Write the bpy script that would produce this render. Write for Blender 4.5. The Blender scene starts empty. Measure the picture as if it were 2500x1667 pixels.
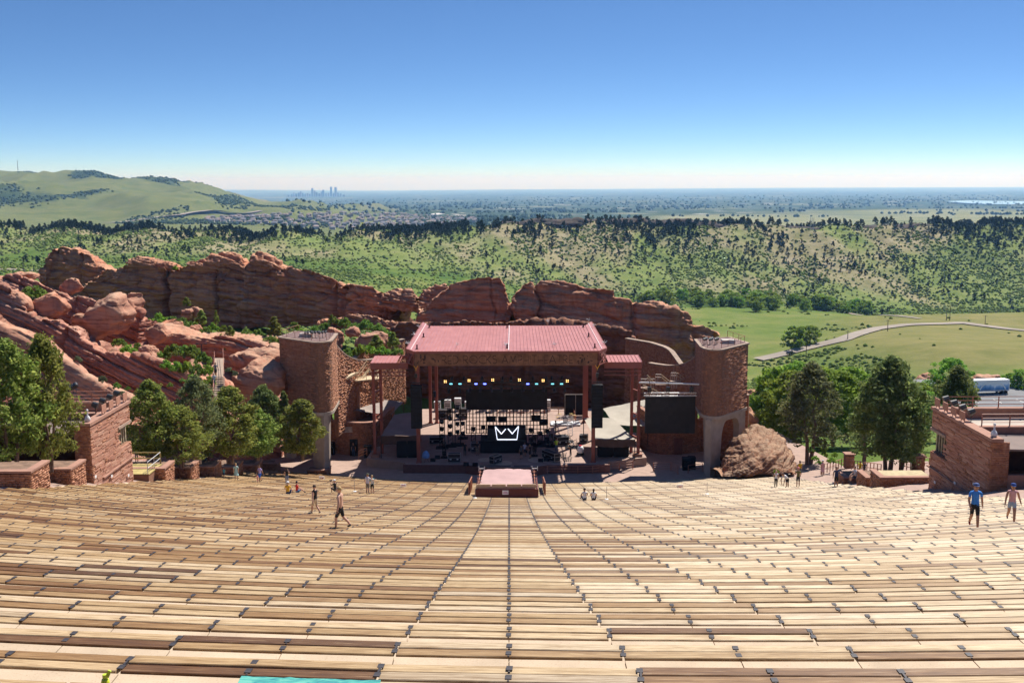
import bpy, bmesh, math, random
import numpy as np
from mathutils import Vector, Matrix
R_ = math.radians
rng = np.random.default_rng(7)
random.seed(7)
sc = bpy.context.scene
COL = sc.collection

# ---------------------------------------------------------------- camera
F = 2600.0; PIT = math.atan((833.5-440)/F); ROLL = R_(0.2); H = 33.9
_cp, _sp = math.cos(PIT), math.sin(PIT)
FW = np.array([0, _cp, -_sp]); _u0 = np.array([0, _sp, _cp]); _r0 = np.array([1., 0, 0])
RT = _r0*math.cos(ROLL)-_u0*math.sin(ROLL); UP = _u0*math.cos(ROLL)+_r0*math.sin(ROLL)
CAM = np.array([0, 0, H])
cd = bpy.data.cameras.new('camera'); cam = bpy.data.objects.new('camera', cd); COL.objects.link(cam)
cd.sensor_width = 36.0; cd.lens = 36.0*F/2500.0; cd.clip_start = 0.5; cd.clip_end = 120000.0
cam.matrix_world = Matrix(((RT[0], UP[0], -FW[0], 0), (RT[1], UP[1], -FW[1], 0), (RT[2], UP[2], -FW[2], H), (0, 0, 0, 1)))
sc.camera = cam
# ---------------------------------------------------------------- sky, sun, exposure
SUN_AZ, SUN_EL = 37.0, 55.0           # degrees clockwise from straight ahead (+Y), and above the horizon
w = bpy.data.worlds.new('World'); sc.world = w; w.use_nodes = True
nt = w.node_tree; nt.nodes.clear()
sky = nt.nodes.new('ShaderNodeTexSky'); sky.sky_type = 'NISHITA'; sky.sun_disc = False
sky.sun_elevation = R_(SUN_EL); sky.sun_rotation = R_(SUN_AZ); sky.altitude = 900.0
sky.air_density = 1.0; sky.dust_density = 0.05; sky.ozone_density = 4.0
bg = nt.nodes.new('ShaderNodeBackground'); bg.inputs['Strength'].default_value = 0.057
wo = nt.nodes.new('ShaderNodeOutputWorld')
_tc = nt.nodes.new('ShaderNodeTexCoord'); _mp = nt.nodes.new('ShaderNodeMapping'); _mp.inputs['Scale'].default_value = (1, 1, 2.7)   # a thin, dry mountain air: the blue comes down close to the horizon
nt.links.new(_tc.outputs['Generated'], _mp.inputs[0]); nt.links.new(_mp.outputs[0], sky.inputs[0])
_tn = nt.nodes.new('ShaderNodeMix'); _tn.data_type = 'RGBA'; _tn.blend_type = 'MULTIPLY'; _tn.inputs[0].default_value = 1.; _tn.inputs[7].default_value = (.87, .955, 1.04, 1)
_hs = nt.nodes.new('ShaderNodeHueSaturation'); _hs.inputs['Saturation'].default_value = 1.07
nt.links.new(sky.outputs[0], _tn.inputs[6]); nt.links.new(_tn.outputs[2], _hs.inputs['Color']); nt.links.new(_hs.outputs[0], bg.inputs[0]); nt.links.new(bg.outputs[0], wo.inputs[0])
sl = bpy.data.lights.new('sun', 'SUN'); sl.energy = 3.7; sl.angle = R_(0.53); sl.color = (1.0, 0.95, 0.87)
so = bpy.data.objects.new('sun', sl); COL.objects.link(so)
_a, _e = R_(SUN_AZ), R_(SUN_EL)
_sd = Vector((math.sin(_a)*math.cos(_e), math.cos(_a)*math.cos(_e), math.sin(_e)))
so.rotation_euler = _sd.to_track_quat('Z', 'Y').to_euler(); so.location = (60, 80, 120)
sc.view_settings.view_transform = 'Standard'; sc.view_settings.look = 'None'
sc.view_settings.exposure = 1.13; sc.view_settings.gamma = 1.0; sc.view_settings.use_curve_mapping = False
sc.render.engine = 'CYCLES'
sc.cycles.use_denoising = True
sc.cycles.max_bounces = 6; sc.cycles.diffuse_bounces = 3; sc.cycles.glossy_bounces = 2
sc.cycles.transparent_max_bounces = 8; sc.cycles.volume_bounces = 0
sc.cycles.sample_clamp_indirect = 6.0

# ---------------------------------------------------------------- picture <-> place
def ray(px, py): return FW+RT*((px-1250)/F)-UP*((py-833.5)/F)
def atY(px, py, Y): r = ray(px, py); return CAM+r*(Y/r[1])
def atZ(px, py, Z): r = ray(px, py); return CAM+r*((Z-H)/r[2])
PHI = .045; RC = 85.0; TR = 1.55; X0 = 9.6
def zc(X): return H-(1.665+.315*X-.00034*X*X)
def xc(u, Y): return Y+PHI*u-u*u/(2*RC)          # centre-line distance of the seat row through (u, Y)
def yrow(u, X): return X-PHI*u+u*u/(2*RC)

# ---------------------------------------------------------------- noise
_perm = np.random.default_rng(3).permutation(256); _perm = np.concatenate([_perm, _perm, _perm])
_grad = np.random.default_rng(4).normal(size=(256, 3)); _grad /= np.linalg.norm(_grad, axis=1)[:, None]
def perlin(P):
    P = np.asarray(P, float); i = np.floor(P).astype(np.int64); f = P-i; i &= 255
    s = f*f*f*(f*(f*6-15)+10); out = 0
    for dx in (0, 1):
        wx = s[:, 0] if dx else 1-s[:, 0]
        for dy in (0, 1):
            wy = s[:, 1] if dy else 1-s[:, 1]
            for dz in (0, 1):
                wz = s[:, 2] if dz else 1-s[:, 2]
                h = _perm[_perm[_perm[(i[:, 0]+dx) & 255]+((i[:, 1]+dy) & 255)]+((i[:, 2]+dz) & 255)]
                g = _grad[h]
                out = out+wx*wy*wz*(g[:, 0]*(f[:, 0]-dx)+g[:, 1]*(f[:, 1]-dy)+g[:, 2]*(f[:, 2]-dz))
    return out*1.5
def fbm(P, scale, octv=4, gain=.5, seed=0):
    P = np.asarray(P, float)/scale+seed*17.31; a, t, r = 1., 0., 0.
    for o in range(octv):
        r = r+a*perlin(P*(2.03**o)+o*5.7); t += a; a *= gain
    return r/t
def smooth(a, b, x): t = np.clip((x-a)/(b-a), 0, 1); return t*t*(3-2*t)

# ---------------------------------------------------------------- materials
MATS = {}
class NB:
    """tiny node builder"""
    def __init__(s, name):
        s.m = bpy.data.materials.new(name); s.m.use_nodes = True; s.t = s.m.node_tree; s.t.nodes.clear()
        s.o = s.n('ShaderNodeOutputMaterial'); s.b = s.n('ShaderNodeBsdfPrincipled'); s.l(s.b.outputs[0], s.o.inputs[0])
        s.b.inputs['Specular IOR Level'].default_value = .3
    def n(s, t, **k):
        x = s.t.nodes.new(t)
        for a, v in k.items(): setattr(x, a, v)
        return x
    def l(s, a, b): s.t.links.new(a, b)
    def co(s, kind='Object'): return s.n('ShaderNodeTexCoord').outputs[kind]
    def geo(s): return s.n('ShaderNodeNewGeometry').outputs['Position']
    def attr(s, nm): return s.n('ShaderNodeAttribute', attribute_name=nm)
    def mapping(s, v, scale=(1, 1, 1), rot=(0, 0, 0), loc=(0, 0, 0)):
        x = s.n('ShaderNodeMapping'); s.l(v, x.inputs[0]); x.inputs['Scale'].default_value = scale
        x.inputs['Rotation'].default_value = rot; x.inputs['Location'].default_value = loc; return x.outputs[0]
    def noise(s, v, scale, detail=4, rough=.55, dist=0.):
        x = s.n('ShaderNodeTexNoise'); s.l(v, x.inputs['Vector']); x.inputs['Scale'].default_value = scale
        x.inputs['Detail'].default_value = detail; x.inputs['Roughness'].default_value = rough
        x.inputs['Distortion'].default_value = dist; return x.outputs['Fac']
    def vor(s, v, scale, out='Color', feature='F1', rand=1.):
        x = s.n('ShaderNodeTexVoronoi', feature=feature); s.l(v, x.inputs['Vector']); x.inputs['Scale'].default_value = scale
        x.inputs['Randomness'].default_value = rand; return x.outputs[out]
    def ramp(s, v, pts, interp='LINEAR'):
        x = s.n('ShaderNodeValToRGB'); s.l(v, x.inputs[0]); e = x.color_ramp; e.interpolation = interp
        while len(e.elements) < len(pts): e.elements.new(.5)
        for q, (p, c) in zip(e.elements, pts):
            q.position = p; q.color = (*c, 1) if len(c) == 3 else c
        return x.outputs[0]
    def mix(s, f, a, b, mode='MIX'):
        x = s.n('ShaderNodeMix', data_type='RGBA', blend_type=mode)
        for i, v in ((0, f), (6, a), (7, b)):
            if isinstance(v, (int, float)): x.inputs[i].default_value = v
            elif isinstance(v, tuple): x.inputs[i].default_value = (*v, 1)
            else: s.l(v, x.inputs[i])
        return x.outputs[2]
    def math(s, op, a, b=0., clamp=False):
        x = s.n('ShaderNodeMath', operation=op, use_clamp=clamp)
        for i, v in enumerate((a, b)):
            if isinstance(v, (int, float)): x.inputs[i].default_value = v
            else: s.l(v, x.inputs[i])
        return x.outputs[0]
    def sep(s, v): x = s.n('ShaderNodeSeparateXYZ'); s.l(v, x.inputs[0]); return x.outputs
    def comb(s, a, b, c):
        x = s.n('ShaderNodeCombineXYZ')
        for i, v in enumerate((a, b, c)):
            if isinstance(v, (int, float)): x.inputs[i].default_value = v
            else: s.l(v, x.inputs[i])
        return x.outputs[0]
    def objrand(s): return s.n('ShaderNodeObjectInfo').outputs['Random']
    def isl(s): return s.n('ShaderNodeNewGeometry').outputs['Random Per Island']
    def bump(s, h, strength=.3, dist=.05):
        x = s.n('ShaderNodeBump'); x.inputs['Strength'].default_value = strength; x.inputs['Distance'].default_value = dist
        s.l(h, x.inputs['Height']); s.l(x.outputs[0], s.b.inputs['Normal'])
    def set(s, col=None, rough=None, metal=None, **k):
        for key, v in (('Base Color', col), ('Roughness', rough), ('Metallic', metal)):
            if v is None: continue
            if isinstance(v, (int, float)): s.b.inputs[key].default_value = v
            elif isinstance(v, tuple): s.b.inputs[key].default_value = (*v, 1)
            else: s.l(v, s.b.inputs[key])
        return s.m
def simple(name, col, rough=.7, var=.25, scale=3., metal=0., bump=0., spec=.3):
    if name in MATS: return MATS[name]
    b = NB(name); p = b.co(); n = b.noise(p, scale, 5)
    a = tuple(max(0, c*(1-var)) for c in col); c = tuple(min(1, c*(1+var)) for c in col)
    col_ = b.ramp(n, [(.3, a), (.7, c)]); b.set(col_, rough, metal); b.b.inputs['Specular IOR Level'].default_value = spec
    if bump: b.bump(b.noise(p, scale*6, 4), bump, .02)
    MATS[name] = b.m; return b.m
def emis(name, col, strength):
    if name in MATS: return MATS[name]
    b = NB(name); b.set(col, .5); b.b.inputs['Emission Color'].default_value = (*col, 1); b.b.inputs['Emission Strength'].default_value = strength
    MATS[name] = b.m; return b.m

# ---------------------------------------------------------------- objects
def tag(o, label=None, cat=None, group=None, kind=None):
    if label: o['label'] = label
    if cat: o['category'] = cat
    if group: o['group'] = group
    if kind: o['kind'] = kind
    return o
def thing(name, label, cat, loc=(0, 0, 0), rotz=0., group=None, scale=None):
    o = bpy.data.objects.new(name, None); COL.objects.link(o); o.location = tuple(float(v) for v in loc); o.rotation_euler = (0, 0, rotz)
    o.empty_display_size = .2
    if scale is not None: o.scale = (scale,)*3 if isinstance(scale, (int, float)) else scale
    return tag(o, label, cat, group)
def mesh(name, V, F, mat=None, smooth_=False, mats=None, midx=None, attrs=None):
    me = bpy.data.meshes.new(name)
    V = np.asarray(V, np.float32).reshape(-1, 3)
    groups = F if isinstance(F, (list, tuple)) and len(F) and isinstance(F[0], np.ndarray) and F[0].ndim == 2 else None
    if groups is None and isinstance(F, np.ndarray) and F.ndim == 2: groups = [F]
    if groups is None:
        me.from_pydata([tuple(map(float, v)) for v in V], [], [tuple(int(i) for i in f) for f in F])
    else:
        loops = np.concatenate([g.ravel() for g in groups]).astype(np.int32)
        tot = np.concatenate([np.full(len(g), g.shape[1]) for g in groups]).astype(np.int32)
        start = np.concatenate([[0], np.cumsum(tot)[:-1]]).astype(np.int32)
        me.vertices.add(len(V)); me.vertices.foreach_set('co', V.ravel())
        me.loops.add(len(loops)); me.loops.foreach_set('vertex_index', loops)
        me.polygons.add(len(tot)); me.polygons.foreach_set('loop_start', start); me.polygons.foreach_set('loop_total', tot)
        me.update(calc_edges=True)
    for m in (mats or ([mat] if mat else [])): me.materials.append(m)
    if midx is not None: me.polygons.foreach_set('material_index', np.asarray(midx, np.int32))
    if attrs:
        for k, a in attrs.items():
            a = np.asarray(a, np.float32)
            if a.ndim == 1:
                at = me.attributes.new(k, 'FLOAT', 'POINT'); at.data.foreach_set('value', a)
            else:
                at = me.attributes.new(k, 'FLOAT_VECTOR', 'POINT'); at.data.foreach_set('vector', a.ravel())
    if smooth_: me.polygons.foreach_set('use_smooth', np.ones(len(me.polygons), bool))
    me.update(); return me
def link(name, me, parent=None, loc=None, rot=None, scale=None):
    o = bpy.data.objects.new(name, me); COL.objects.link(o)
    if parent is not None: o.parent = parent
    if loc is not None: o.location = tuple(float(v) for v in loc)
    if rot is not None: o.rotation_euler = rot
    if scale is not None: o.scale = scale
    return o
class MB:
    """collects boxes, tubes and prisms; build() links them as one mesh"""
    def __init__(s, org=(0, 0, 0)): s.v = []; s.f = []; s.n = 0; s.org = np.array(org, float)
    def add(s, V, F):
        V = np.asarray(V, float).reshape(-1, 3); s.v.append(V)
        s.f += [tuple(i+s.n for i in f) for f in F]; s.n += len(V); return s
    def box(s, c, d, rz=0., rx=0., taper=1.):
        x, y, z = d[0]/2, d[1]/2, d[2]/2
        V = np.array([(-x, -y, -z), (x, -y, -z), (x, y, -z), (-x, y, -z), (-x*taper, -y*taper, z), (x*taper, -y*taper, z), (x*taper, y*taper, z), (-x*taper, y*taper, z)])
        if rx: c_, s_ = math.cos(rx), math.sin(rx); V = V@np.array([[1, 0, 0], [0, c_, s_], [0, -s_, c_]])
        if rz: c_, s_ = math.cos(rz), math.sin(rz); V = V@np.array([[c_, s_, 0], [-s_, c_, 0], [0, 0, 1]])
        return s.add(V+np.array(c, float), [(3, 2, 1, 0), (4, 5, 6, 7), (0, 1, 5, 4), (1, 2, 6, 5), (2, 3, 7, 6), (3, 0, 4, 7)])
    def tube(s, a, b, r, n=6, r2=None):
        a, b = np.array(a, float), np.array(b, float); d = b-a; L = np.linalg.norm(d)
        if L < 1e-6: return s
        d /= L; h = np.array([0, 0, 1.]) if abs(d[2]) < .9 else np.array([1., 0, 0]); p = np.cross(d, h); p /= np.linalg.norm(p); q = np.cross(d, p)
        r2 = r if r2 is None else r2
        an = np.arange(n)*2*math.pi/n+math.pi/n; ring = np.outer(np.cos(an), p)+np.outer(np.sin(an), q)
        V = np.concatenate([a+ring*r, b+ring*r2])
        Fs = [(i, (i+1) % n, n+(i+1) % n, n+i)[::-1] for i in range(n)]+[tuple(range(n)), tuple(range(2*n-1, n-1, -1))]
        return s.add(V, Fs)
    def path(s, pts, r, n=6):
        for a, b in zip(pts[:-1], pts[1:]): s.tube(a, b, r, n)
        return s
    def bar(s, a, b, wd, hg):
        """square bar from a to b, wd wide, hg deep"""
        a, b = np.array(a, float), np.array(b, float); d = b-a; d /= np.linalg.norm(d)
        h = np.array([0, 0, 1.]) if abs(d[2]) < .95 else np.array([0, 1., 0]); p = np.cross(d, h); p /= np.linalg.norm(p); q = np.cross(p, d)
        o = [(-1, -1), (1, -1), (1, 1), (-1, 1)]
        V = [e+p*x*wd/2+q*y*hg/2 for e in (a, b) for x, y in o]
        return s.add(V, [(0, 1, 2, 3), (7, 6, 5, 4), (1, 0, 4, 5), (2, 1, 5, 6), (3, 2, 6, 7), (0, 3, 7, 4)])
    def prism(s, poly, z0, z1):
        """vertical extrusion of a plan polygon (counter-clockwise)"""
        n = len(poly); z0 = [z0]*n if isinstance(z0, (int, float)) else z0; z1 = [z1]*n if isinstance(z1, (int, float)) else z1
        V = [(p[0], p[1], z) for p, z in zip(poly, z0)]+[(p[0], p[1], z) for p, z in zip(poly, z1)]
        return s.add(V, [tuple(range(n-1, -1, -1)), tuple(range(n, 2*n))]+[(i, (i+1) % n, n+(i+1) % n, n+i) for i in range(n)])
    def sphere(s, c, r, n=8, m=6, sq=(1, 1, 1)):
        V = []; Fs = []
        for j in range(m+1):
            t = math.pi*j/m
            for i in range(n):
                a = 2*math.pi*i/n; V.append((c[0]+r*sq[0]*math.sin(t)*math.cos(a), c[1]+r*sq[1]*math.sin(t)*math.sin(a), c[2]+r*sq[2]*math.cos(t)))
        for j in range(m):
            for i in range(n): Fs.append((j*n+i, (j+1)*n+i, (j+1)*n+(i+1) % n, j*n+(i+1) % n))
        return s.add(V, Fs)
    def lathe(s, c, prof, n=12):
        """prof: list of (radius, z) from the bottom up"""
        V = []; m = len(prof)
        for r, z in prof:
            for i in range(n): a = 2*math.pi*i/n; V.append((c[0]+r*math.cos(a), c[1]+r*math.sin(a), c[2]+z))
        Fs = [(j*n+i, j*n+(i+1) % n, (j+1)*n+(i+1) % n, (j+1)*n+i) for j in range(m-1) for i in range(n)]
        Fs += [tuple(range(n-1, -1, -1)), tuple(range((m-1)*n, m*n))]
        return s.add(V, Fs)
    def sheet(s, A, B):
        """ruled sheet between two point rows of equal length"""
        n = len(A); return s.add(np.concatenate([A, B]), [(i, i+1, n+i+1, n+i) for i in range(n-1)])
    def mesh(s, name, mat, smooth_=False):
        return mesh(name, np.concatenate(s.v)-s.org, s.f, mat, smooth_)
    def build(s, name, mat, parent=None, smooth_=False):
        """vertices are world positions; the parent must be an unrotated empty at s.org"""
        if parent is not None and np.allclose(s.org, 0): s.org = np.array(parent.matrix_basis.translation) if not parent.parent else np.array(parent.matrix_basis.translation)+np.array(parent.parent.matrix_basis.translation)
        return link(name, s.mesh(name, mat, smooth_), parent)
def struct(o): o['kind'] = 'structure'; return o
def stuff(o): o['kind'] = 'stuff'; return o
def copy_tree(o, parent=None):
    c = o.copy(); COL.objects.link(c); c.parent = parent
    for ch in list(o.children): copy_tree(ch, c)
    return c
def grid_faces(a, b, wrap=False):
    """quads of an a x b vertex grid"""
    i = np.arange(a*b).reshape(a, b)
    if wrap: i = np.concatenate([i, i[:, :1]], 1)
    return np.stack([i[:-1, :-1], i[1:, :-1], i[1:, 1:], i[:-1, 1:]], -1).reshape(-1, 4)
# ================================================================ THE SETTING: terrain
# columns of (distance, height) along picture columns; 'p' entries give the height by the picture row it is seen at
_cols = {
 -700: [(55,14),(80,8),(100,4),(120,3),(142,10),(180,18),(260,0),(400,-25),(700,'p',665),(850,'p',625),(1100,'p',556),(1300,-60),(1500,-95),(2400,'p',556),(3000,'p',512),(4000,'p',455),(4700,'p',418),(6500,-60),(9000,-180),(46000,-330)],
 0: [(55,14),(80,8),(100,3),(120,0),(142,8),(180,14),(260,0),(400,-25),(700,'p',661),(850,'p',625),(1100,'p',556),(1300,-60),(1500,-95),(2400,'p',556),(3000,'p',514),(4000,'p',458),(4600,'p',416),(6500,-60),(9000,-180),(46000,-330)],
 300: [(55,14),(80,8),(100,2),(122,-3),(140,4),(170,10.5),(200,8),(260,-8),(400,-30),(740,'p',650),(860,'p',622),(1100,'p',560),(1300,-60),(1500,-95),(2400,'p',553),(3000,'p',520),(4000,'p',462),(4600,'p',433),(6500,-60),(9000,-180),(46000,-330)],
 600: [(55,14),(80,8),(100,1),(122,-4),(145,1),(166,8.6),(200,8),(270,-12),(400,-32),(750,'p',658),(880,'p',622),(1100,'p',572),(1300,-65),(1500,-95),(2400,'p',556),(3200,'p',524),(4000,'p',497),(4600,'p',476),(6500,-90),(9000,-180),(46000,-330)],
 900: [(55,14),(80,7),(100,2.5),(122,-1),(155,-.5),(168,3),(185,5),(250,-12),(400,-35),(720,'p',690),(880,'p',640),(1120,'p',570),(1300,-66),(1500,-98),(2500,'p',566),(3500,'p',540),(5000,'p',520),(9000,'p',500),(20000,'p',479),(46000,'p',466)],
 1250: [(55,15),(80,8),(100,3),(115,-1.5),(160,-.5),(200,-5),(300,-25),(500,-45),(800,'p',716),(900,'p',680),(1000,'p',630),(1150,'p',545),(1350,-62),(1600,-105),(2600,'p',560),(4000,'p',530),(9000,'p',495),(20000,'p',475),(46000,'p',463)],
 1600: [(55,15),(80,8),(100,3),(115,-1.5),(160,-.5),(220,-15),(300,-28),(500,-45),(780,'p',748),(880,'p',716),(1000,'p',650),(1150,'p',538),(1350,-62),(1600,-110),(3000,'p',545),(5000,'p',520),(9000,'p',494),(20000,'p',473),(46000,'p',461)],
 1900: [(55,15),(80,8),(100,2),(115,-2),(150,-4),(190,-14),(280,-27),(350,-35),(420,'p',890),(480,'p',862),(560,'p',830),(700,'p',777),(820,'p',747),(880,'p',730),(1000,'p',668),(1150,'p',552),(1350,-62),(1600,-112),(3000,'p',542),(5000,'p',518),(9000,'p',492),(20000,'p',471),(46000,'p',459)],
 2200: [(55,15),(80,8.5),(100,4.5),(130,0),(200,-16),(285,-24),(330,'p',938),(420,'p',868),(520,'p',812),(600,'p',793),(680,-52),(800,'p',775),(900,'p',742),(1000,'p',675),(1150,'p',549),(1350,-62),(1600,-112),(3000,'p',542),(5000,'p',517),(9000,'p',491),(20000,'p',470),(46000,'p',458)],
 2500: [(55,15),(80,8.5),(100,4.5),(130,0),(200,-17),(275,-24.5),(300,-25),(335,'p',925),(420,'p',860),(540,'p',815),(620,'p',800),(700,-52),(820,'p',772),(900,'p',745),(1000,'p',672),(1150,'p',540),(1350,-62),(1600,-112),(3000,'p',540),(5000,'p',516),(9000,'p',490),(20000,'p',469),(46000,'p',457)],
}
_cols[3300] = _cols[2500]
YG = np.concatenate([np.exp(np.linspace(math.log(55), math.log(1400), 350)), np.exp(np.linspace(math.log(1420), math.log(46000), 190))])
AG = np.linspace(-.66, .66, 381)
def _column(px, lst):
    ys, zs = [], []
    for e in lst:
        if len(e) == 3:
            r = ray(px, e[2]); zs.append(H+r[2]*e[0]/r[1])
        else: zs.append(e[1])
        ys.append(math.log(e[0]))
    return np.interp(np.log(YG), ys, zs)
_px = sorted(_cols); _ca = np.array([(p-1250)/F*1.012 for p in _px])
_Z0 = np.stack([_column(p, _cols[p]) for p in _px], 1)           # (Y, columns)
ZG = np.stack([np.interp(AG, _ca, _Z0[i]) for i in range(len(YG))])
def _blur(Z, n, ax):
    k = np.hanning(2*n+3)[1:-1]; k /= k.sum(); P = np.pad(Z, [(n, n) if a == ax else (0, 0) for a in (0, 1)], mode='edge')
    return np.apply_along_axis(lambda v: np.convolve(v, k, 'valid'), ax, P)
ZG = _blur(_blur(ZG, 5, 0), 12, 1)
GX = AG[None, :]*YG[:, None]; GY = np.repeat(YG[:, None], len(AG), 1)
_P = np.stack([GX, GY, np.zeros_like(GX)], -1).reshape(-1, 3)
_amp = np.clip((GY-200)/900, 0, 1)
_n1 = fbm(_P, 160, 5, seed=1).reshape(GX.shape); _n2 = fbm(_P, 900, 5, seed=2).reshape(GX.shape)
_n3 = np.abs(fbm(_P*np.array([1, .35, 1]), 75, 4, seed=3).reshape(GX.shape))       # gullies running down the hogback
_hog = smooth(860, 980, GY)*(1-smooth(1180, 1300, GY))
_mtn = smooth(2500, 3300, GY)*(1-smooth(5200, 7000, GY))*(1-smooth(-.15, .02, GX/GY))
ZG = ZG+_n1*3.0*_amp*(GY < 1400)+_n1*.6*(GY < 220)*smooth(125, 150, GY)-_hog*_n3*22+_hog*6+_mtn*(_n2*60-np.abs(fbm(_P*np.array([1, .45, 1]), 620, 4, seed=5).reshape(GX.shape))*150+38)
ZG = ZG+np.where(GY > 1500, fbm(_P, 1500, 4, seed=8).reshape(GX.shape)*14*np.clip(1-(GY-6000)/8000, .0, 1), 0)
_g = lambda u, y, ru, ry: np.exp(-((GX-u)/ru)**2-((GY-y)/ry)**2)
ZG = ZG+4.5*_g(172, 420, 48, 60)-7*_g(108, 425, 40, 70)-3*_g(70, 470, 40, 60)      # the knoll right of the valley and the draw beside it
def zt(u, Y):
    """terrain height"""
    u, Y = np.atleast_1d(u).astype(float), np.atleast_1d(Y).astype(float)
    a = np.clip((u/Y-AG[0])/(AG[1]-AG[0]), 0, len(AG)-1.001); iy = np.clip(np.searchsorted(YG, Y)-1, 0, len(YG)-2)
    ty = np.clip((Y-YG[iy])/(YG[iy+1]-YG[iy]), 0, 1); ia = a.astype(int); ta = a-ia
    return (ZG[iy, ia]*(1-ta)+ZG[iy, ia+1]*ta)*(1-ty)+(ZG[iy+1, ia]*(1-ta)+ZG[iy+1, ia+1]*ta)*ty
def hit(px, py, y0=130., y1=45000., last=False):
    """first (or last) point of the terrain seen through a pixel"""
    r = ray(px, py); Y = np.exp(np.linspace(math.log(y0), math.log(y1), 2500)); P = CAM+r[None]*(Y/r[1])[:, None]
    d = P[:, 2]-zt(P[:, 0], Y); k = np.where((d[:-1] > 0) & (d[1:] <= 0))[0]
    if len(k) == 0: return None
    k = k[-1 if last else 0]; t = d[k]/(d[k]-d[k+1]); return P[k]*(1-t)+P[k+1]*t

def ground_mat():
    b = NB('ground_cover'); P = b.geo(); x, y, z = b.sep(P)
    def band(lo0, lo1, hi0, hi1):
        m1 = b.n('ShaderNodeMapRange'); m1.inputs[1].default_value = lo0; m1.inputs[2].default_value = lo1; b.l(y, m1.inputs[0])
        m2 = b.n('ShaderNodeMapRange'); m2.inputs[1].default_value = hi0; m2.inputs[2].default_value = hi1; b.l(y, m2.inputs[0])
        return b.math('MULTIPLY', m1.outputs[0], b.math('SUBTRACT', 1., m2.outputs[0]), True)
    n1 = b.noise(P, .012, 6, .6); n2 = b.noise(P, .06, 5, .65); n3 = b.noise(P, .5, 4, .7)
    mead = b.ramp(b.math('ADD', b.math('MULTIPLY', n1, .6), b.math('MULTIPLY', n2, .4)), [(.36, (.075, .125, .022)), (.5, (.135, .175, .042)), (.64, (.21, .205, .07))])
    mead = b.mix(b.math('MULTIPLY', b.attr('lush').outputs['Fac'], .85), mead, b.ramp(n2, [(.35, (.05, .10, .018)), (.65, (.11, .165, .035))]))
    mead = b.mix(b.math('MULTIPLY', b.attr('dry').outputs['Fac'], .8), mead, b.ramp(n2, [(.3, (.155, .15, .05)), (.7, (.25, .205, .09))]))
    mead = b.mix(b.math('MULTIPLY', n3, .5), mead, b.mix(1., mead, (.55, .6, .5), 'MULTIPLY'))
    soil = b.ramp(n2, [(.3, (.14, .145, .06)), (.55, (.235, .205, .115)), (.75, (.33, .28, .185))])
    hog = b.mix(b.attr('soil').outputs['Fac'], b.ramp(n2, [(.3, (.085, .13, .03)), (.6, (.17, .20, .062)), (.8, (.25, .235, .10))]), soil)
    c = b.mix(b.attr('hog').outputs['Fac'], mead, hog)
    # the green mountain: dry olive grass with scrub in its draws
    m4 = b.noise(P, .0016, 6, .62); m5 = b.noise(P, .013, 5, .65)
    mt = b.ramp(m5, [(.3, (.085, .11, .03)), (.7, (.15, .155, .055))])
    mt = b.mix(b.ramp(b.math('ADD', b.attr('draw').outputs['Fac'], b.math('MULTIPLY', b.math('SUBTRACT', m5, .5), .9)), [(.50, (0, 0, 0)), (.6, (1, 1, 1))]), mt, b.ramp(m5, [(.3, (.022, .042, .014)), (.7, (.06, .08, .03))]))
    c = b.mix(band(1250, 1450, 4900, 5600), c, mt)
    # the plain: tree canopy broken by roofs, fields and streets
    v1 = b.vor(P, .018, 'Color'); t1 = b.noise(P, .0035, 6, .7); t2 = b.noise(P, .0006, 6, .6)
    can = b.ramp(b.noise(P, .03, 6, .75), [(.35, (.014, .03, .014)), (.62, (.055, .085, .035))])
    roofs = b.mix(b.ramp(b.sep(v1)[0], [(.80, (0, 0, 0)), (.83, (1, 1, 1))]), can, b.ramp(b.sep(v1)[1], [(.2, (.30, .27, .24)), (.8, (.55, .53, .5))]))
    can = b.mix(b.ramp(t1, [(.5, (0, 0, 0)), (.62, (1, 1, 1))]), can, roofs)
    field = b.ramp(t1, [(.35, (.13, .15, .06)), (.7, (.25, .23, .12))])
    can = b.mix(b.ramp(t2, [(.60, (0, 0, 0)), (.66, (1, 1, 1))]), can, field)
    can = b.mix(b.attr('field').outputs['Fac'], can, field)
    c = b.mix(b.attr('plain').outputs['Fac'], c, can)
    b.set(c, .95); b.b.inputs['Specular IOR Level'].default_value = .05
    b.bump(b.math('ADD', b.math('MULTIPLY', n3, .5), n2), .8, 1.2)
    return b.m
_az = GX/GY
_mount = (1-smooth(-.155, -.05, _az+fbm(_P, 1200, 3, seed=21).reshape(GX.shape)*.03))
_plain = smooth(1500, 1900, GY)*np.clip(1-_mount, 0, 1); _plain = np.maximum(_plain, smooth(5200, 6200, GY))
_plain = np.maximum(_plain, 0)
_field = smooth(.25, .45, fbm(_P, 1400, 4, seed=31).reshape(GX.shape)+.2*(GY < 4200)+.25*smooth(.05, .2, _az)*(GY < 5200))
_field = np.where(GY < 1900, 1, _field); _field = np.maximum(_field, smooth(.10, .16, _az)*(1-smooth(4200, 5600, GY+fbm(_P, 900, 3, seed=33).reshape(GX.shape)*1800)))
_draw = np.clip(.5+fbm(_P*np.array([1, .55, 1]), 420, 4, seed=41).reshape(GX.shape)*1.7-.04, 0, 1)*smooth(2600, 3000, GY)*smooth(-70, -20, ZG)
_soil = smooth(-.05, .3, fbm(_P*np.array([1, .4, 1]), 80, 4, seed=51).reshape(GX.shape)*1.2+smooth(960, 1120, GY)*.35-.12*smooth(.3, .45, _az))
_lush = smooth(.0, .3, fbm(_P, 60, 4, seed=61).reshape(GX.shape)+.35*np.exp(-((GY-850)/70)**2)-.25*((GY > 400) & (GY < 780) & (_az > .1)))
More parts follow.
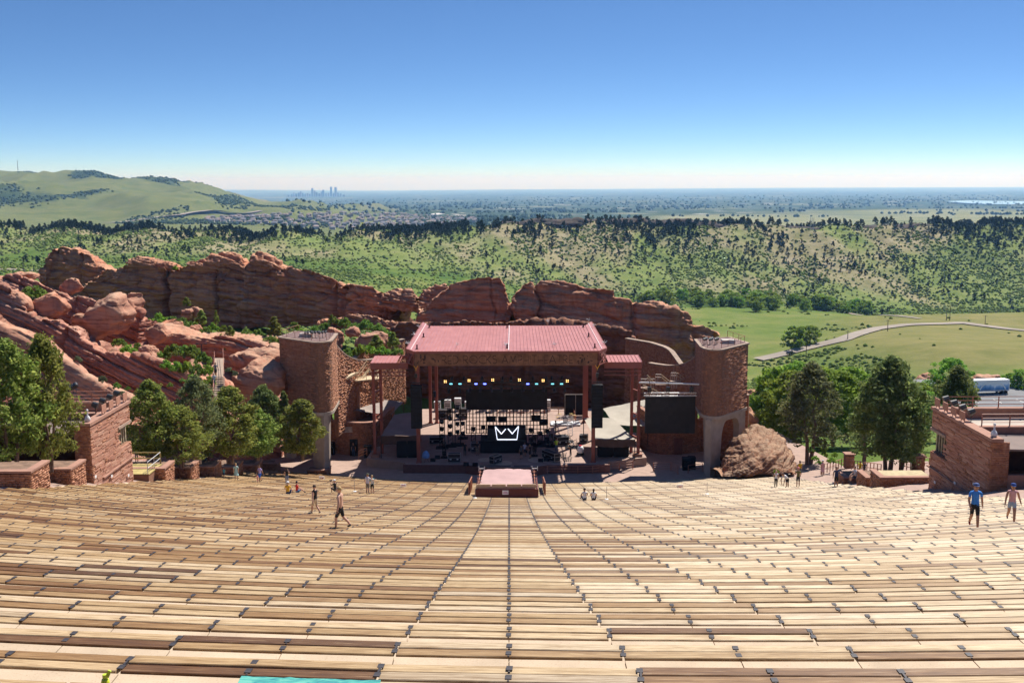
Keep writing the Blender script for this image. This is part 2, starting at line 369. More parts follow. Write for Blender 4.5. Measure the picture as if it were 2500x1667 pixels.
_lush = np.where(GY < 260, np.maximum(_lush, .5), _lush)
gm = mesh('ground', np.stack([GX, GY, ZG], -1).reshape(-1, 3), grid_faces(len(YG), len(AG))[:, ::-1].copy(), ground_mat(), True,
          attrs={'hog': smooth(840, 920, GY+fbm(_P, 90, 3, seed=71).reshape(GX.shape)*60).ravel(), 'soil': _soil.ravel(), 'plain': _plain.ravel(), 'field': _field.ravel(), 'draw': _draw.ravel(), 'lush': _lush.ravel(), 'dry': (np.maximum(smooth(.26, .36, _az-np.clip(480-GY, 0, 200)*.0006), .55*smooth(.15, .19, _az)*smooth(440, 520, GY)*smooth(-.2, .3, fbm(_P, 130, 3, seed=66).reshape(GX.shape)))*smooth(330, 380, GY)*(1-smooth(640, 760, GY))).ravel()})
struct(link('ground', gm))

def strip(name, pts, width, mat, lift=.12, n=60):
    """a road laid on the terrain along world points"""
    pts = np.array(pts); s = np.concatenate([[0], np.cumsum(np.linalg.norm(np.diff(pts[:, :2], axis=0), axis=1))])
    t = np.linspace(0, s[-1], n); x = np.interp(t, s, pts[:, 0]); y = np.interp(t, s, pts[:, 1])
    k = np.hanning(9)[1:-1]; k /= k.sum(); xs = np.convolve(np.pad(x, 3, mode='edge'), k, 'valid'); ys = np.convolve(np.pad(y, 3, mode='edge'), k, 'valid')
    d = np.stack([np.gradient(xs), np.gradient(ys)], 1); d /= np.linalg.norm(d, axis=1)[:, None]; nn = np.stack([-d[:, 1], d[:, 0]], 1)
    rows = []
    for o in np.linspace(-.5, .5, 5):
        q = np.stack([xs, ys], 1)+nn*o*width; rows.append(q)
    zz = np.max([zt(q[:, 0], q[:, 1]) for q in rows], 0)+lift; zz = np.convolve(np.pad(zz, 3, mode='edge'), k, 'valid')
    V = np.concatenate([np.concatenate([q, zz[:, None]], 1) for q in rows])
    return struct(link(name, mesh(name, V, grid_faces(5, n), mat, True)))
M_dirt = simple('pale_road', (.26, .22, .18), .95, .15, .05)
M_asph = simple('grey_road', (.24, .24, .24), .9, .15, .05)
_rp = [hit(px, py, 300, 1100) for px, py in [(1845, 881), (1937, 861), (1983, 850), (2059, 833), (2136, 806.5), (2212, 795)]]
_rp = [p for p in _rp if p is not None]
_rp += [np.array([r_[0], r_[1], 0]) for r_ in (atY(2289, 790, 610), atY(2350, 789, 625), atY(2423, 797, 600), atY(2520, 806, 560))]
strip('road', _rp, 7.5, M_dirt, .5, 120)
for nm, pts, wdt, mt_ in (('road', [(-40, 657), (60, 660), (140, 663)], 8, M_dirt), ('road', [(250, 545), (330, 538), (430, 529), (540, 520), (640, 514)], 22, M_dirt), ('path', [(2060, 762), (2150, 770), (2250, 779)], 4, M_dirt)):
    q = [hit(px, py, 300, 5000, last=(wdt == 22)) for px, py in pts]; q = [p for p in q if p is not None]
    if len(q) > 1: strip(nm, q, wdt, mt_, 1.0 if wdt > 10 else .4, 60)
# car park behind the seats
_ct = hit(2420, 968, 200, 420)
_c0 = np.array([121., 283.]); MBp = MB()
_lot = [(84, 262), (190, 262), (190, 300), (100, 302), (86, 290)]
MBp.prism(_lot, -25.5, -23.2); struct(MBp.build('car_park', simple('car_park_asphalt', (.17, .17, .175), .9, .15, .2)))
pm = MB()
for i in range(9): pm.box((108+i*6, 271, -23.19), (.15, 5, .008))
struct(pm.build('parking_lines', simple('road_paint', (.8, .78, .7), .8, .05)))
# the lake on the plain
b = NB('lake_water'); b.set((.35, .45, .55), .12); b.b.inputs['Specular IOR Level'].default_value = .6; b.bump(b.noise(b.geo(), .02, 3), .1, 1.)
lk = [hit(px, py, 4000, 40000) for px, py in [(2305, 496), (2350, 498.5), (2420, 500), (2530, 500), (2560, 496), (2440, 494.5), (2360, 494)]]
_lz = float(np.mean([p[2] for p in lk]))+9
struct(link('lake', mesh('lake', [(p[0], p[1], _lz) for p in lk], [tuple(range(len(lk)))], b.m)))

# ================================================================ the seat terraces
def concrete(name, col, joint=False):
    b = NB(name); P = b.geo(); n = b.noise(P, 1.2, 6, .6); g = b.noise(P, 40, 3, .7); s = b.vor(P, 28, 'Distance')
    c = b.ramp(n, [(.3, tuple(v*.82 for v in col)), (.7, tuple(min(1, v*1.12) for v in col))])
    c = b.mix(b.ramp(g, [(.55, (0, 0, 0)), (.75, (1, 1, 1))]), c, b.mix(1., c, (.72, .66, .6), 'MULTIPLY'))
    b.set(c, .9); b.bump(g, .25, .01); return b.m
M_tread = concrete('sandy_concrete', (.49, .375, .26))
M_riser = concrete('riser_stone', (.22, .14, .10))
NROW = 69
def rowlim(k):
    X = X0+TR*k; a = min(.60*X+4, 29.3+.35*math.sin(k*1.7)); bq = min(.60*X+4, 29.0+.35*math.sin(k*2.3+1)); return -a, bq
tv, tf, tm = [], [], []; nv = 0
for k in range(-4, NROW):
    X = X0+TR*k; zb = zc(X)-.014; zn = zc(X+TR)-.014
    ua, ub = rowlim(k); us = np.linspace(ua-.3, ub+.3, max(8, int((ub-ua)/1.6)))
    low = .03 if -2 <= k <= 7 else 0.
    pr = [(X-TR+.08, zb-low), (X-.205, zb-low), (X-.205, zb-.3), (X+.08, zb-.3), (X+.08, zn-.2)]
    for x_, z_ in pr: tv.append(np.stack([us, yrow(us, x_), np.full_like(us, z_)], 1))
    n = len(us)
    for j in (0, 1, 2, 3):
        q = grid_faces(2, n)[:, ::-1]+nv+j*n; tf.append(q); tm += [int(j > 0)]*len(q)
    # end wall of each step
    nv += 5*n
tv = np.concatenate(tv); terr = struct(link('terraces', mesh('terraces', tv, np.concatenate(tf), mats=[M_tread, M_riser], midx=tm)))
def usp(X): return 1.25+.0030*(X-9.6)
def u0(X): return -.04-.0033*(X-9.6)
# concrete slabs of the nearest terraces, each its own piece
for k in range(-2, 8):
    X = X0+TR*k; ua, ub = rowlim(k); s_ = usp(X)
    for j in range(int((ua-u0(X))/s_), int((ub-u0(X))/s_)+1):
        a, b_ = u0(X)+j*s_+.006, u0(X)+(j+1)*s_-.006; z = zc(X)-.014
        V = [(u, yrow(u, X-TR+.085), 0) for u in (a, b_)]+[(u, yrow(u, X-.209), 0) for u in (b_, a)]
        V = np.array(V); V = np.concatenate([V+(0, 0, z-.03), V+(0, 0, z+rng.normal()*.002)])
        c = V.mean(0); link('slab', mesh('slab', V-c, [(4, 5, 6, 7), (0, 1, 5, 4), (1, 2, 6, 5), (2, 3, 7, 6), (3, 0, 4, 7)], M_tread), terr, loc=c)
# ================================================================ benches
def wood():
    b = NB('weathered_bench_wood'); g = b.attr('gc').outputs['Vector']; x, y, r0 = b.sep(g)
    r = r0; off = b.math('MULTIPLY', b.math('ADD', r, b.objrand()), 57.)
    v = b.comb(b.math('ADD', b.math('MULTIPLY', x, .55), off), b.math('MULTIPLY', y, 9.), off)
    gr = b.noise(v, 3.2, 6, .65, .6); fine = b.noise(b.comb(b.math('MULTIPLY', x, 2.5), b.math('MULTIPLY', y, 90.), off), 2., 3, .6)
    ring = b.n('ShaderNodeTexWave', wave_type='BANDS', bands_direction='Y'); b.l(b.comb(b.math('MULTIPLY', x, .25), y, off), ring.inputs['Vector']); ring.inputs['Scale'].default_value = 9.; ring.inputs['Distortion'].default_value = 5.; ring.inputs['Detail'].default_value = 3.; ring.inputs['Detail Scale'].default_value = 1.2
    base = b.ramp(r, [(0., (.11, .052, .02)), (.1, (.20, .10, .038)), (.24, (.32, .19, .08)), (.5, (.45, .325, .175)), (.74, (.58, .455, .285)), (.86, (.67, .55, .375)), (1., (.44, .36, .26))])
    dark = b.mix(1., base, (.45, .36, .27), 'MULTIPLY'); pale = b.mix(.45, base, (.68, .55, .37))
    c = b.mix(b.ramp(gr, [(.32, (0, 0, 0)), (.56, (1, 1, 1))]), dark, base)
    c = b.mix(b.ramp(gr, [(.55, (0, 0, 0)), (.8, (1, 1, 1))]), c, pale)
    c = b.mix(b.math('MULTIPLY', b.ramp(fine, [(.32, (1, 1, 1)), (.56, (0, 0, 0))]), .6), c, dark)
    c = b.mix(b.math('MULTIPLY', b.ramp(ring.outputs['Fac'], [(.0, (1, 1, 1)), (.35, (0, 0, 0))]), .3), c, dark)
    # browner timber towards the left, paler towards the right, broken up by noise
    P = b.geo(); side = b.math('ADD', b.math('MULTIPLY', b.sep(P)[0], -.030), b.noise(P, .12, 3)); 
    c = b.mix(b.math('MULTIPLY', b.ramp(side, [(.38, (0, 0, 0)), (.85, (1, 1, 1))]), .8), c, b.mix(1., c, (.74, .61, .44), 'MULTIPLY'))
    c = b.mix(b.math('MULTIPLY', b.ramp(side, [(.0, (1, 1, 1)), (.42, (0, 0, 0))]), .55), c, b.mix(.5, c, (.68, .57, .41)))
    # stain round the brackets
    xs = b.math('ABSOLUTE', b.math('SUBTRACT', b.math('FRACT', b.math('ADD', b.math('DIVIDE', b.math('SUBTRACT', x, b.math('MULTIPLY', b.math('FLOOR', b.math('MULTIPLY', r0, 40.)), b.attr('sh').outputs['Fac'])), 1.27), .5)), .5))
    c = b.mix(b.math('MULTIPLY', b.ramp(b.math('ADD', xs, b.math('MULTIPLY', gr, .12)), [(.06, (1, 1, 1)), (.16, (0, 0, 0))]), .5), c, dark)
    b.set(c, .62); b.b.inputs['Specular IOR Level'].default_value = .35; b.bump(b.math('ADD', gr, fine), .35, .006); return b.m
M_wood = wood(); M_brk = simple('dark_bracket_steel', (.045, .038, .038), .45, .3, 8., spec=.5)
PW, PT = .162, .05
def plank_geo(L, w=PW, t=PT):
    xs = np.linspace(-L/2, L/2, 2); V = []; G = []
    for x in xs:
        for y, z in ((-w/2, -t), (w/2, -t), (w/2, -.008), (w/2-.008, 0), (-w/2+.008, 0), (-w/2, -.008)):
            V.append((x, y, z)); G.append((x, y, 0))
    Fs = [(i, i+6, (i+1) % 6+6, (i+1) % 6) for i in range(6)]+[(5, 4, 3, 2, 1, 0), (6, 7, 8, 9, 10, 11)]
    return np.array(V), Fs, np.array(G)
_pv, _pf, _pg = plank_geo(2.5)
PLANKS = []
for i in range(40):
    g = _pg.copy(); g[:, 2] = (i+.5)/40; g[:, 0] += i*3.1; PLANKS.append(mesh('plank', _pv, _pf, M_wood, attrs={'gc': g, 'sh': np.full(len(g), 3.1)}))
_br = MB(); _br.box((0, 0, .004), (.062, .085, .008)).box((0, -.06, -.01), (.02, .03, .024)); BRK = _br.mesh('bracket', M_brk)
_be = MB(); _be.box((0, 0, .005), (.062, .085, .01)).box((0, .09, -.004), (.02, .09, .03)); BRE = _be.mesh('bracket', M_brk)
def ordn(n): return '%d%s' % (n, 'th' if 10 <= n % 100 <= 20 else {1: 'st', 2: 'nd', 3: 'rd'}.get(n % 10, 'th'))
benches = []
for k in range(-2, NROW):
    X = X0+TR*k; s_ = usp(X); ua, ub = rowlim(k)
    j = int(math.floor((ua-u0(X))/s_))
    if j % 2 == 0: j -= 1
    while u0(X)+(j+2)*s_ <= ua+.9: j += 2
    while u0(X)+j*s_ < ub-.4:
        a, b_ = u0(X)+j*s_, u0(X)+(j+2)*s_
        if k > 10: a, b_ = max(a, ua), min(b_, ub)
        benches.append((k, a, b_)); j += 2
def inframe(k, a, b_):
    um = (a+b_)/2; p = np.array([um, yrow(um, X0+TR*k), zc(X0+TR*k)])-CAM; d = p@FW
    px = 1250+F*(p@RT)/d; py = 833.5-F*(p@UP)/d; hw = (b_-a)/2*F/d
    return px+hw > 0 and px-hw < 2500 and py < 1690, px
vis = [(k, a, b_, inframe(k, a, b_)) for k, a, b_ in benches]
single = [v for v in vis if v[3][0]]
single.sort(key=lambda v: v[0]); single = single[:300]; _kmax = single[-1][0]
_sset = set((v[0], v[1]) for v in single); perrow = {}
for v in single: perrow.setdefault(v[0], []).append(v)
_rows = sorted(perrow)
for ri, k in enumerate(_rows):
    row = sorted(perrow[k], key=lambda v: v[1]); X = X0+TR*k; z = zc(X)
    for ci, (k_, a, b_, _) in enumerate(row):
        um = (a+b_)/2; sl_ = -PHI+um/RC; ang = math.atan(sl_)
        where = 'lowest row of the picture' if ri == 0 else '%s row up from the picture bottom' % ordn(ri+1)
        lab = 'weathered two-plank bench in the %s, %s' % (where, 'leftmost' if ci == 0 else 'rightmost' if ci == len(row)-1 else '%s from the left' % ordn(ci+1))
        t = thing('bench', lab, 'bench', (um, yrow(um, X), z), ang+rng.normal()*.0015, 'two-plank benches of the upper rows')
        L = (b_-a)/math.cos(ang)-.035
        for yy in (-.0935, .0935):
            link('plank', PLANKS[rng.integers(40)], t, (rng.normal()*.006, yy+rng.normal()*.003, rng.normal()*.003), (rng.normal()*.012, 0, rng.normal()*.0012), (L/2.5, 1, 1))
            link('bracket', BRK, t, (0, yy, .001), (0, 0, rng.normal()*.03))
            link('bracket', BRE if yy < 0 else BRK, t, (L/2+.017, yy, .001), (0, 0, rng.normal()*.03))
# the rows further down, past the count one could pick apart
rest = [v for v in vis if (v[0], v[1]) not in _sset]
vv, ff, gg = [], [], []; bv, bf = [], []
_bq = np.array([(-.045, -.05, 0), (.045, -.05, 0), (.045, .05, 0), (-.045, .05, 0)])
n = 0; nb = 0; _pfq = np.array(_pf[:6]); 
for k, a, b_, _ in rest:
    X = X0+TR*k; um = (a+b_)/2; ang = math.atan(-PHI+um/RC); c_, s_ = math.cos(ang), math.sin(ang); L = (b_-a)/c_-.035
    Rm = np.array([[c_, s_, 0], [-s_, c_, 0], [0, 0, 1]]); org = np.array([um, yrow(um, X), zc(X)])
    for yy in (-.0935, .0935):
        V = _pv.copy(); V[:, 0] *= L/2.5; V[:, 1] += yy+rng.normal()*.004; V[:, 2] += rng.normal()*.004; vv.append(V@Rm+org)
        g = _pg.copy(); g[:, 0] *= L/2.5; g[:, 2] = rng.random(); gg.append(g); ff.append(_pfq+n); n += 12
        for xx in (0, L/2+.017): bv.append((_bq+np.array([xx, yy, .009]))@Rm+org); bf.append(np.arange(4)[None]+nb); nb += 4
sb = thing('bench_rows', 'closely packed plank bench rows of the lower house down to the stage', 'benches', (0, 0, 0)); sb['kind'] = 'stuff'
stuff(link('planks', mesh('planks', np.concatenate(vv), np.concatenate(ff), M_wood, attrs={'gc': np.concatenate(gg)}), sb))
stuff(link('brackets', mesh('brackets', np.concatenate(bv), np.concatenate(bf), M_brk), sb))
# things left lying at the picture's lower edge
def on_seat(px, py, lift=0.):
    r = ray(px, py); s = np.linspace(3, 170, 6000); P = CAM+r[None]*s[:, None]; d = P[:, 2]-np.array([zc(v) for v in xc(P[:, 0], P[:, 1])])
    i = np.where((d[:-1] > 0) & (d[1:] <= 0))[0][0]; return P[i]+np.array([0, 0, lift])
# ================================================================ STAGE HOUSE
def stone_mat(name, cols, rough=.9, scale=1.):
    b = NB(name); r = b.isl(); P = b.geo(); n = b.noise(P, 3.*scale, 5, .65); g = b.noise(P, 22, 4, .7)
    c = b.ramp(r, [(i/(len(cols)-1), q) for i, q in enumerate(cols)])
    c = b.mix(b.ramp(n, [(.35, (1, 1, 1)), (.65, (0, 0, 0))]), c, b.mix(1., c, (.68, .62, .6), 'MULTIPLY'))
    c = b.mix(b.math('MULTIPLY', b.ramp(g, [(.55, (0, 0, 0)), (.7, (1, 1, 1))]), .35), c, (.50, .36, .28))
    b.set(c, rough); b.bump(g, .5, .02); return b.m
M_stone = stone_mat('red_flagstone', [(.37, .165, .09), (.45, .215, .12), (.40, .185, .105), (.50, .26, .16), (.35, .15, .085), (.46, .225, .13)])
M_stone1 = NB('red_flagstone_piece')
def _sp():
    b = M_stone1; r = b.objrand(); P = b.geo(); g = b.noise(P, 18, 4, .7); n = b.noise(P, 3, 4)
    c = b.ramp(r, [(0, (.36, .165, .11)), (.3, (.46, .24, .165)), (.6, (.41, .20, .135)), (.85, (.52, .31, .22)), (1, (.33, .145, .095))])
    c = b.mix(b.math('MULTIPLY', n, .5), c, b.mix(1., c, (.65, .6, .58), 'MULTIPLY')); b.set(c, .9); b.bump(g, .5, .02); return b.m
M_stone1 = _sp()
M_mortar = simple('dark_mortar', (.22, .11, .068), .95, .2, 2.)
M_cap = simple('coping_concrete', (.32, .235, .18), .9, .15, 1.5, bump=.1)
M_capred = simple('red_coping', (.33, .18, .13), .9, .15, 1.5, bump=.1)
M_conc = concrete('pier_concrete', (.40, .33, .27))
M_red = simple('red_steel', (.30, .085, .06), .5, .12, .6, spec=.4)
M_rail = simple('rust_rail', (.36, .15, .095), .55, .2, 2., spec=.4)
M_black = simple('stage_black', (.012, .012, .014), .8, .3, 4.)
M_blackm = simple('black_metal', (.02, .02, .022), .4, .3, 5., spec=.5)
M_floor = concrete('stage_floor', (.35, .245, .20)); M_plaza = concrete('plaza_concrete', (.36, .25, .20))

def resample(path, step):
    p = np.array(path, float); s = np.concatenate([[0], np.cumsum(np.linalg.norm(np.diff(p, axis=0), axis=1))])
    n = max(2, int(s[-1]/step)+1); t = np.linspace(0, s[-1], n); return np.stack([np.interp(t, s, p[:, i]) for i in range(p.shape[1])], 1)
def arc(c, r, a0, a1, n=8): return [(c[0]+r*math.cos(R_(a)), c[1]+r*math.sin(R_(a))) for a in np.linspace(a0, a1, n)]
def stones(path, z0, z1, ch=.15, L=(.35, .95), prot=(.0, .055), depth=.12, seed=0, skip=None, out=-1):
    """courses of flagstone along a plan path; z0/z1 numbers or functions of (s, S); out: side the face looks to (-1 right of travel). Yields 8-vertex stones"""
    rg = np.random.default_rng(seed); p = np.array(path, float); seg = np.linalg.norm(np.diff(p, axis=0), axis=1); s = np.concatenate([[0], np.cumsum(seg)]); S = s[-1]
    f0 = z0 if callable(z0) else (lambda a, S_: z0); f1 = z1 if callable(z1) else (lambda a, S_: z1)
    d = np.gradient(p, s, axis=0); d /= np.linalg.norm(d, axis=1)[:, None]; nn = np.stack([d[:, 1], -d[:, 0]], 1)*(-out)
    zmin = min(f0(a, S) for a in s); zmax = max(f1(a, S) for a in s); z = zmin; res = []
    while z < zmax:
        h = ch*rg.uniform(.7, 1.35); a = -rg.uniform(0, L[1])
        while a < S:
            l = rg.uniform(*L); a0, a1 = max(a, 0), min(a+l, S)-.012; a += l
            if a1-a0 < .08: continue
            am = (a0+a1)/2; lo, hi = f0(am, S), f1(am, S)
            if z+h*.5 < lo or z+h*.6 > hi: continue
            if skip and skip(am, z+h/2): continue
            zt_ = min(z+h-.014, hi); zb = max(z, lo); o = rg.uniform(*prot)
            q = [np.array([np.interp(a_, s, p[:, 0]), np.interp(a_, s, p[:, 1])]) for a_ in (a0, a1)]
            m = [np.array([np.interp(a_, s, nn[:, 0]), np.interp(a_, s, nn[:, 1])]) for a_ in (a0, a1)]
            j = rg.normal(size=4)*.008
            fr = [q[i]+m[i]*(o+j[i]) for i in (0, 1)]; bk = [q[i]-m[i]*depth for i in (0, 1)]; fr2 = [q[i]+m[i]*(o+j[i+2]) for i in (0, 1)]
            V = [(*fr[0], zb), (*fr[1], zb), (*bk[1], zb), (*bk[0], zb), (*fr2[0], zt_), (*fr2[1], zt_), (*bk[1], zt_), (*bk[0], zt_)]
            res.append(np.array(V))
        z += h
    return res
SF = [(0, 1, 5, 4), (1, 2, 6, 5), (3, 0, 4, 7), (4, 5, 6, 7), (3, 2, 1, 0)]
def stone_obj(name, sts, mat, parent, flip=False):
    V = np.concatenate(sts); fq = np.array(SF); 
    if flip: fq = fq[:, ::-1]
    Fq = (fq[None]+(np.arange(len(sts))*8)[:, None, None]).reshape(-1, 4)
    off = np.array(parent.matrix_basis.translation) if parent is not None else 0
    return stuff(link(name, mesh(name, V-off, Fq, mat), parent))
def offset(path, d):
    p = np.array(path, float); s = np.concatenate([[0], np.cumsum(np.linalg.norm(np.diff(p, axis=0), axis=1))]); t = np.gradient(p, s, axis=0); t /= np.linalg.norm(t, axis=1)[:, None]
    return p+np.stack([t[:, 1], -t[:, 0]], 1)*d
def wall(path, z0, z1, th=.4, cap=.12, label='', name='stone_wall', seed=0, ch=.14, L=(.3, .9), out=-1, skip=None, capm=None, prot=(0, .055)):
    """free-standing flagstone wall: core, courses, coping. out=-1: the face right of travel is dressed"""
    P = resample(path, .5); n = len(P); s = np.concatenate([[0], np.cumsum(np.linalg.norm(np.diff(P, axis=0), axis=1))]); S = s[-1]
    f0 = z0 if callable(z0) else (lambda a, S_: z0); f1 = z1 if callable(z1) else (lambda a, S_: z1)
    t = thing(name, label, 'wall', (P[0][0], P[0][1], f0(0, S))); m = MB()
    A = offset(P, -.02*out*-1 if False else 0.); B = offset(P, th*out)
    lo = np.array([f0(a, S) for a in s])-.3; hi = np.array([f1(a, S) for a in s])
    if skip is None:
        for i in range(n-1):
            q = [A[i], A[i+1], B[i+1], B[i]]
            m.add([(*q[0], lo[i]), (*q[1], lo[i+1]), (*q[2], lo[i+1]), (*q[3], lo[i]), (*q[0], hi[i]), (*q[1], hi[i+1]), (*q[2], hi[i+1]), (*q[3], hi[i])],
                  [(0, 1, 5, 4), (2, 3, 7, 6), (4, 5, 6, 7)]+([(3, 0, 4, 7)] if i == 0 else [])+([(1, 2, 6, 5)] if i == n-2 else []))
        m.build('wall_core', M_mortar, t)
    stone_obj('stones', stones(P, z0, z1, ch, L, prot, .1, seed, skip, out), M_stone, t, flip=(out > 0))
    if cap:
        c = MB(); A2 = offset(P, -.09*out); B2 = offset(P, (th+.08)*out)
        for i in range(n-1):
            c.add([(*A2[i], hi[i]+.002), (*A2[i+1], hi[i+1]+.002), (*B2[i+1], hi[i+1]+.002), (*B2[i], hi[i]+.002), (*A2[i], hi[i]+cap), (*A2[i+1], hi[i+1]+cap), (*B2[i+1], hi[i+1]+cap), (*B2[i], hi[i]+cap)],
                  [(0, 1, 5, 4), (2, 3, 7, 6), (4, 5, 6, 7), (3, 2, 1, 0)]+([(3, 0, 4, 7)] if i == 0 else [])+([(1, 2, 6, 5)] if i == n-2 else []))
        c.build('coping', capm or M_cap, t)
    return t
MU = -.7                                    # the stage house is symmetrical about this line
def mir(path): return [(2*MU-p[0],)+tuple(p[1:]) for p in path]

# --- floors
m = MB(); _dk = [(-12.6, 121.4), (-5.4, 121.2), (-3.6, 120.1), (2.3, 120.0), (4.1, 121.0), (11.2, 121.2), (12.6, 152), (-14, 152)]
m.prism(_dk, -.6, 1.0); deck = struct(m.build('stage_deck', M_floor))
m = MB(); m.prism([(-12.8, 121.2), (-5.5, 120.95), (-3.6, 119.85), (2.4, 119.75), (4.2, 120.75), (11.4, 120.95), (11.4, 121.19), (4.1, 120.99), (2.3, 119.99), (-3.6, 120.09), (-5.4, 121.19), (-12.8, 121.42)], -.2, .985)
struct(m.build('stage_edge', simple('stage_edge_brown', (.17, .075, .06), .7, .15)))
m = MB(); _pl = [(-32, 116.5), (-24, 118.5), (0, 114.6), (24, 117.2), (31, 118.2), (31, 134), (-32, 134)]
m.prism([(-30, 117), (-20, 115.6), (-10, 114.9), (0, 114.7), (10, 115), (20, 116), (30, 117.5), (40, 121), (36, 141), (-38, 141), (-40, 121)], -1.5, -.004); struct(m.build('orchestra_floor', M_plaza))
# dark trough set in the front of the stage, and the two pale round scars on the deck
m = MB(); m.box((-2.0, 120.6, 1.006), (3.6, .35, .012)).box((1.1, 120.55, 1.006), (1.9, .35, .012)); m.build('trough', M_black, deck)
for (px, py, w_) in ((1315, 1122, 1.3), (1228, 1130, 1.1), (1185, 1122, .9)):
    c = atZ(px, py, 1.0); mm = MB(); mm.lathe((c[0], c[1], 1.0), [(w_, .004), (w_*.98, .008)], 20); mm.build('turntable', simple('pale_deck_disc', (.5, .38, .28) if px != 1185 else (.40, .28, .23), .8, .1), deck)

# --- stage roof
ZR = 14.3
rt_ = thing('stage_roof', 'large red metal roof on steel columns over the concert stage', 'roof', (MU, 122, 1.0))
def _seam():
    b = NB('red_roof_metal'); P = b.geo(); n = b.noise(P, .5, 4); g = b.noise(b.mapping(P, (1, .15, 1)), 2.5, 4)
    c = b.ramp(b.math('ADD', b.math('MULTIPLY', n, .5), b.math('MULTIPLY', g, .5)), [(.32, (.34, .125, .108)), (.5, (.40, .155, .135)), (.68, (.46, .19, .165))]); b.set(c, .42); b.b.inputs['Specular IOR Level'].default_value = .45; return b.m
M_roof = _seam()
UL, UR = -11.3, 9.97; npan = 50; pw_ = (UR-UL)/npan
_pm = MB(); L_ = 21.6
_pm.add([(0, 0, 0), (pw_-.03, 0, 0), (pw_-.03, L_, 0), (0, L_, 0), (0, 0, .05), (pw_-.03, 0, .05), (pw_-.03, L_, .05), (0, L_, .05)], [(3, 2, 1, 0), (4, 5, 6, 7), (0, 1, 5, 4), (1, 2, 6, 5), (2, 3, 7, 6), (3, 0, 4, 7)])
_pm.box((pw_-.018, L_/2, .055), (.035, L_, .11)); PAN = _pm.mesh('roof_panel', M_roof)
for i in range(npan): link('roof_panel', PAN, rt_, (UL+i*pw_-MU, -.2, ZR-1.0))
for a, b_ in (((-11.33, 121.8), (-12.45, 123.9)), ((10.0, 121.8), (11.1, 123.9))):     # slanted outer strips with their ridge line
    m = MB(); q = [a, b_, (b_[0]+.02, 147.6), (a[0]+.02, 143.6)]
    if b_[0] > 0: q = q[::-1]
    q = q[::-1]; m.prism(q, ZR, ZR+.06); m.build('roof_side_strip', M_roof, rt_)
    m = MB(); x = a[0]+(b_[0]-a[0])*.45; m.bar((x, 122.8, ZR+.1), (x, 145.4, ZR+.1), .07, .07); m.build('ridge_wire', simple('pale_wire', (.75, .6, .58), .5, .1), rt_)
m = MB(); m.bar((-.05+1.4*0-.35, 121.9, ZR+.14), (-.35, 143, ZR+.14), .09, .06); m.build('ridge_wire', MATS['pale_wire'], rt_)
m = MB(); m.box((MU+.03, 121.72, ZR-.09), (21.5, .14, .3)); 
for a, b_ in (((-11.35, 121.75), (-12.47, 123.9)), ((10.05, 121.75), (11.13, 123.9))): m.bar((*a, ZR-.09), (*b_, ZR-.09), .12, .3); m.bar((b_[0], b_[1], ZR-.09), (b_[0], 147.4, ZR-.09), .12, .3)
m.bar((-11.4, 143.4, ZR-.1), (10.1, 143.4, ZR-.1), .15, .3); m.build('eaves_trim', M_red, rt_)
# underside steel: beams and lattice at the two ends
m = MB()
for y in (123.5, 128, 133, 138, 142.8): m.bar((-11.6, y, ZR-.45), (10.2, y, ZR-.45), .25, .6)
for x in (-11.2, -5.5, 0, 5, 9.8): m.bar((x, 122, ZR-.30), (x, 143, ZR-.30), .18, .25)
m.build('roof_beams', simple('dark_red_steel', (.15, .05, .04), .6, .15), rt_)
m = MB()
for sx, x0, x1 in ((-1, -11.45, -12.4), (1, 10.1, 11.05)):
    for z in (ZR-1.65, ZR-.3):
        m.bar((x0, 121.95, z), (x1, 123.9, z), .09, .09); m.bar((x1, 123.9, z), (x1, 147, z), .09, .09)
    yy = np.linspace(123.9, 147, 13)
    for i in range(12): m.bar((x1, yy[i], ZR-1.65), (x1, yy[i+1], ZR-.3), .06, .06); m.bar((x1, yy[i], ZR-.3), (x1, yy[i], ZR-1.65), .06, .06)
    m.bar((x0, 121.95, ZR-1.65), (x1, 123.9, ZR-.3), .06, .06); m.bar((x0, 121.95, ZR-.3), (x1, 123.9, ZR-1.65), .06, .06); m.bar((x0, 121.95, ZR-1.65), (x0, 121.95, ZR-.3), .08, .08); m.bar((x1, 123.9, ZR-1.65), (x1, 123.9, ZR-.3), .08, .08)
m.build('end_lattice', M_red, rt_)
for (px, py) in ((1034, 823), (1018, 852), (1048, 800), (1238, 800), (1238, 850), (1424, 799), (1437, 822), (1452, 849)):
    c = atZ(px, py, ZR+.06); mm = MB(); mm.box((c[0], c[1], ZR+.32), (.16, .16, .52)).box((c[0], c[1], ZR+.10), (.3, .3, .06)); mm.build('roof_vent', simple('vent_dark', (.10, .04, .04), .6), rt_)
M_wht = simple('spiky_white', (.75, .75, .72), .5, .1)
for (px, py) in ((1023, 801), (1011, 820), (996, 842), (1116, 846), (1338, 788), (1437, 784), (1450, 799), (1476, 840), (1354, 845), (1235, 846)):
    c = atZ(px, py, ZR+.1); mm = MB(); rg = np.random.default_rng(int(px))
    for q in range(11):
        d = rg.normal(size=3); d[2] = abs(d[2])*.8+.2; d /= np.linalg.norm(d); mm.tube((c[0], c[1], ZR+.25), (c[0]+d[0]*.4, c[1]+d[1]*.4, ZR+.25+d[2]*.4), .02, 4)
    mm.tube((c[0], c[1], ZR+.05), (c[0], c[1], ZR+.3), .02, 4); mm.build('bird_spikes', M_wht, rt_)
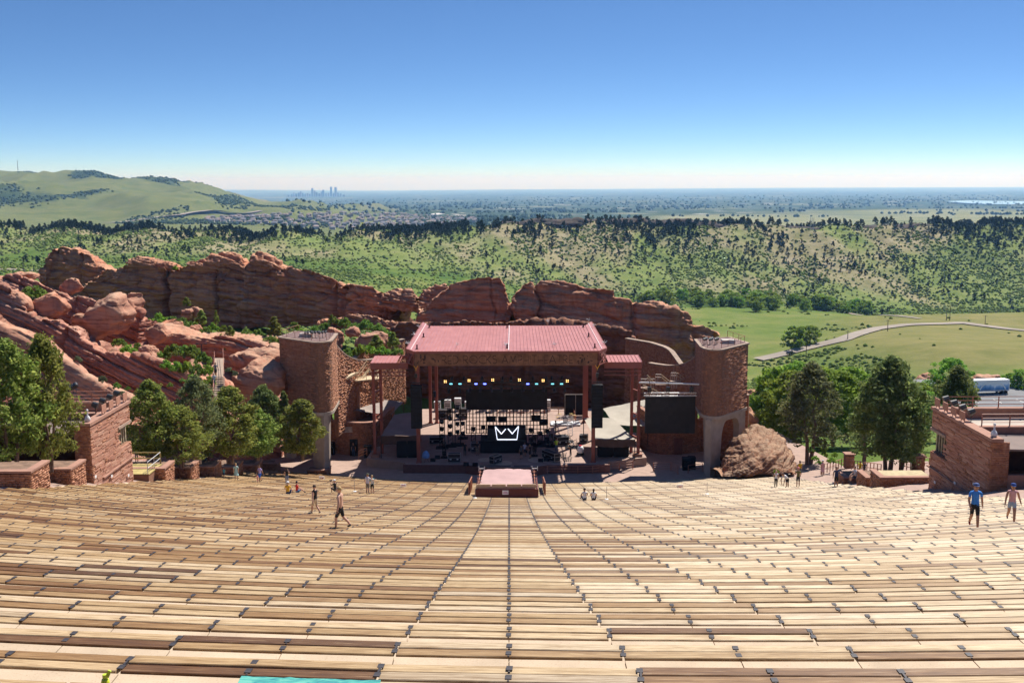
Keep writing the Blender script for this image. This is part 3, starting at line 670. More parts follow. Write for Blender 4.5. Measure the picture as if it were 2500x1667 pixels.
# columns
def column(u, y, z0, z1, wd=.42, dp=.5, nm='column', base=True):
    m = MB(); m.box((u, y, (z0+z1)/2), (wd, dp, z1-z0));
    if base: m.box((u, y, z0+.06), (wd+.2, dp+.2, .12))
    return m.build(nm, M_red, rt_)
for u in (-11.05, 9.52): column(u, 122.25, 1., ZR-.15)
for u in (-10.35, 9.85, -11.2, 10.4): column(u, 142.8 if abs(u-MU) < 10.6 else 146.2, 1., ZR-.6, .4, .45)
for u in (-11.9, 10.5): column(u, 133., 1., ZR-.6, .34, .4)
# the name board
sg = thing('name_board', 'rust-brown board with cut-out lettering along the stage roof edge', 'sign', (MU, 121.6, 12.75))
m = MB(); m.box((MU, 121.66, 13.38), (21.2, .06, 1.45)); m.box((MU, 121.64, 12.67), (21.2, .1, .05)).box((MU, 121.64, 14.09), (21.2, .1, .03)); m.build('board', simple('rust_board', (.24, .115, .06), .85, .35, 1.2, bump=.2), sg)
M_let = simple('letter_brown', (.055, .03, .022), .8, .1)
def A_(*p): return list(p)
def circ(cx, cy, rx, ry, a0, a1, n=14): return [(cx+rx*math.cos(R_(a)), cy+ry*math.sin(R_(a))) for a in np.linspace(a0, a1, n)]
GL = {'R': (.55, [[(0, 0), (0, 1), (.22, 1)]+circ(.22, .72, .26, .28, 90, -90)+[(0, .44)], [(.18, .44), (.55, 0)]]),
 'E': (.42, [[(.42, 1), (0, 1), (0, 0), (.42, 0)], [(0, .36), (.36, .36)]]), 'D': (.62, [[(0, 0), (0, 1), (.15, 1)]+circ(.15, .5, .45, .5, 90, -90)+[(0, 0)]]),
 'O': (.92, [circ(.46, .5, .46, .5, 0, 360, 24)]), 'C': (.72, [circ(.5, .5, .5, .5, 50, 310, 18)]), 'K': (.55, [[(0, 0), (0, 1)], [(.5, 1), (0, .38)], [(.14, .52), (.55, 0)]]),
 'S': (.5, [circ(.25, .77, .22, .23, 40, 270, 10)+circ(.25, .27, .25, .27, 90, -140, 10)]), 'A': (.72, [[(0, 0), (.36, 1), (.72, 0)], [(.12, .28), (.6, .28)]]),
 'M': (.86, [[(0, 0), (.16, 1), (.43, .15), (.70, 1), (.86, 0)]]), 'P': (.48, [[(0, 0), (0, 1), (.2, 1)]+circ(.2, .7, .26, .30, 90, -90)+[(0, .4)]]), 'H': (.58, [[(0, 0), (0, 1)], [(.58, 0), (.58, 1)], [(0, .36), (.58, .36)]]),
 'I': (.06, [[(0.03, 0), (0.03, 1)]]), 'T': (.54, [[(0, 1), (.54, 1)], [(.27, 1), (.27, 0)]])}
_txt = 'RED ROCKS AMPHITHEATRE'; _hL = .92; _wtot = sum(.42 if c == ' ' else GL[c][0]+.17 for c in _txt)-.17
x = -8.13; _sx = 15.15/_wtot; _x0 = atY(1079, 875, 121.6)[0]; x = _x0
for ch_ in _txt:
    if ch_ == ' ': x += .42*_sx; continue
    wd_, st = GL[ch_]; m = MB()
    for ln in st:
        for a, b_ in zip(ln[:-1], ln[1:]): m.bar((x+a[0]*_sx, 121.615, 12.93+a[1]*_hL), (x+b_[0]*_sx, 121.615, 12.93+b_[1]*_hL), .03, .075)
    m.build('letter', M_let, sg); x += (wd_+.17)*_sx
for x0_, x1_ in ((1016, 1072), (1400, 1452)):           # the figures at both ends of the board
    ua_ = atY(x0_, 875, 121.6)[0]; ub_ = atY(x1_, 875, 121.6)[0]; rg = np.random.default_rng(int(x0_))
    for q in range(16):
        c = (rg.uniform(ua_, ub_), rg.uniform(12.95, 13.9)); m = MB(); pts = []
        k_ = rg.uniform(.12, .38); th = rg.uniform(0, 3.1)
        for a in np.linspace(0, 2*math.pi, 9)[:-1]:
            rr = k_*rg.uniform(.35, 1.); px_, pz_ = rr*math.cos(a), .45*rr*math.sin(a); pts.append((c[0]+px_*math.cos(th)-pz_*math.sin(th), 121.612, min(14.02, max(12.75, c[1]+px_*math.sin(th)+pz_*math.cos(th)))))
        n_ = len(pts); m.add(pts+[(p[0], 121.63, p[2]) for p in pts], [tuple(range(n_))]+[(i, n_+i, n_+(i+1) % n_, (i+1) % n_) for i in range(n_)]); m.build('ornament', M_let if q % 3 else simple('ornament_rust', (.13, .06, .035), .8), sg)

# --- wing canopies either side
for side in (-1, 1):
    f_ = (lambda u: u) if side < 0 else (lambda u: 2*MU-u)
    lab = 'small red wing canopy on paired columns %s' % ('beside the balcony' if side < 0 else 'next to the hanging side screen')
    wc = thing('wing_canopy', lab, 'canopy', (f_(-16.6), 126, 0), group='wing canopies')
    m = MB(); xs = sorted((f_(-16.75), f_(-12.3)))
    m.box(((xs[0]+xs[1])/2, 124.05, 12.25), (xs[1]-xs[0], .12, .75)); m.box((f_(-16.72), 126.1, 12.25), (.12, 4.0, .75)); m.build('fascia', M_red, wc)
    npn = 10; w_ = (xs[1]-xs[0])/npn
    for i in range(npn):
        x = xs[0]+(i+.5)*w_
        if side < 0 and i >= 7:        # the open, glazed-looking end beside the roof
            continue
        if side > 0 and i < 1: continue
        m = MB(); m.add([(x-w_/2+.02, 124.0, 12.62), (x+w_/2-.02, 124.0, 12.62), (x+w_/2-.02, 128.1, 12.80), (x-w_/2+.02, 128.1, 12.80)], [(0, 1, 2, 3)]); m.add([(x-w_/2+.02, 124.0, 12.58), (x+w_/2-.02, 124.0, 12.58), (x+w_/2-.02, 128.1, 12.76), (x-w_/2+.02, 128.1, 12.76)], [(3, 2, 1, 0)]); m.bar((x+w_/2, 124, 12.65), (x+w_/2, 128.1, 12.83), .035, .09); m.build('roof_panel', M_roof, wc)
    m = MB(); m.bar((xs[0], 128.1, 12.65), (xs[1], 128.1, 12.65), .15, .3)
    for i in range(5): m.bar((xs[0]+i*(xs[1]-xs[0])/4, 124, 12.5), (xs[0]+i*(xs[1]-xs[0])/4, 128.1, 12.66), .08, .14)
    m.bar((xs[0], 124.4, 11.0), (xs[1], 124.4, 11.0), .1, .1).bar((xs[0], 124.4, 11.45), (xs[1], 124.4, 11.45), .1, .1); m.build('beams', M_red, wc)
    for (u, y, b0) in ((-16.55, 124.9, 1.4 if side < 0 else 1.2), (-15.9, 126.6, .2)):
        m = MB(); m.box((f_(u), y, (b0+12)/2), (.34, .36, 12-b0)); m.build('column', M_red, wc)
    m = MB()
    for z in (3.2, 6.0, 8.9): m.bar((f_(-16.55), 124.9, z), (f_(-15.9), 126.6, z), .14, .14)
    m.bar((f_(-16.55), 124.9, 6.), (f_(-15.9), 126.6, 5.0), .14, .14); m.build('braces', M_red, wc)
    m = MB(); m.box((f_(-16.5), 124.9, .6), (1.0, 1.1, 1.5)); m.build('plinth', M_capred, wc)

# --- towers
def tower(label, plan, zb, zt_, nose, seed):
    """plan: clockwise seen from above starting at the outer edge of the front face, going over the nose"""
    t = thing('stone_tower', label, 'tower', (nose[0], nose[1], 0))
    P = resample(plan, .3); m = MB(); 
    m.prism(list(map(tuple, P))[::1] if seed == 1 else list(map(tuple, P))[::-1], zb, zt_); m.build('core', M_mortar, t)
    o = -1 if seed == 1 else 1
    stone_obj('stones', stones(list(P)+[P[0]], zb+.1, zt_-.02, .105, (.6, 1.9), (.03, .052), .12, 40+seed, None, o), M_stone, t, flip=(o > 0))
    c = MB(); Q = offset(list(P)+[P[0]], .16*(1 if seed == 1 else -1))[:-1]
    c.prism(list(map(tuple, Q)) if seed == 1 else list(map(tuple, Q))[::-1], zt_+.003, zt_+.16); c.build('coping', M_cap, t)
    c = MB(); c.prism(list(map(tuple, offset(list(P)+[P[0]], -.25*(1 if seed == 1 else -1))[:-1])) if seed == 1 else list(map(tuple, offset(list(P)+[P[0]], .25)[:-1]))[::-1], zt_+.163, zt_+.19); c.build('roof_deck', simple('tower_roof', (.16, .10, .09), .9, .2, 1.), t)
    c = MB(); Q2 = offset(list(P)+[P[0]], .10*(1 if seed == 1 else -1))[:-1]; c.prism(list(map(tuple, Q2)) if seed == 1 else list(map(tuple, Q2))[::-1], zb-.28, zb+.08); c.build('base_slab', M_conc, t)
    # parapet rail, spotlights and the hatch
    r = MB(); Q3 = offset(list(P)+[P[0]], -.35*(1 if seed == 1 else -1))[:-1]
    for i in range(0, len(Q3), 5): r.tube((*Q3[i], zt_+.19), (*Q3[i], zt_+.95), .03, 5)
    r.path([(*q, zt_+.93) for q in Q3[:int(len(Q3)*.62)]], .025, 5); r.build('roof_rail', M_rail, t)
    cx, cy = P.mean(0)
    h = MB(); h.box((cx+(.9 if seed == 2 else -.3), cy+.4, zt_+.4), (1.5, 1.1, .42)); h.build('roof_hatch', simple('hatch_grey', (.45, .4, .36), .7), t)
    for i in range(9):
        q = MB(); x_, y_ = (cx-.2+i*.28, cy-.9+(i % 3)*.3) if seed == 1 else (cx-2.2+i*.22, cy-1.0+(i % 3)*.35)
        q.tube((x_, y_, zt_+.19), (x_, y_, zt_+.75), .03, 5).tube((x_, y_-.14, zt_+.78), (x_+.05, y_+.16, zt_+.9), .12, 8, .16); q.build('spotlight', M_blackm, t)
    return t
TL_plan = [(-26.4, 129), (-27.5, 124.2)]+[(-22.9, 120.3)]+[(-22.3, 119.95), (-21.6, 120.05), (-21.05, 120.6), (-20.85, 121.4)]+[(-21.1, 127)]
TLt = tower('tall flagstone tower beside the balcony, one corner sunlit', TL_plan, 7.45, 15.6, (-22.2, 120.2), 1)
TR_plan = [(26.6, 128.5), (27.8, 123.8), (23.9, 119.2), (23.2, 118.8), (22.5, 119.0), (22.0, 119.8), (21.8, 121.2), (22.1, 127)]
TRt = tower('tall flagstone tower on concrete arch legs beside the side screen', TR_plan, 7.1, 14.75, (23.2, 119), 2)
def pier(t, nose, far, zb, zlo, w_top, w_bot, seed):
    """concrete leg under the tower's nose, with the arch running back to a second leg"""
    n_, f_ = np.array(nose, float), np.array(far, float); d = (f_-n_)/np.linalg.norm(f_-n_); L = np.linalg.norm(f_-n_); q = np.array([-d[1], d[0]])*(1 if d[0] > 0 else -1)
    # outline in (along, up)
    ol = [(-.55, zb), (-.4, zlo), (w_bot, zlo), (w_top*.93, zb-1.9)]+[(w_top+.9-.9*math.cos(R_(a)), zb-1.9+1.35*math.sin(R_(a))) for a in (25, 50, 75, 90)]+[(L-2.1+.9*math.sin(R_(a)), zb-1.9+1.35*math.cos(R_(a))) for a in (0, 35, 65, 90)]+[(L-1.15, zlo+1.), (L+.1, zlo+1.), (L+.1, zb)]
    n = len(ol); V = [(*(n_+d*a-q*.02), z) for a, z in ol]+[(*(n_+d*a+q*.75), z) for a, z in ol]
    Fs = [tuple(range(n)), tuple(range(2*n-1, n-1, -1))]+[(i, n+i, n+(i+1) % n, (i+1) % n) for i in range(n)]
    m = MB(); m.add(V, Fs); m.build('arch_leg', M_conc, t)
    m = MB(); c = n_+d*.5; e = np.array([-.4 if d[0] > 0 else .4, 1.5])
    p = [n_-d*.45, n_+d*w_top*.85, n_+d*w_top*.8+e*1.5, n_-d*.3+e*1.5]; p2 = [n_-d*.35, n_+d*w_bot*.95, n_+d*w_bot*.9+e*1.2, n_-d*.25+e*1.2]
    V = [(*a, zlo) for a in p2]+[(*a, zb-.1) for a in p]; m.add(V, [(0, 3, 2, 1), (4, 5, 6, 7), (0, 1, 5, 4), (1, 2, 6, 5), (2, 3, 7, 6), (3, 0, 4, 7)][::1]); m.build('leg', M_conc, t)
pier(TRt, (23.0, 118.98), (27.6, 123.7), 6.82, -.3, 1.9, 1.35, 1)
pier(TLt, (-22.1, 120.15), (-27.2, 124.0), 7.17, .2, 1.9, 1.35, 2)
for s_, tt in ((-1, TLt), (1, TRt)):
    f_ = (lambda u: u) if s_ < 0 else (lambda u: 2*MU-u)

# --- curved stage walls
for s_ in (-1, 1):
    f_ = (lambda q: list(q)) if s_ < 0 else (lambda q: [(.9-p[0],)+tuple(p[1:]) for p in q])
    o = -1 if s_ < 0 else 1
    bast = f_([(-22.8, 130.6), (-21.2, 129.9), (-19.6, 129.3), (-18.2, 129.2), (-17.0, 129.8), (-16.2, 130.9), (-15.6, 132.5), (-15.2, 134.5)])
    where = 'beside the balcony' if s_ < 0 else 'behind the hanging side screen'
    bw = wall(bast, 0., lambda a, S: 4.1+.9*smooth(.55, .8, a/S), .45, .14, 'low rounded flagstone bastion with a door, '+where, 'stone_bastion', 60+s_, .13, out=o, capm=M_capred)
    d_ = MB(); du = f_([(-19.75, 129.2)])[0][0]; d_.box((du, 129.22, 1.05), (1.0, .14, 2.1)); d_.build('door', M_black if s_ < 0 else simple('brown_door', (.16, .065, .045), .6), bw)
    d_ = MB()
    for i in range(5): d_.box((f_([(-20.4, 0)])[0][0], 129.45, 3.0+i*.15), (1.0, .12, .06))
    d_.build('vent_louvre', simple('pale_louvre', (.7, .65, .58), .6), bw)
    m = MB(); q = f_([(-22.8, 130.9), (-18.2, 129.5), (-16.5, 130.9), (-15.4, 134), (-16.5, 138), (-22.8, 138)]); m.prism(q if s_ < 0 else q[::-1], 3.4, 3.6); m.build('terrace_deck', M_plaza, bw)
    # upper wall sweeping down from the tower to the stage
    up_ = f_([(-21.2, 126.8), (-20.6, 130.5), (-19.6, 133.8), (-18.3, 136.4), (-17.0, 138.0)])
    ztop = lambda a, S: (14.3 if s_ < 0 else 12.7)-(3.5 if s_ < 0 else 2.7)*math.sin(min(1, a/S*1.08)*math.pi/2)**.9
    op = (lambda a, z: 7.9 < a < 9.9 and z < 8.3) 
    uw = wall(up_, 3.4, ztop, .5, .16, 'high flagstone wall sweeping down from the tower '+('above the grey tents' if s_ < 0 else 'behind the side screen'), 'stage_side_wall', 64+s_, .14, (.3, .8), out=o, prot=(.0, .11))
    # wall behind
    bk = f_([(-22, 133), (-20.5, 143), (-18.5, 148.5), (-15.5, 152.5)])
    wall(bk, 2., lambda a, S: 9.3+1.8*smooth(.1, .6, a/S), .5, .16, 'long curved flagstone wall rising behind '+('the red wing canopy by the balcony' if s_ < 0 else 'the zigzag stairs'), 'stone_wall', 68+s_, .16, out=o)
for s_ in (-1, 1):
    q_ = [(-28.2, 128.6), (-25.4, 129.9), (-22.6, 130.9)]; q_ = q_ if s_ < 0 else [(.9-a, b2) for a, b2 in q_]
    wall(q_, 0., 7.6, .4, .1, 'shaded flagstone wall behind the %s tower\'s concrete legs' % ('left' if s_ < 0 else 'right'), 'stone_wall', 90+s_, .14, out=-1 if s_ < 0 else 1)
# dark doorway in the left upper wall and the balcony with its stairs
bal = thing('balcony', 'pale steel balcony with stair flights on the sunlit stage wall', 'balcony', (-19, 132, 8))
pj = lambda px, py, Y: atY(px, py, Y)
_a, _b, _c, _d2 = pj(817, 931, 128.5), pj(856, 911, 131.5), pj(860, 929, 131.8), pj(911, 929, 134.)
M_bal = simple('balcony_cream', (.50, .38, .24), .7, .1)
m = MB(); m.add([_a, _b, _b+(.8, .9, 0), _a+(.8, .9, 0), _a-(0, 0, .25), _b-(0, 0, .25), _b+(.8, .9, -.25), _a+(.8, .9, -.25)], [(0, 1, 2, 3), (7, 6, 5, 4), (0, 4, 5, 1), (3, 2, 6, 7), (0, 3, 7, 4), (1, 5, 6, 2)]); m.build('stair_flight', M_bal, bal)
m = MB(); lz = _c[2]; m.prism([(-19.75, 131.6), (-16.7, 133.0), (-17.2, 135.6), (-20.2, 134.2)], lz-.12, lz+.02); m.build('landing', M_bal, bal)
def rail(pts, h, mat, parent, nm='railing', mid=1, step=1.4, r=.03, post=None):
    """posts with a top rail and mid rails along world points standing on the ground"""
    P = resample(pts, step); m = MB()
    for p in P: m.tube(p, p+(0, 0, h), post or r, 5)
    for i in range(mid+1):
        z = h*(i+1)/(mid+1); m.path([p+(0, 0, z) for p in P], r, 5)
    return m.build(nm, mat, parent)
rail([_a+(.05, -.02, 0), _b+(.05, -.02, 0)], 1.0, M_bal, bal); rail([(-19.7, 131.65, lz), (-16.75, 133.05, lz), (-17.2, 135.5, lz)], 1.0, M_bal, bal)
rail([pj(873, 929, 132.2), pj(896, 897, 134.5)], .9, M_bal, bal)
m = MB(); m.add([pj(873, 931, 132.1), pj(899, 899, 134.5), pj(903, 899, 134.9), pj(879, 931, 132.4)], [(0, 1, 2, 3)]); m.add([p-(0, 0, .2) for p in (pj(873, 931, 132.1), pj(899, 899, 134.5), pj(903, 899, 134.9), pj(879, 931, 132.4))], [(3, 2, 1, 0)]); m.build('stair_flight', M_bal, bal)
dw = MB(); q0, q1 = pj(846, 934, 132.4), pj(866, 934, 133.2)
# dark stage door set in the left wall
z0_, z1_ = 4.3, 8.3; dw.add([(q0[0], q0[1], z0_), (q1[0], q1[1], z0_), (q1[0]-.3, q1[1]+.8, z0_), (q0[0]-.3, q0[1]+.8, z0_), (q0[0], q0[1], z1_), (q1[0], q1[1], z1_), (q1[0]-.3, q1[1]+.8, z1_), (q0[0]-.3, q0[1]+.8, z1_)], [(0, 1, 5, 4), (1, 2, 6, 5), (3, 0, 4, 7), (4, 5, 6, 7)])
sd = thing('stage_doorway', 'tall black stage doorway in the sunlit wall under the balcony', 'doorway', (q0[0], q0[1], z0_)); dw.build('dark_opening', M_black, sd)
dw = MB(); dw.box((q1[0]+.35, q1[1]+.1, 6.2), (.45, .5, 4.2)); dw.build('jamb', M_capred, sd)

# --- grey tents over the wings
def tent(label, c4, drop, seed, grp='grey tents over the stage wings', mat=None):
    """c4: front-left, front-right, back-right, back-left corners"""
    c4 = np.array(c4, float); n = 14; u, v = np.meshgrid(np.linspace(0, 1, n), np.linspace(0, 1, n)); u, v = u.ravel()[:, None], v.ravel()[:, None]
    P = c4[0]*(1-u)*(1-v)+c4[1]*u*(1-v)+c4[2]*u*v+c4[3]*(1-u)*v
    P[:, 2] += -.18*np.sin(u[:, 0]*math.pi)*np.sin(v[:, 0]*math.pi)+fbm(P, 1.6, 3, seed=seed)*.12
    t = thing('tent', label, 'tent', c4[0], group=grp); o = c4[0]
    Fq = grid_faces(n, n); link('canopy', mesh('canopy', P-o, Fq, mat or M_tent, True), t)
    if drop:
        A = P[:n].copy(); k = np.arange(n); B = A-np.array([0, 0, drop])+np.stack([0*k, .10*np.sin(k*1.9), -.12*np.sin(k/(n-1)*math.pi)], 1); m = MB(); m.sheet(A-(0, .03, .02), B-(0, .03, 0)); m.build('valance', simple('brown_valance', (.10, .06, .045), .85, .3, 1.), t, True)
    m = MB()
    for q in c4: m.tube((q[0], q[1], min(3.4, 1.) if q[2] < 4.4 else 3.5), (q[0], q[1], q[2]), .05, 6)
    m.build('poles', M_blackm, t)
    return t
M_tent = simple('grey_canvas', (.27, .225, .20), .85, .18, .5)
tent('grey canvas tent left of the stage, front one with a brown valance', [pj(930, 1063, 124.4), pj(1021, 1063, 124.6), pj(1024, 1003, 133.5), pj(962, 1012, 132.5)], 1.0, 1)
tent('tilted grey canvas tent behind the front tent, beside the balcony', [pj(855, 1002, 131.8), pj(955, 1012, 132.6), pj(985, 981, 138.5), pj(897, 972, 138.3)], 0, 2)
tent('pale canvas tent right of the stage with a brown valance', [pj(1453.5, 1072, 122.8), pj(1550, 1072, 122.8), pj(1496, 1021, 131.0), pj(1425, 1020, 131.5)], .85, 3, mat=simple('pale_canvas', (.36, .325, .27), .85, .12, .5))
tent('pale canvas tent rising behind the right stone bastion', [pj(1500, 1036, 130.0), pj(1582, 1040, 130.5), pj(1576, 975, 139.5), pj(1472, 997, 138.5)], 0, 4, mat=MATS['pale_canvas'])
for (pa, pb, zt2, lab) in (((968, 1119), (1020, 1126), 2.7, 'left'), ((1462, 1126), (1540, 1120), 2.6, 'right')):
    for i in range(2):
        a = atZ(pa[0]+(pb[0]-pa[0])*i/2, 1122, 1.); b_ = atZ(pa[0]+(pb[0]-pa[0])*(i+.9)/2, 1122, 1.); m = MB()
        m.box(((a[0]+b_[0])/2, 124.9, 1.05+zt2/2-.35), (b_[0]-a[0], 1.2, zt2-.7)); w__ = b_[0]-a[0]
        for x_ in (-.3, .3): m.box(((a[0]+b_[0])/2+x_*w__, 124.28, 1.05+zt2*.35), (w__*.5, .05, zt2*.6))
        o = m.build('subwoofer_stack', M_black); tag(o, '%s black speaker stack under the %s tent\'s brown valance' % ('outer' if (i == 0) == (lab == 'left') else 'inner', lab), 'speaker', 'speaker stacks under the tents')
# side wing floors
for f_ in (1, -1):
    m = MB(); q = [(-17.5, 124.2), (-12.6, 122.2), (-12.65, 134), (-17, 134)]; q = q if f_ > 0 else mir(q)[::-1]; m.prism(q, -.4, .996); struct(m.build('wing_floor', M_floor))
# ================================================================ RED ROCKS
def rock_mat(name, base=(.385, .19, .12), light=(.52, .305, .195), dark=(.15, .072, .052), lichen=.4, tilt=.07):
    b = NB(name); P = b.geo(); s = b.mapping(b.mapping(P, rot=(0, -tilt, 0)), (.25, .25, 2.2)); n1 = b.noise(P, .12, 6, .6); n2 = b.noise(s, .9, 6, .65, .4); n3 = b.noise(P, 2.2, 6, .7); vs = b.noise(b.mapping(P, (1.2, 1.2, .12)), .8, 5, .6)
    c = b.ramp(n2, [(.3, dark), (.47, base), (.7, light)])
    c = b.mix(b.ramp(n1, [(.35, (0, 0, 0)), (.7, (1, 1, 1))]), c, b.mix(1., c, (1.12, .86, .76), 'MULTIPLY'))
    c = b.mix(b.math('MULTIPLY', b.ramp(vs, [(.5, (0, 0, 0)), (.68, (1, 1, 1))]), .45), c, dark)             # dark water streaks
    g = b.n('ShaderNodeNewGeometry'); up = b.sep(g.outputs['Normal'])[2]
    li = b.math('MULTIPLY', b.ramp(b.math('ADD', b.math('MULTIPLY', up, .55), b.math('MULTIPLY', b.math('SUBTRACT', n3, .5), 1.1)), [(.38, (0, 0, 0)), (.62, (1, 1, 1))]), lichen)
    c = b.mix(li, c, (.42, .31, .21))                                                                        # dusty, lichen-grown tops
    c = b.mix(b.math('MULTIPLY', b.ramp(n3, [(.6, (0, 0, 0)), (.72, (1, 1, 1))]), .35), c, b.mix(1., c, (.5, .46, .44), 'MULTIPLY'))
    b.set(c, .95); b.b.inputs['Specular IOR Level'].default_value = .12; b.bump(b.math('ADD', n2, b.math('MULTIPLY', n3, .7)), .55, .25); return b.m
M_rock = rock_mat('red_sandstone'); M_rockL = rock_mat('pale_red_sandstone', (.39, .205, .14), (.49, .305, .215), (.16, .078, .058), .5)
M_apron = rock_mat('deep_red_sandstone', (.36, .175, .125), (.53, .32, .245), (.125, .058, .047), .4, .43)
def displaced(P, nrm, strata=(2.0, .5), tilt=(.0, .0), warp=.35, lump=(6., .8), fine=(.9, .15), cracks=0., seed=0, hard=4, terrace=0., jnt=.8):
    """sandstone relief: rounded beds with notches between, lumps, fissures"""
    rg = np.random.default_rng(seed+100); th, am = strata; ha = rg.uniform(.2, 1., 4096); d = 0
    for sc_, a_ in ((1., 1.), (.37, .38), (.13, .14)):
        q = (P[:, 2]+tilt[0]*P[:, 0]+tilt[1]*P[:, 1]+fbm(P*np.array([.5, .5, 1]), 9*sc_, 3, seed=seed+1)*warp*6*sc_)/(th*sc_)+500*sc_
        i = np.floor(q).astype(int); f = q-i; d = d+am*a_*(ha[i % 4096]*(1-np.abs(2*f-1)**hard)-.5)
    if terrace:
        P = P.copy(); q = (P[:, 2]+tilt[0]*P[:, 0]+tilt[1]*P[:, 1]+fbm(P, 14, 4, seed=seed+6)*2.2)/terrace+300; f = q-np.floor(q); P[:, 2] += terrace*(smooth(.55, .85, f)-f)*.95
    cz = np.array([1, 1, 2.2]); d = d-am*jnt*.5*(1-np.clip(np.abs(fbm(P*cz, th*1.6, 3, seed=seed+7))*7, 0, 1))-am*jnt*.22*(1-np.clip(np.abs(fbm(P*cz, th*.6, 2, seed=seed+8))*6, 0, 1))      # open joints
    d = d+lump[1]*fbm(P, lump[0], 4, seed=seed+2)+fine[1]*fbm(P, fine[0], 3, seed=seed+3)
    if cracks:
        w1 = P[:, 0]+fbm(P*np.array([.4, .4, 1]), 5, 3, seed=seed+4)*1.6
        L = P[:, 0].max()-P[:, 0].min(); cs = rg.uniform(P[:, 0].min(), P[:, 0].max(), max(2, int(L/7)))
        for c in cs: d = d-cracks*rg.uniform(.3, 1.)*np.exp(-((w1-c)/rg.uniform(.15, .5))**2)
    return P+nrm*d[:, None]
def gnorm(G):
    a = np.gradient(G, axis=0); b_ = np.gradient(G, axis=1); n = np.cross(b_, a); n /= np.linalg.norm(n, axis=2)[..., None]+1e-9; return n
def rock(label, crest, base, ns=160, nf=70, nb=26, back=8., drop=6., bulge=.15, mat=None, name='rock_outcrop', group=None, flip=False, ends=True, steep=1., toe=None, **kw):
    """crest and base: (px, py, distance) rows left to right. face between them, rounded back behind"""
    def rs(l, n):
        l = np.array([atY(*p) for p in l]); s = np.concatenate([[0], np.cumsum(np.linalg.norm(np.diff(l[:, [0, 2]], axis=0), axis=1)+1e-6)]); t = np.linspace(0, s[-1], n); return np.stack([np.interp(t, s, l[:, i]) for i in range(3)], 1)
    C_, B_ = rs(crest, ns), rs(base, ns); rows = []
    if steep: k_ = (C_[:, 1]-(.9 if toe is None else toe)-steep*.035*(C_[:, 2]-B_[:, 2]))/B_[:, 1]; B_ = CAM+(B_-CAM)*k_[:, None]   # the foot slides along its sight line until the face stands steep
    for t in np.linspace(0, 1, nf):
        Q = B_+(C_-B_)*t; Q[:, 1] = B_[:, 1]+(C_[:, 1]-B_[:, 1])*(t**1.6*.75+t**9*.25)-bulge*(C_[:, 2]-B_[:, 2])*math.sin(t*math.pi); rows.append(Q)
    for t in np.linspace(0, 1, nb+1)[1:]:
        Q = C_.copy(); Q[:, 1] += back*t; Q[:, 2] -= drop*t**1.6; rows.append(Q)
    G = np.stack(rows); 
    if ends:      # the ends close round to the back
        e = np.minimum(np.arange(ns), np.arange(ns)[::-1])/(ns*.04); w_ = np.clip(1-e, 0, 1)**2; G[:, :, 1] += (w_*back*.6)[None, :]
    N = gnorm(G); N = np.where((N[..., 1:2] > .2) & (N[..., 2:3] < 0), -N, N)
    P = displaced(G.reshape(-1, 3), N.reshape(-1, 3), **kw)
    org = B_[ns//2]; fq = grid_faces(nf+nb, ns); fq = fq if flip else fq[:, ::-1]
    o = link(name, mesh(name, P-org, fq.copy(), mat or M_rock, True), None, org); tag(o, label, 'rock', group); return o
def boulder(label, box, Y, depth=.8, rot=0., seed=0, mat=None, n=32, sink=.12, group=None, name='boulder', sq=3.6, **kw):
    """box: picture box (x0, y0, x1, y1) seen at distance Y"""
    a, b_ = atY(box[0], box[3], Y), atY(box[2], box[1], Y); c = (a+b_)/2; rx, rz = abs(b_[0]-a[0])/2, abs(b_[2]-a[2])/2; ry = depth*(rx+rz)/2*1.1
    th = np.linspace(0.001, math.pi-.001, n); ph = np.linspace(0, 2*math.pi, 2*n+1)[:-1]; T, A = np.meshgrid(th, ph, indexing='ij')
    sg_ = lambda v, e: np.sign(v)*np.abs(v)**e; e = 2/sq
    X = np.stack([sg_(np.sin(T), e)*sg_(np.cos(A), e), sg_(np.sin(T), e)*sg_(np.sin(A), e), sg_(np.cos(T), e)], -1).reshape(-1, 3)
    rq = np.random.default_rng(seed)
    for _ in range(9):          # joint planes shear the block flat
        d_ = rq.normal(size=3); d_[2] = abs(d_[2])*.8; d_ /= np.linalg.norm(d_); k_ = rq.uniform(.72, 1.0); e_ = X@d_-k_; X = X-np.clip(e_, 0, None)[:, None]*d_*.92
    r = 1+.22*fbm(X, .9, 3, seed=seed+9); X = X*r[:, None]; Nn = X/np.linalg.norm(X, axis=1)[:, None]
    P = X*np.array([rx, ry, rz]); cr, sr = math.cos(rot), math.sin(rot); P = P@np.array([[cr, 0, sr], [0, 1, 0], [-sr, 0, cr]])
    sz = (rx+rz)/2; k = dict(strata=(sz*.55, sz*.16), tilt=(.4, 0), warp=.10*sz, lump=(sz*.8, sz*.10), fine=(sz*.16, sz*.06), cracks=sz*.10, seed=seed); k.update(kw)
    P = displaced(P, Nn, **k)
    fq = grid_faces(n, 2*n, True); o = link(name, mesh(name, P, fq[:, ::1].copy(), mat or M_rock, True), None, c+np.array([0, ry*.6, -rz*sink])); tag(o, label, 'boulder' if name == 'boulder' else 'rock', group); return o
TI = (.16, .05)
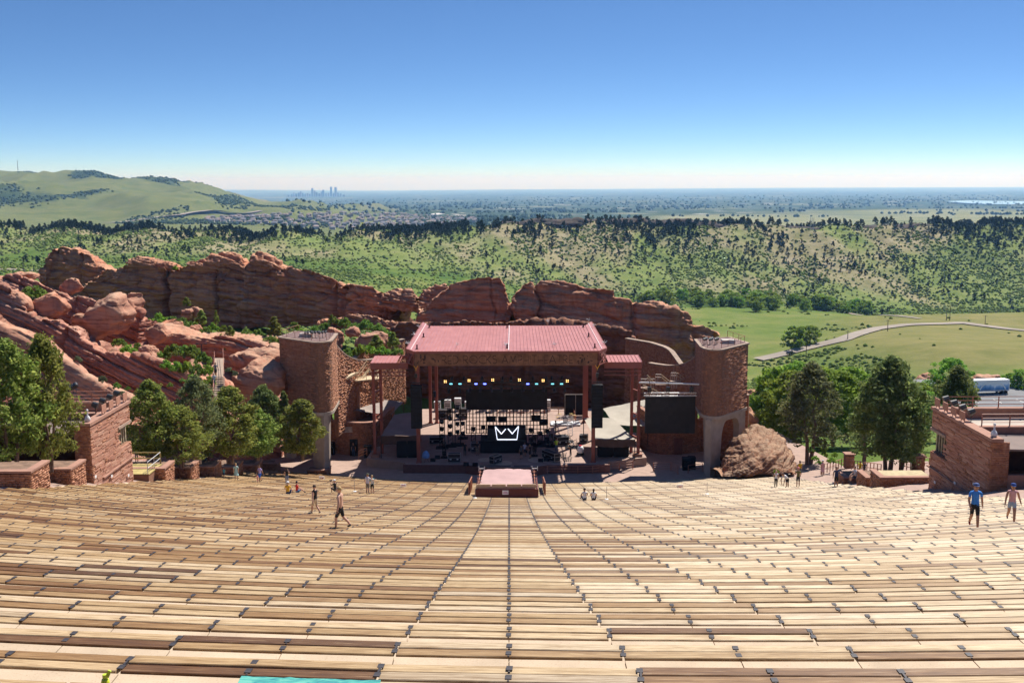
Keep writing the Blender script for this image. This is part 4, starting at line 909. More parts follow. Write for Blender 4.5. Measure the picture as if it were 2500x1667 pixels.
# --- the long ridge behind the stage
rock('rounded red sandstone dome at the far end of the long ridge', [(86, 700, 196), (92, 655, 196), (108, 621, 197), (128, 602, 198), (150, 595, 198), (179, 600, 198), (208, 616, 197), (238, 639, 196), (262, 656, 195), (285, 668, 195)],
     [(80, 720, 187), (140, 728, 186), (200, 730, 186), (300, 740, 186)], 150, 80, 24, 22, 9, .12, strata=(3.0, 1.0), tilt=(.30, .1), warp=.5, lump=(9, 1.6), fine=(1.3, .3), cracks=.7, seed=11)
rock('long banded red sandstone wall running behind the hollow left of stage', [(196, 690, 192), (230, 668, 192), (259, 656, 192), (283, 655, 192), (298, 646, 191), (318, 642, 191), (387, 649, 190), (430, 658, 190), (446, 650, 190), (488, 646, 189), (540, 650, 188), (583, 658, 188), (601, 655, 187), (670, 657, 186), (700, 648, 185), (725, 652, 184), (760, 660, 183), (798, 671, 181), (838, 684, 179), (873, 692, 177), (910, 702, 175), (949, 716, 173), (975, 730, 172)],
     [(150, 720, 184), (200, 740, 183), (342, 780, 182), (440, 797, 180), (595, 803, 176), (700, 800, 173), (800, 796, 170), (900, 790, 166), (990, 800, 163)], 360, 84, 18, 14, 9, .06, strata=(3.6, 1.5), tilt=(.13, .0), warp=.45, lump=(9, 1.3), fine=(1.1, .35), cracks=1.8, seed=12, hard=7)
rock('flat layered cap rock on the ridge next to the dome', [(307, 640, 191.5), (312, 629, 191.5), (327, 624, 192), (369, 624, 192), (400, 632, 192), (434, 644, 191.5), (442, 654, 191)], [(305, 650, 188.2), (340, 654, 188), (390, 660, 187.5), (446, 664, 187.5)], 90, 30, 16, 6, 3, .3, strata=(1.2, .6), tilt=(.25, 0), lump=(4, .7), fine=(.8, .2), seed=13)
rock('brown humped cap rock at the highest part of the ridge', [(452, 646, 190), (458, 633, 190), (494, 634, 190), (521, 617, 190), (556, 611, 190), (583, 617, 190), (598, 630, 189.5), (606, 650, 189)], [(450, 655, 186.5), (500, 660, 186), (560, 668, 185.5), (608, 668, 185.5)], 100, 40, 16, 7, 4, .3, strata=(2.0, .7), tilt=(.25, 0), lump=(5, 1.), fine=(.9, .2), seed=14)
rock('round-topped cap rock beside the humped one on the ridge', [(598, 655, 188.5), (604, 635, 188.5), (613, 620, 189), (628, 614, 189), (655, 620, 188.5), (685, 635, 188), (698, 652, 187.5)], [(597, 666, 185), (640, 672, 184.5), (700, 668, 184)], 90, 40, 16, 7, 4, .35, strata=(2.2, .7), tilt=(.28, 0), lump=(5, 1.), fine=(.9, .2), seed=15)
rock('small stepped red block left of the gap in the ridge', [(926, 740, 171.5), (934, 722, 171.5), (955, 704, 172), (985, 697, 172), (1002, 699, 172), (1015, 712, 171.5), (1023, 730, 171)], [(915, 752, 167), (970, 762, 166.5), (1030, 762, 166)], 80, 40, 16, 8, 5, .2, strata=(1.4, .7), tilt=(.2, 0), lump=(5, .8), fine=(.8, .2), cracks=.5, seed=16)
rock('rounded red block tucked beside the biggest square block', [(1014, 752, 172), (1020, 730, 172), (1030, 704, 172.5), (1060, 692, 172.5), (1090, 692, 172), (1104, 706, 171)], [(1010, 765, 168), (1050, 772, 168), (1110, 772, 168)], 80, 44, 16, 9, 5, .2, strata=(2.0, .7), tilt=(.2, 0), lump=(5, .9), fine=(.8, .2), seed=17)
rock('biggest smooth square-shouldered red block above the stage roof', [(1020, 760, 166), (1030, 745, 166.5), (1052, 728, 167), (1076, 711, 168), (1098, 692, 168), (1133, 680, 168), (1164, 676, 168), (1200, 675, 168), (1222, 677, 168), (1236, 694, 167.5), (1245, 726, 167), (1248, 752, 166)], [(1000, 800, 160), (1060, 815, 158.5), (1150, 815, 158), (1249, 812, 158)], 170, 86, 22, 14, 9, .05, strata=(4.5, .75), tilt=(.05, 0), warp=.25, lump=(10, .9), fine=(1.2, .22), cracks=.5, seed=18)
rock('long tapering red slab stretching right behind the stage roof', [(1249, 755, 165), (1252, 715, 165.5), (1272, 694, 166), (1294, 684, 166), (1309, 687, 166), (1336, 686, 166), (1366, 686, 166), (1405, 690, 165.5), (1451, 699, 165), (1500, 705, 164.5), (1505, 716, 164.5), (1558, 735, 164), (1604, 738, 164), (1642, 757, 164), (1676, 766, 165), (1715, 791, 166), (1757, 808, 167), (1760, 822, 167)],
     [(1250, 815, 157), (1350, 825, 155), (1450, 845, 153), (1550, 870, 152), (1650, 885, 154), (1760, 880, 158)], 350, 86, 18, 14, 9, .06, strata=(4.0, .9), tilt=(.19, .0), warp=.4, lump=(7, 1.3), fine=(1.1, .3), cracks=1.3, seed=19)
rock('low layered red ledge along the foot of the ridge', [(770, 790, 168), (800, 772, 168), (850, 766, 168), (900, 768, 167), (960, 780, 166), (1010, 790, 165)], [(765, 800, 161), (830, 800, 160), (900, 806, 159), (1000, 830, 157)], 160, 36, 14, 6, 3, .1, strata=(.9, .7), tilt=(.08, 0), lump=(5, .5), fine=(.8, .2), seed=20)
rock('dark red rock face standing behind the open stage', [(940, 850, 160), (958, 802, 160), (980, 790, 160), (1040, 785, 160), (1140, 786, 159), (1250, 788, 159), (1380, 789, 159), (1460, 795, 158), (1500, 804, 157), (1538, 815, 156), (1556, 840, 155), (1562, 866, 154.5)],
     [(930, 1004, 153.5), (1000, 1010, 153), (1240, 1012, 152.6), (1450, 1012, 152.6), (1560, 1005, 151)], 300, 90, 20, 8, 3, .04, strata=(2.4, .9), tilt=(.06, 0), warp=.6, lump=(9, 1.1), fine=(1., .25), cracks=.7, seed=21, toe=-2., mat=rock_mat('shade_toned_sandstone', (.19, .09, .062), (.27, .15, .10), (.075, .04, .032), .2))  # rock tones darkened to paint in the shade under the stage roof
# --- the slope at the left
rock('broad sloping apron of red rock at the left above the trees', steep=0, crest=[(-60, 664, 150), (0, 674, 148), (40, 669, 147), (74, 679, 146), (101, 690, 146), (143, 710, 146), (193, 724, 147), (238, 738, 148), (283, 750, 150), (335, 764, 152), (402, 806, 152), (461, 824, 150), (536, 821, 150), (595, 827, 148), (673, 848, 142), (690, 870, 136)],
     base=[(-60, 1180, 88), (50, 1150, 93), (190, 1110, 102), (330, 1075, 110), (420, 1060, 118), (520, 1050, 123), (600, 1050, 126), (690, 1060, 128)], ns=200, nf=140, nb=10, back=10, drop=6, bulge=.0, mat=M_apron, strata=(2.2, .9), tilt=(.46, -.02), warp=.35, lump=(9, 1.2), fine=(1.1, .4), cracks=1.2, seed=22, hard=6, terrace=5.5).location.z -= 2.6
_sl = dict(tilt=(.44, 0), warp=.16, fine=(.7, .14), hard=8, mat=M_apron, jnt=.3)
rock('upper grey-topped red slab at the left skyline', [(-60, 668, 141), (0, 676, 141), (40, 670, 141), (74, 680, 141), (143, 710, 140), (193, 723, 140), (283, 749, 139), (341, 764, 139), (352, 790, 138)], [(-60, 800, 135), (60, 800, 134), (160, 812, 133), (250, 835, 132), (350, 840, 132)], 220, 70, 20, 6, 4., .06, strata=(1.7, .9), lump=(7, .9), cracks=.8, seed=51, **_sl)
rock('wide middle slab with diagonal pale bands on the left slope', [(-60, 686, 128), (0, 696, 128), (40, 722, 128), (60, 752, 127.5), (78, 775, 127), (143, 780, 126), (188, 800, 125), (198, 828, 124.5), (245, 860, 124), (330, 870, 123), (385, 884, 122.5), (430, 908, 122), (505, 944, 121), (515, 965, 120)], [(-60, 960, 118), (60, 965, 117), (160, 975, 116), (250, 985, 115), (330, 1000, 115), (430, 1010, 115), (520, 1010, 116)], 320, 110, 22, 6, 3., .04, strata=(1.5, 1.0), lump=(8, .9), cracks=.9, seed=52, **_sl)
rock('smooth lower lobe of light red rock above the left trees', [(-60, 776, 113), (0, 792, 113), (50, 808, 113), (90, 830, 112.5), (155, 882, 111), (208, 920, 110), (260, 945, 109.5), (300, 958, 109), (335, 975, 108.5)], [(-60, 1040, 104), (50, 1030, 104), (190, 1020, 103), (340, 1030, 103)], 220, 80, 22, 6, 2.5, .10, strata=(3.6, .8), lump=(10, .8), cracks=.3, seed=53, tilt=(.44, 0), warp=.2, fine=(1., .10), mat=M_rockL, jnt=.2)
rock('long pale shelf rock above the stair bushes', [(352, 800, 150), (402, 806, 150), (461, 824, 149), (536, 821, 149), (595, 827, 147), (673, 848, 143), (690, 862, 141)], [(352, 870, 140), (460, 890, 139), (600, 905, 138), (692, 930, 137)], 190, 50, 24, 10, 1.0, .05, strata=(1.4, .6), lump=(6, .7), cracks=.6, seed=54, tilt=(.15, 0), warp=.2, fine=(.8, .15), mat=M_rockL, jnt=.4)
_bl = [((-30, 700, 62, 800), 128, 'pink weathered block at the picture\'s left edge', .3), ((59, 718, 156, 776), 130, 'grey-topped boulder below the round green bush', .25), ((161, 733, 305, 822), 131, 'largest flat-topped boulder overhanging the left slope', .42),
       ((240, 722, 340, 768), 138, 'slab sticking out behind the largest flat-topped boulder', .3), ((133, 682, 197, 720), 142, 'pale boulder perched at the foot of the dome', .5), ((352, 789, 410, 838), 133, 'split pale boulder above the stair bushes', .5), ((335, 840, 386, 880), 124, 'square red boulder at the edge of the stair bushes', .2),
       ((20, 716, 60, 760), 128, 'narrow red boulder beside the pink block', .7), ((-20, 664, 80, 690), 150, 'flat slab along the skyline at the left edge', .1), ((442, 750, 466, 778), 165, 'small upright boulder at the foot of the long wall', 1.2), ((462, 745, 488, 777), 166, 'upright red boulder leaning on the long wall', 1.0), ((405, 784, 446, 808), 158, 'low boulder among the hollow\'s bushes', .1), ((460, 790, 492, 815), 156, 'pointed pale boulder among the hollow\'s bushes', .5),
       ((560, 880, 690, 985), 122, 'tilted pale slab beside the stone stair', .62), ((552, 852, 684, 905), 129, 'long pale slab above the stone stair', .12), ((792, 800, 838, 850), 146, 'tall split boulder behind the left tower', -.2), ((840, 796, 878, 822), 150, 'rounded boulder on top of the cluster behind the left tower', .1), ((866, 806, 944, 852), 147, 'broad cracked boulder behind the left tower wall', .1), ((780, 820, 812, 856), 143, 'dark boulder next to the tall split one', .4),
       ((2368, 917, 2462, 946), 330, 'long red boulder beside the white trailer', .05), ((2400, 936, 2462, 968), 322, 'broken red boulder in front of the long one', .1), ((2330, 922, 2392, 950), 318, 'low red boulder behind the white trailer', .05), ((2236, 912, 2308, 940), 345, 'pale low rock above the car park wall', .05), ((1818, 950, 1860, 984), 160, 'red boulder peeping out behind the right tower', .3), ((1816, 985, 1850, 1040), 142, 'dark boulder between the right tower and the green trees', .6), ((2090, 930, 2140, 960), 210, 'small pale rock between the two biggest trees', .1)]
for i, (bx_, Y_, lab, ro) in enumerate(_bl): boulder(lab, bx_, Y_, .9, ro, 300+i, M_rockL if i < 20 else M_rock)
rock('tan fissured boulder between the right tower and the trees', steep=0, crest=[(1758, 1150, 117), (1778, 1100, 119), (1800, 1066, 120), (1820, 1047, 121), (1861, 1042, 121.5), (1900, 1052, 121), (1920, 1085, 120), (1932, 1130, 118)], base=[(1755, 1163, 113.5), (1800, 1163, 111.5), (1870, 1160, 111), (1940, 1158, 110)], ns=130, nf=80, nb=20, back=8, drop=5, bulge=.2, mat=rock_mat('tan_sandstone', (.22, .125, .08), (.31, .20, .13), (.10, .058, .042), .5), strata=(.8, .42), tilt=(-.55, .2), warp=.35, lump=(4, .7), fine=(.7, .16), cracks=.3, seed=31, jnt=.25)
# ================================================================ TREES AND SCRUB
def leaf_mat(name, c0, c1, c2, tr=.35):
    b = NB(name); r = b.isl(); P = b.geo(); n = b.noise(P, .9, 3); o = b.objrand()
    c = b.ramp(b.math('ADD', b.math('MULTIPLY', r, .55), b.math('MULTIPLY', n, .45)), [(.2, c0), (.5, c1), (.82, c2)])
    hs = b.n('ShaderNodeHueSaturation'); b.l(c, hs.inputs['Color']); b.l(b.math('ADD', b.math('MULTIPLY', o, .05), .475), hs.inputs['Hue']); b.l(b.math('ADD', b.math('MULTIPLY', o, .4), .8), hs.inputs['Value'])
    b.set(hs.outputs[0], .7); b.b.inputs['Specular IOR Level'].default_value = .15
    t = b.n('ShaderNodeBsdfTranslucent'); b.l(hs.outputs[0], t.inputs[0]); mx = b.n('ShaderNodeMixShader'); mx.inputs[0].default_value = tr
    b.l(b.b.outputs[0], mx.inputs[1]); b.l(t.outputs[0], mx.inputs[2]); b.l(mx.outputs[0], b.o.inputs[0]); return b.m
L_jun = leaf_mat('juniper_leaves', (.10, .15, .03), (.23, .285, .055), (.38, .40, .11), .55)
L_jund = leaf_mat('dark_juniper_leaves', (.08, .12, .036), (.165, .21, .062), (.28, .305, .10), .55)
L_dec = leaf_mat('bright_leaves', (.11, .19, .02), (.22, .34, .045), (.33, .44, .08), .55)
L_bush = leaf_mat('bush_leaves', (.085, .15, .024), (.17, .26, .045), (.26, .33, .08), .5)
L_sage = leaf_mat('sage_leaves', (.09, .115, .05), (.15, .17, .08), (.22, .23, .13), .3)
M_bark = simple('juniper_bark', (.17, .11, .08), .9, .3, 6., bump=.4)
def leaves(centres, radii, per, size, rg, flat=.85, up=.25):
    """quads scattered through clumps"""
    n = len(centres)*per; c = np.repeat(centres, per, 0); r = np.repeat(radii, per)
    d = rg.normal(size=(n, 3)); d /= np.linalg.norm(d, axis=1)[:, None]; rad = r*rg.random(n)**.45
    p = c+d*rad[:, None]*np.array([1, 1, flat])
    nr = d+rg.normal(size=(n, 3))*.7; nr[:, 2] += up; nr /= np.linalg.norm(nr, axis=1)[:, None]
    h = rg.normal(size=(n, 3)); a = np.cross(nr, h); a /= np.linalg.norm(a, axis=1)[:, None]; b_ = np.cross(nr, a); s = size*rg.uniform(.6, 1.4, n)
    a *= s[:, None]; b_ *= (s*rg.uniform(.45, .9, n))[:, None]
    V = np.stack([p-a, p-b_*.8, p+a, p+b_*.8], 1).reshape(-1, 3); return V, np.arange(4*n).reshape(-1, 4)
def limb(m, pts, r0, r1, n=6):
    k = len(pts)-1
    for i in range(k): m.tube(pts[i], pts[i+1], r0+(r1-r0)*i/k, n, r0+(r1-r0)*(i+1)/k)
def make_tree(kind, seed, h=7., w=3.4, trunk=.9, stems=2, nclump=90, per=80, size=.12, mat=None, profile='juniper', lobes=None):
    rg = np.random.default_rng(seed); m = MB(); cs, rs = [], []
    prof = {'juniper': lambda t: (math.sin(math.pi*min(1, (t+.10)/1.10)**.8))**.6*(1-.22*t), 'cone': lambda t: (1-t)**.8*min(1, t*6+.3), 'round': lambda t: math.sqrt(max(0, 1-(2*t-1)**2))*.98+.05, 'column': lambda t: .9*(1-t**4)*min(1, t*5+.4)}[profile]
    for k in range(nclump):
        t = rg.random()**.85; a = rg.random()*2*math.pi; lob = 1+.28*math.sin(3*a+seed)*math.sin(5*t+seed*2)+.18*rg.normal()*.6
        rr = w/2*prof(t)*lob*(rg.random()**.33); z = trunk+t*(h-trunk); cs.append((rr*math.cos(a), rr*math.sin(a), z)); rs.append(rg.uniform(.28, .55)*w/3.4*(1.1-.35*t))
    cs = np.array(cs); rs = np.array(rs); tips = []
    for s in range(stems):
        a = rg.random()*6.28; b0 = np.array([math.cos(a), math.sin(a), 0])*.14*(stems > 1); pts = [b0]; 
        for z in np.linspace(.12, .82, 6): pts.append(np.array([b0[0]*(1+z*6)+rg.normal()*.10, b0[1]*(1+z*6)+rg.normal()*.10, z*h]))
        limb(m, pts, .035*h*.85/math.sqrt(stems), .02); tips += pts[2:]
    T = np.array(tips)
    for i in rg.choice(nclump, min(nclump, 26), False):
        q = T[np.argmin(np.linalg.norm(T-cs[i]+np.array([0, 0, .5]), axis=1))]; mid = (q+cs[i])/2+rg.normal(size=3)*.15; limb(m, [q, mid, cs[i]], .05, .015, 4)
    V, Fq = leaves(cs, rs, per, size, rg)
    return m.mesh('trunk', M_bark), mesh('crown', V, Fq, mat)
TREES = {}
def tree_proto(key, **k): TREES[key] = (make_tree(key, **k), k.get('h', 7.), k.get('w', 3.4))
for i in range(3): tree_proto('jun%d' % i, seed=10+i, h=7., w=4.2, trunk=1.1, stems=2+i % 2, nclump=150, per=80, size=.115, mat=L_jun)
for i in range(2): tree_proto('dark%d' % i, seed=20+i, h=8.5, w=5.0, trunk=1.7, stems=2+i, nclump=190, per=85, size=.125, mat=L_jund)
tree_proto('airy', seed=25, h=8.5, w=5.0, trunk=2.2, stems=2, nclump=120, per=62, size=.125, mat=leaf_mat('grey_juniper_leaves', (.08, .11, .045), (.16, .19, .075), (.27, .28, .12), .5))
tree_proto('col', seed=31, h=6., w=1.9, trunk=.5, stems=1, nclump=90, per=75, size=.10, mat=L_jund, profile='column')
tree_proto('cone', seed=33, h=4., w=2.2, trunk=.25, stems=1, nclump=80, per=70, size=.10, mat=L_jun, profile='cone')
for i in range(2): tree_proto('dec%d' % i, seed=40+i, h=11., w=7., trunk=1.8, stems=3, nclump=170, per=80, size=.20, mat=L_dec, profile='round')
for i in range(2): tree_proto('far%d' % i, seed=44+i, h=10., w=8., trunk=1.4, stems=2, nclump=70, per=40, size=.42, mat=L_dec, profile='round')
def tree(key, label, base, h, w, rot=None, group=None, name='juniper_tree', cat='tree'):
    (tm_, cm), ph, pw2 = TREES[key]; t = thing(name, label, cat, base, rng.random()*6.28 if rot is None else rot, group, (w/pw2, w/pw2, h/ph))
    link('trunk', tm_, t); link('crown', cm, t); return t
def tree_px(key, label, px, py, top, wpx, Yv=None, zb=None, **k):
    b_ = on_seat(px, py) if Yv is None else atY(px, py, Yv); d = (b_-CAM)@FW; tree(key, label, b_, (py-top)/(F/d)*1.03, wpx/(F/d), **k)
gl, gr_ = 'junipers along the left seat edge', 'junipers along the right seat edge'
tree_px('jun0', 'big bright juniper at the picture\'s left edge beside the stone lodge', 34, 1150, 842, 190, Yv=67, group=gl)
tree_px('jun1', 'tall juniper leaning over the left stone lodge', 122, 1152, 830, 150, Yv=70, group=gl)
tree_px('jun2', 'pointed juniper right behind the left stone lodge', 372, 1128, 936, 125, Yv=91, group=gl)
tree_px('jun1', 'low round juniper with two thin trunks in a planter', 443, 1140, 995, 135, Yv=92, group=gl)
tree_px('airy', 'greyish airy juniper below the stone stair', 484, 1132, 926, 130, Yv=97, group=gl)
tree_px('jun0', 'broad yellow-green juniper in the middle of the left row', 563, 1132, 950, 140, Yv=102, group=gl)
tree_px('jun2', 'small rounded juniper at the end of the left row', 628, 1124, 998, 100, Yv=108, group=gl)
tree_px('dark1', 'dark juniper behind the small rounded one', 646, 1112, 948, 105, Yv=116, group=gl)
tree_px('col', 'slim dark columnar juniper against the left tower', 697, 1113, 958, 42, Yv=114, group=gl)
tree_px('jun0', 'bushy juniper in front of the left tower\'s concrete leg', 740, 1123, 980, 115, Yv=112, group=gl)
tree_px('airy', 'tall grey-green juniper with a bare trunk beside the tan boulder', 1975, 1140, 896, 165, group=gr_)
tree_px('dark1', 'darkest and widest juniper over the right planters', 2166, 1163, 884, 190, group=gr_)
tree_px('dark0', 'dark juniper merging with the widest one on its right side', 2196, 1157, 930, 120, group=gr_)
tree_px('airy', 'shorter juniper left of the widest dark one', 2112, 1147, 965, 110, group=gr_)
tree_px('dark1', 'juniper rising behind the right stone lodge', 2332, 1040, 900, 105, Yv=135, group=gr_)
tree_px('dec1', 'round bright green tree by the car park rocks', 2320, 985, 880, 90, Yv=200, group='leafy trees behind the right row', name='leafy_tree')
tree_px('cone', 'tiny spruce in the bed behind the seats', 2012, 1122, 1070, 20, group=gr_, name='spruce_tree')
for i, (px, py, tp, wd, Yv, lab) in enumerate([(1890, 1110, 905, 130, 150, 'bright leafy tree beside the right tower'), (1990, 1090, 905, 150, 165, 'bright leafy tree behind the bare-trunked juniper'), (2065, 1080, 905, 150, 160, 'bright leafy tree left of the widest juniper'), (1875, 1060, 960, 90, 175, 'paler leafy tree nearest the tower\'s stone wall'), (1945, 1040, 890, 110, 200, 'leafy tree top showing over the bright ones'), (2035, 1090, 912, 140, 152, 'bright leafy tree in the gap between the two right junipers'), (2105, 1085, 922, 130, 172, 'bright leafy tree behind the widest juniper, its left part'), (1935, 1095, 915, 130, 142, 'bright leafy tree behind the tan boulder'), (2235, 1075, 940, 110, 165, 'bright leafy tree right behind the widest juniper'), (2270, 1060, 960, 90, 150, 'leafy tree at the shaded lodge\'s far corner'), (2490, 975, 905, 70, 290, 'dark round tree at the car park\'s far corner')]):
    tree_px('dec%d' % (i % 2), lab, px, py, tp, wd, Yv=Yv, group='leafy trees behind the right row', name='leafy_tree')
tree_px('far0', 'lone cottonwood beside the pale road, left half', 1938, 862, 800, 55, Yv=500, group='cottonwoods by the pale road', name='cottonwood_tree')
tree_px('far1', 'lone cottonwood beside the pale road, right half', 1975, 862, 798, 58, Yv=505, group='cottonwoods by the pale road', name='cottonwood_tree')
# bushes: one low mound of leaves each
def make_bush(seed, mat, n=34, per=46, size=.10):
    rg = np.random.default_rng(seed); a = rg.random(n)*6.28; r = .9*rg.random(n)**.6; z = (1-r**2)*.75*rg.uniform(.45, 1.1, n); c = np.stack([r*np.cos(a), r*np.sin(a), z+.08], 1)
    V, Fq = leaves(c, rg.uniform(.16, .32, n), per, size, rg); return mesh('foliage', V, Fq, mat)
BUSH = [make_bush(60+i, L_bush) for i in range(3)]+[make_bush(70, L_sage), make_bush(71, L_dec)]
def bush(p, w, h, k, label, group, name='bush'):
    o = link(name, BUSH[k], None, p, (0, 0, rng.random()*6.28), (w/2, w/2, h)); return tag(o, label, 'bush', group)
def bush_field(boxes, lab, grp, kinds=(0, 1, 2, 4)):
    for (px, py, wpx, Yv) in boxes:
        b_ = atY(px, py, Yv); d = (b_-CAM)@FW; s = wpx*d/F; bush(b_-(0, 0, .15*s), s, s*rng.uniform(.5, .75), int(rng.choice(kinds)), lab, grp)
rg = np.random.default_rng(5)
# (px, py base, width px, distance)
bush_field([(82, 722, 66, 132)], 'round green bush on top of the grey-topped boulder', None)
bush_field([(px, py+14, w_, Y_) for px, py, w_, Y_ in [(290, 825, 40, 128), (312, 845, 44, 126), (335, 838, 30, 129), (360, 862, 38, 124), (392, 858, 46, 125), (420, 850, 48, 126), (446, 848, 44, 127), (470, 852, 48, 126), (496, 868, 44, 124), (505, 895, 40, 121), (512, 920, 34, 119), (480, 895, 44, 121), (455, 888, 42, 122), (430, 885, 36, 122), (470, 918, 36, 119), (500, 945, 30, 117), (330, 858, 30, 125), (405, 880, 30, 122)]], 'dense bush in the thicket beside the stair', 'bushes beside the stone stair', (0, 1, 2, 4))
bush_field([(px, py+10, w_, Y_) for px, py, w_, Y_ in [(360, 785, 40, 160), (390, 778, 44, 164), (420, 775, 40, 166), (445, 782, 36, 162), (470, 788, 34, 160), (500, 800, 36, 156), (520, 792, 30, 162), (545, 800, 30, 158), (600, 812, 40, 155), (630, 818, 46, 152), (660, 825, 48, 148), (690, 830, 40, 146), (705, 815, 40, 152), (735, 808, 44, 154), (765, 806, 40, 155), (790, 790, 38, 158), (815, 778, 34, 160), (840, 782, 34, 158), (865, 790, 40, 156), (895, 790, 40, 155), (925, 796, 38, 153), (945, 810, 34, 150), (960, 830, 30, 148), (850, 860, 36, 143), (880, 850, 40, 142), (905, 845, 44, 143), (935, 850, 40, 143), (968, 850, 34, 146), (820, 860, 34, 141), (800, 852, 30, 141), (580, 825, 34, 150), (540, 818, 28, 153), (720, 790, 30, 160), (560, 838, 26, 148)]], 'green bush in the hollow behind the left tower', 'bushes in the hollow behind the left tower')
for i, (px, py, tp, wd, Yv, lab) in enumerate([(492, 795, 757, 34, 158, 'pale cone-shaped juniper in the hollow'), (528, 795, 758, 16, 156, 'thinnest cone-shaped juniper in the hollow'), (670, 822, 774, 44, 152, 'dark broad juniper in the hollow'), (562, 822, 796, 28, 150, 'small dark juniper at the hollow\'s edge'), (456, 748, 726, 26, 176, 'dark juniper at the foot of the long wall'), (810, 790, 768, 20, 158, 'little pointed juniper above the boulder cluster'), (918, 850, 818, 40, 141, 'dark juniper between the boulder cluster and the curved wall'), (960, 852, 812, 34, 142, 'upright juniper next to the dark rock face')]):
    tree_px('cone', lab, px, py, tp, wd, Yv=Yv, group='small junipers in the hollow')
bush_field([(px, py, w_, Y_) for px, py, w_, Y_ in [(190, 880, 20, 112), (250, 930, 24, 107), (285, 945, 22, 106), (312, 950, 16, 107), (300, 962, 18, 105), (415, 942, 18, 113), (445, 930, 18, 115), (395, 975, 26, 109), (560, 905, 22, 120), (575, 915, 16, 119), (420, 905, 16, 117)]], 'grey-green tuft on the sloping rock', 'tufts on the sloping rock', (3, 3, 0))
bush_field([(428, 656, 16, 186)], 'tiny bright bush wedged in a notch of the ridge', None, (4,))
bush_field([(px, py, w_, Y_) for px, py, w_, Y_ in [(1990, 1120, 20, 112), (2030, 1125, 24, 110), (2038, 1112, 18, 113), (2000, 1130, 18, 108), (1980, 1100, 22, 118), (1895, 1152, 16, 108)]], 'leafy plant in the bed behind the right seats', 'plants in the bed behind the right seats', (0, 4, 2))
# tall green scrub belt on the slope right of the towers
_bs = []
for i in range(95):
    px = rg.uniform(1835, 2500); py = rg.uniform(880, 1040); Y_ = 33.9
    p = hit(px, py, 135, 460)
    if p is None or (p[1] > 255 and p[0] > 80): continue
    d = (p-CAM)@FW; s = rg.uniform(2.5, 6.); bush(p-(0, 0, .3), s, s*rg.uniform(.45, .7), int(rg.choice((0, 1, 2, 4))), 'wild shrub on the slope beyond the trees', 'shrubs on the slope beyond the right-hand trees', 'shrub')
# ---------------- far vegetation
def blob(seed, kind):
    rg = np.random.default_rng(seed); V, Fs = [], []
    n, m_ = 5, 3
    for j in range(m_+1):
        t = j/m_
        for i in range(n):
            a = 6.283*i/n+j*.4; r = (math.sin(math.pi*min(1, t*.95+.08))**.7*(1-.45*t if kind == 'tree' else 1-.15*t))*rg.uniform(.7, 1.25)*.5; V.append((r*math.cos(a), r*math.sin(a), t*rg.uniform(.93, 1.07)))
    for j in range(m_):
        for i in range(n): Fs.append((j*n+i, j*n+(i+1) % n, (j+1)*n+(i+1) % n, (j+1)*n+i))
    return np.array(V), np.array(Fs)
def far_leaf(name, c0, c1):
    b = NB(name); r = b.isl(); P = b.geo(); n = b.noise(P, 1.4, 3, .7); c = b.ramp(b.math('ADD', b.math('MULTIPLY', r, .6), b.math('MULTIPLY', n, .4)), [(.25, c0), (.75, c1)])
    b.set(c, .9); b.b.inputs['Specular IOR Level'].default_value = .05; b.bump(n, 1., .6); return b.m
FT_ = far_leaf('far_juniper', (.018, .032, .014), (.05, .07, .028)); FS_ = far_leaf('far_scrub', (.09, .145, .03), (.175, .22, .06)); FSg = far_leaf('far_grey_scrub', (.075, .095, .04), (.15, .165, .08))
def far_tree_mesh(seed):
    rg = np.random.default_rng(seed); n = 14; t = rg.random(n)**.8; a = rg.random(n)*6.28; r = .36*np.sin(np.pi*np.clip(t*.9+.12, 0, 1))**.8*(1-.4*t)*rg.random(n)**.3
    V, Fq = leaves(np.stack([r*np.cos(a), r*np.sin(a), .12+t*.8], 1), np.full(n, .155), 7, .115, rg); return V, Fq
FTV = [far_tree_mesh(500+i) for i in range(4)]
def hogback(n, ymin, ymax, dens):
    out = []; rg = np.random.default_rng(int(n))
    while len(out) < n:
        k = n; Y_ = rg.uniform(ymin, ymax, k); a = rg.uniform(-.5, .5, k); u = a*Y_; P = np.stack([u, Y_, 0*u], 1); d = dens(u, Y_, P, rg); keep = rg.random(k) < d
        out += list(np.stack([u, Y_], 1)[keep])
    return np.array(out[:n])
def _crest(a): return np.interp(a, [-.5, -.1, 0, .5], [1090, 1110, 1150, 1150])
def dens_tree(u, Y_, P, rg):
    c = _crest(u/Y_); q = (c-Y_)     # metres below the crest towards us
    d = np.exp(-np.maximum(q, 0)/55)*.85+.035*(q < 330)*np.exp(-q/170)+.012
    d = d+1.6*np.exp(-(q/13)**2)*(u/Y_ > -.03)
    return np.clip(d*(.12+1.9*smooth(-.15, .4, fbm(P, 120, 3, seed=91))), 0, 1)*(Y_ < c+25)
pos = hogback(2500, 760, 1185, dens_tree); zz = zt(pos[:, 0], pos[:, 1]); hh = rng.uniform(3.6, 8.2, len(pos))*np.where(pos[:, 1] > 1050, 1.15, .85)
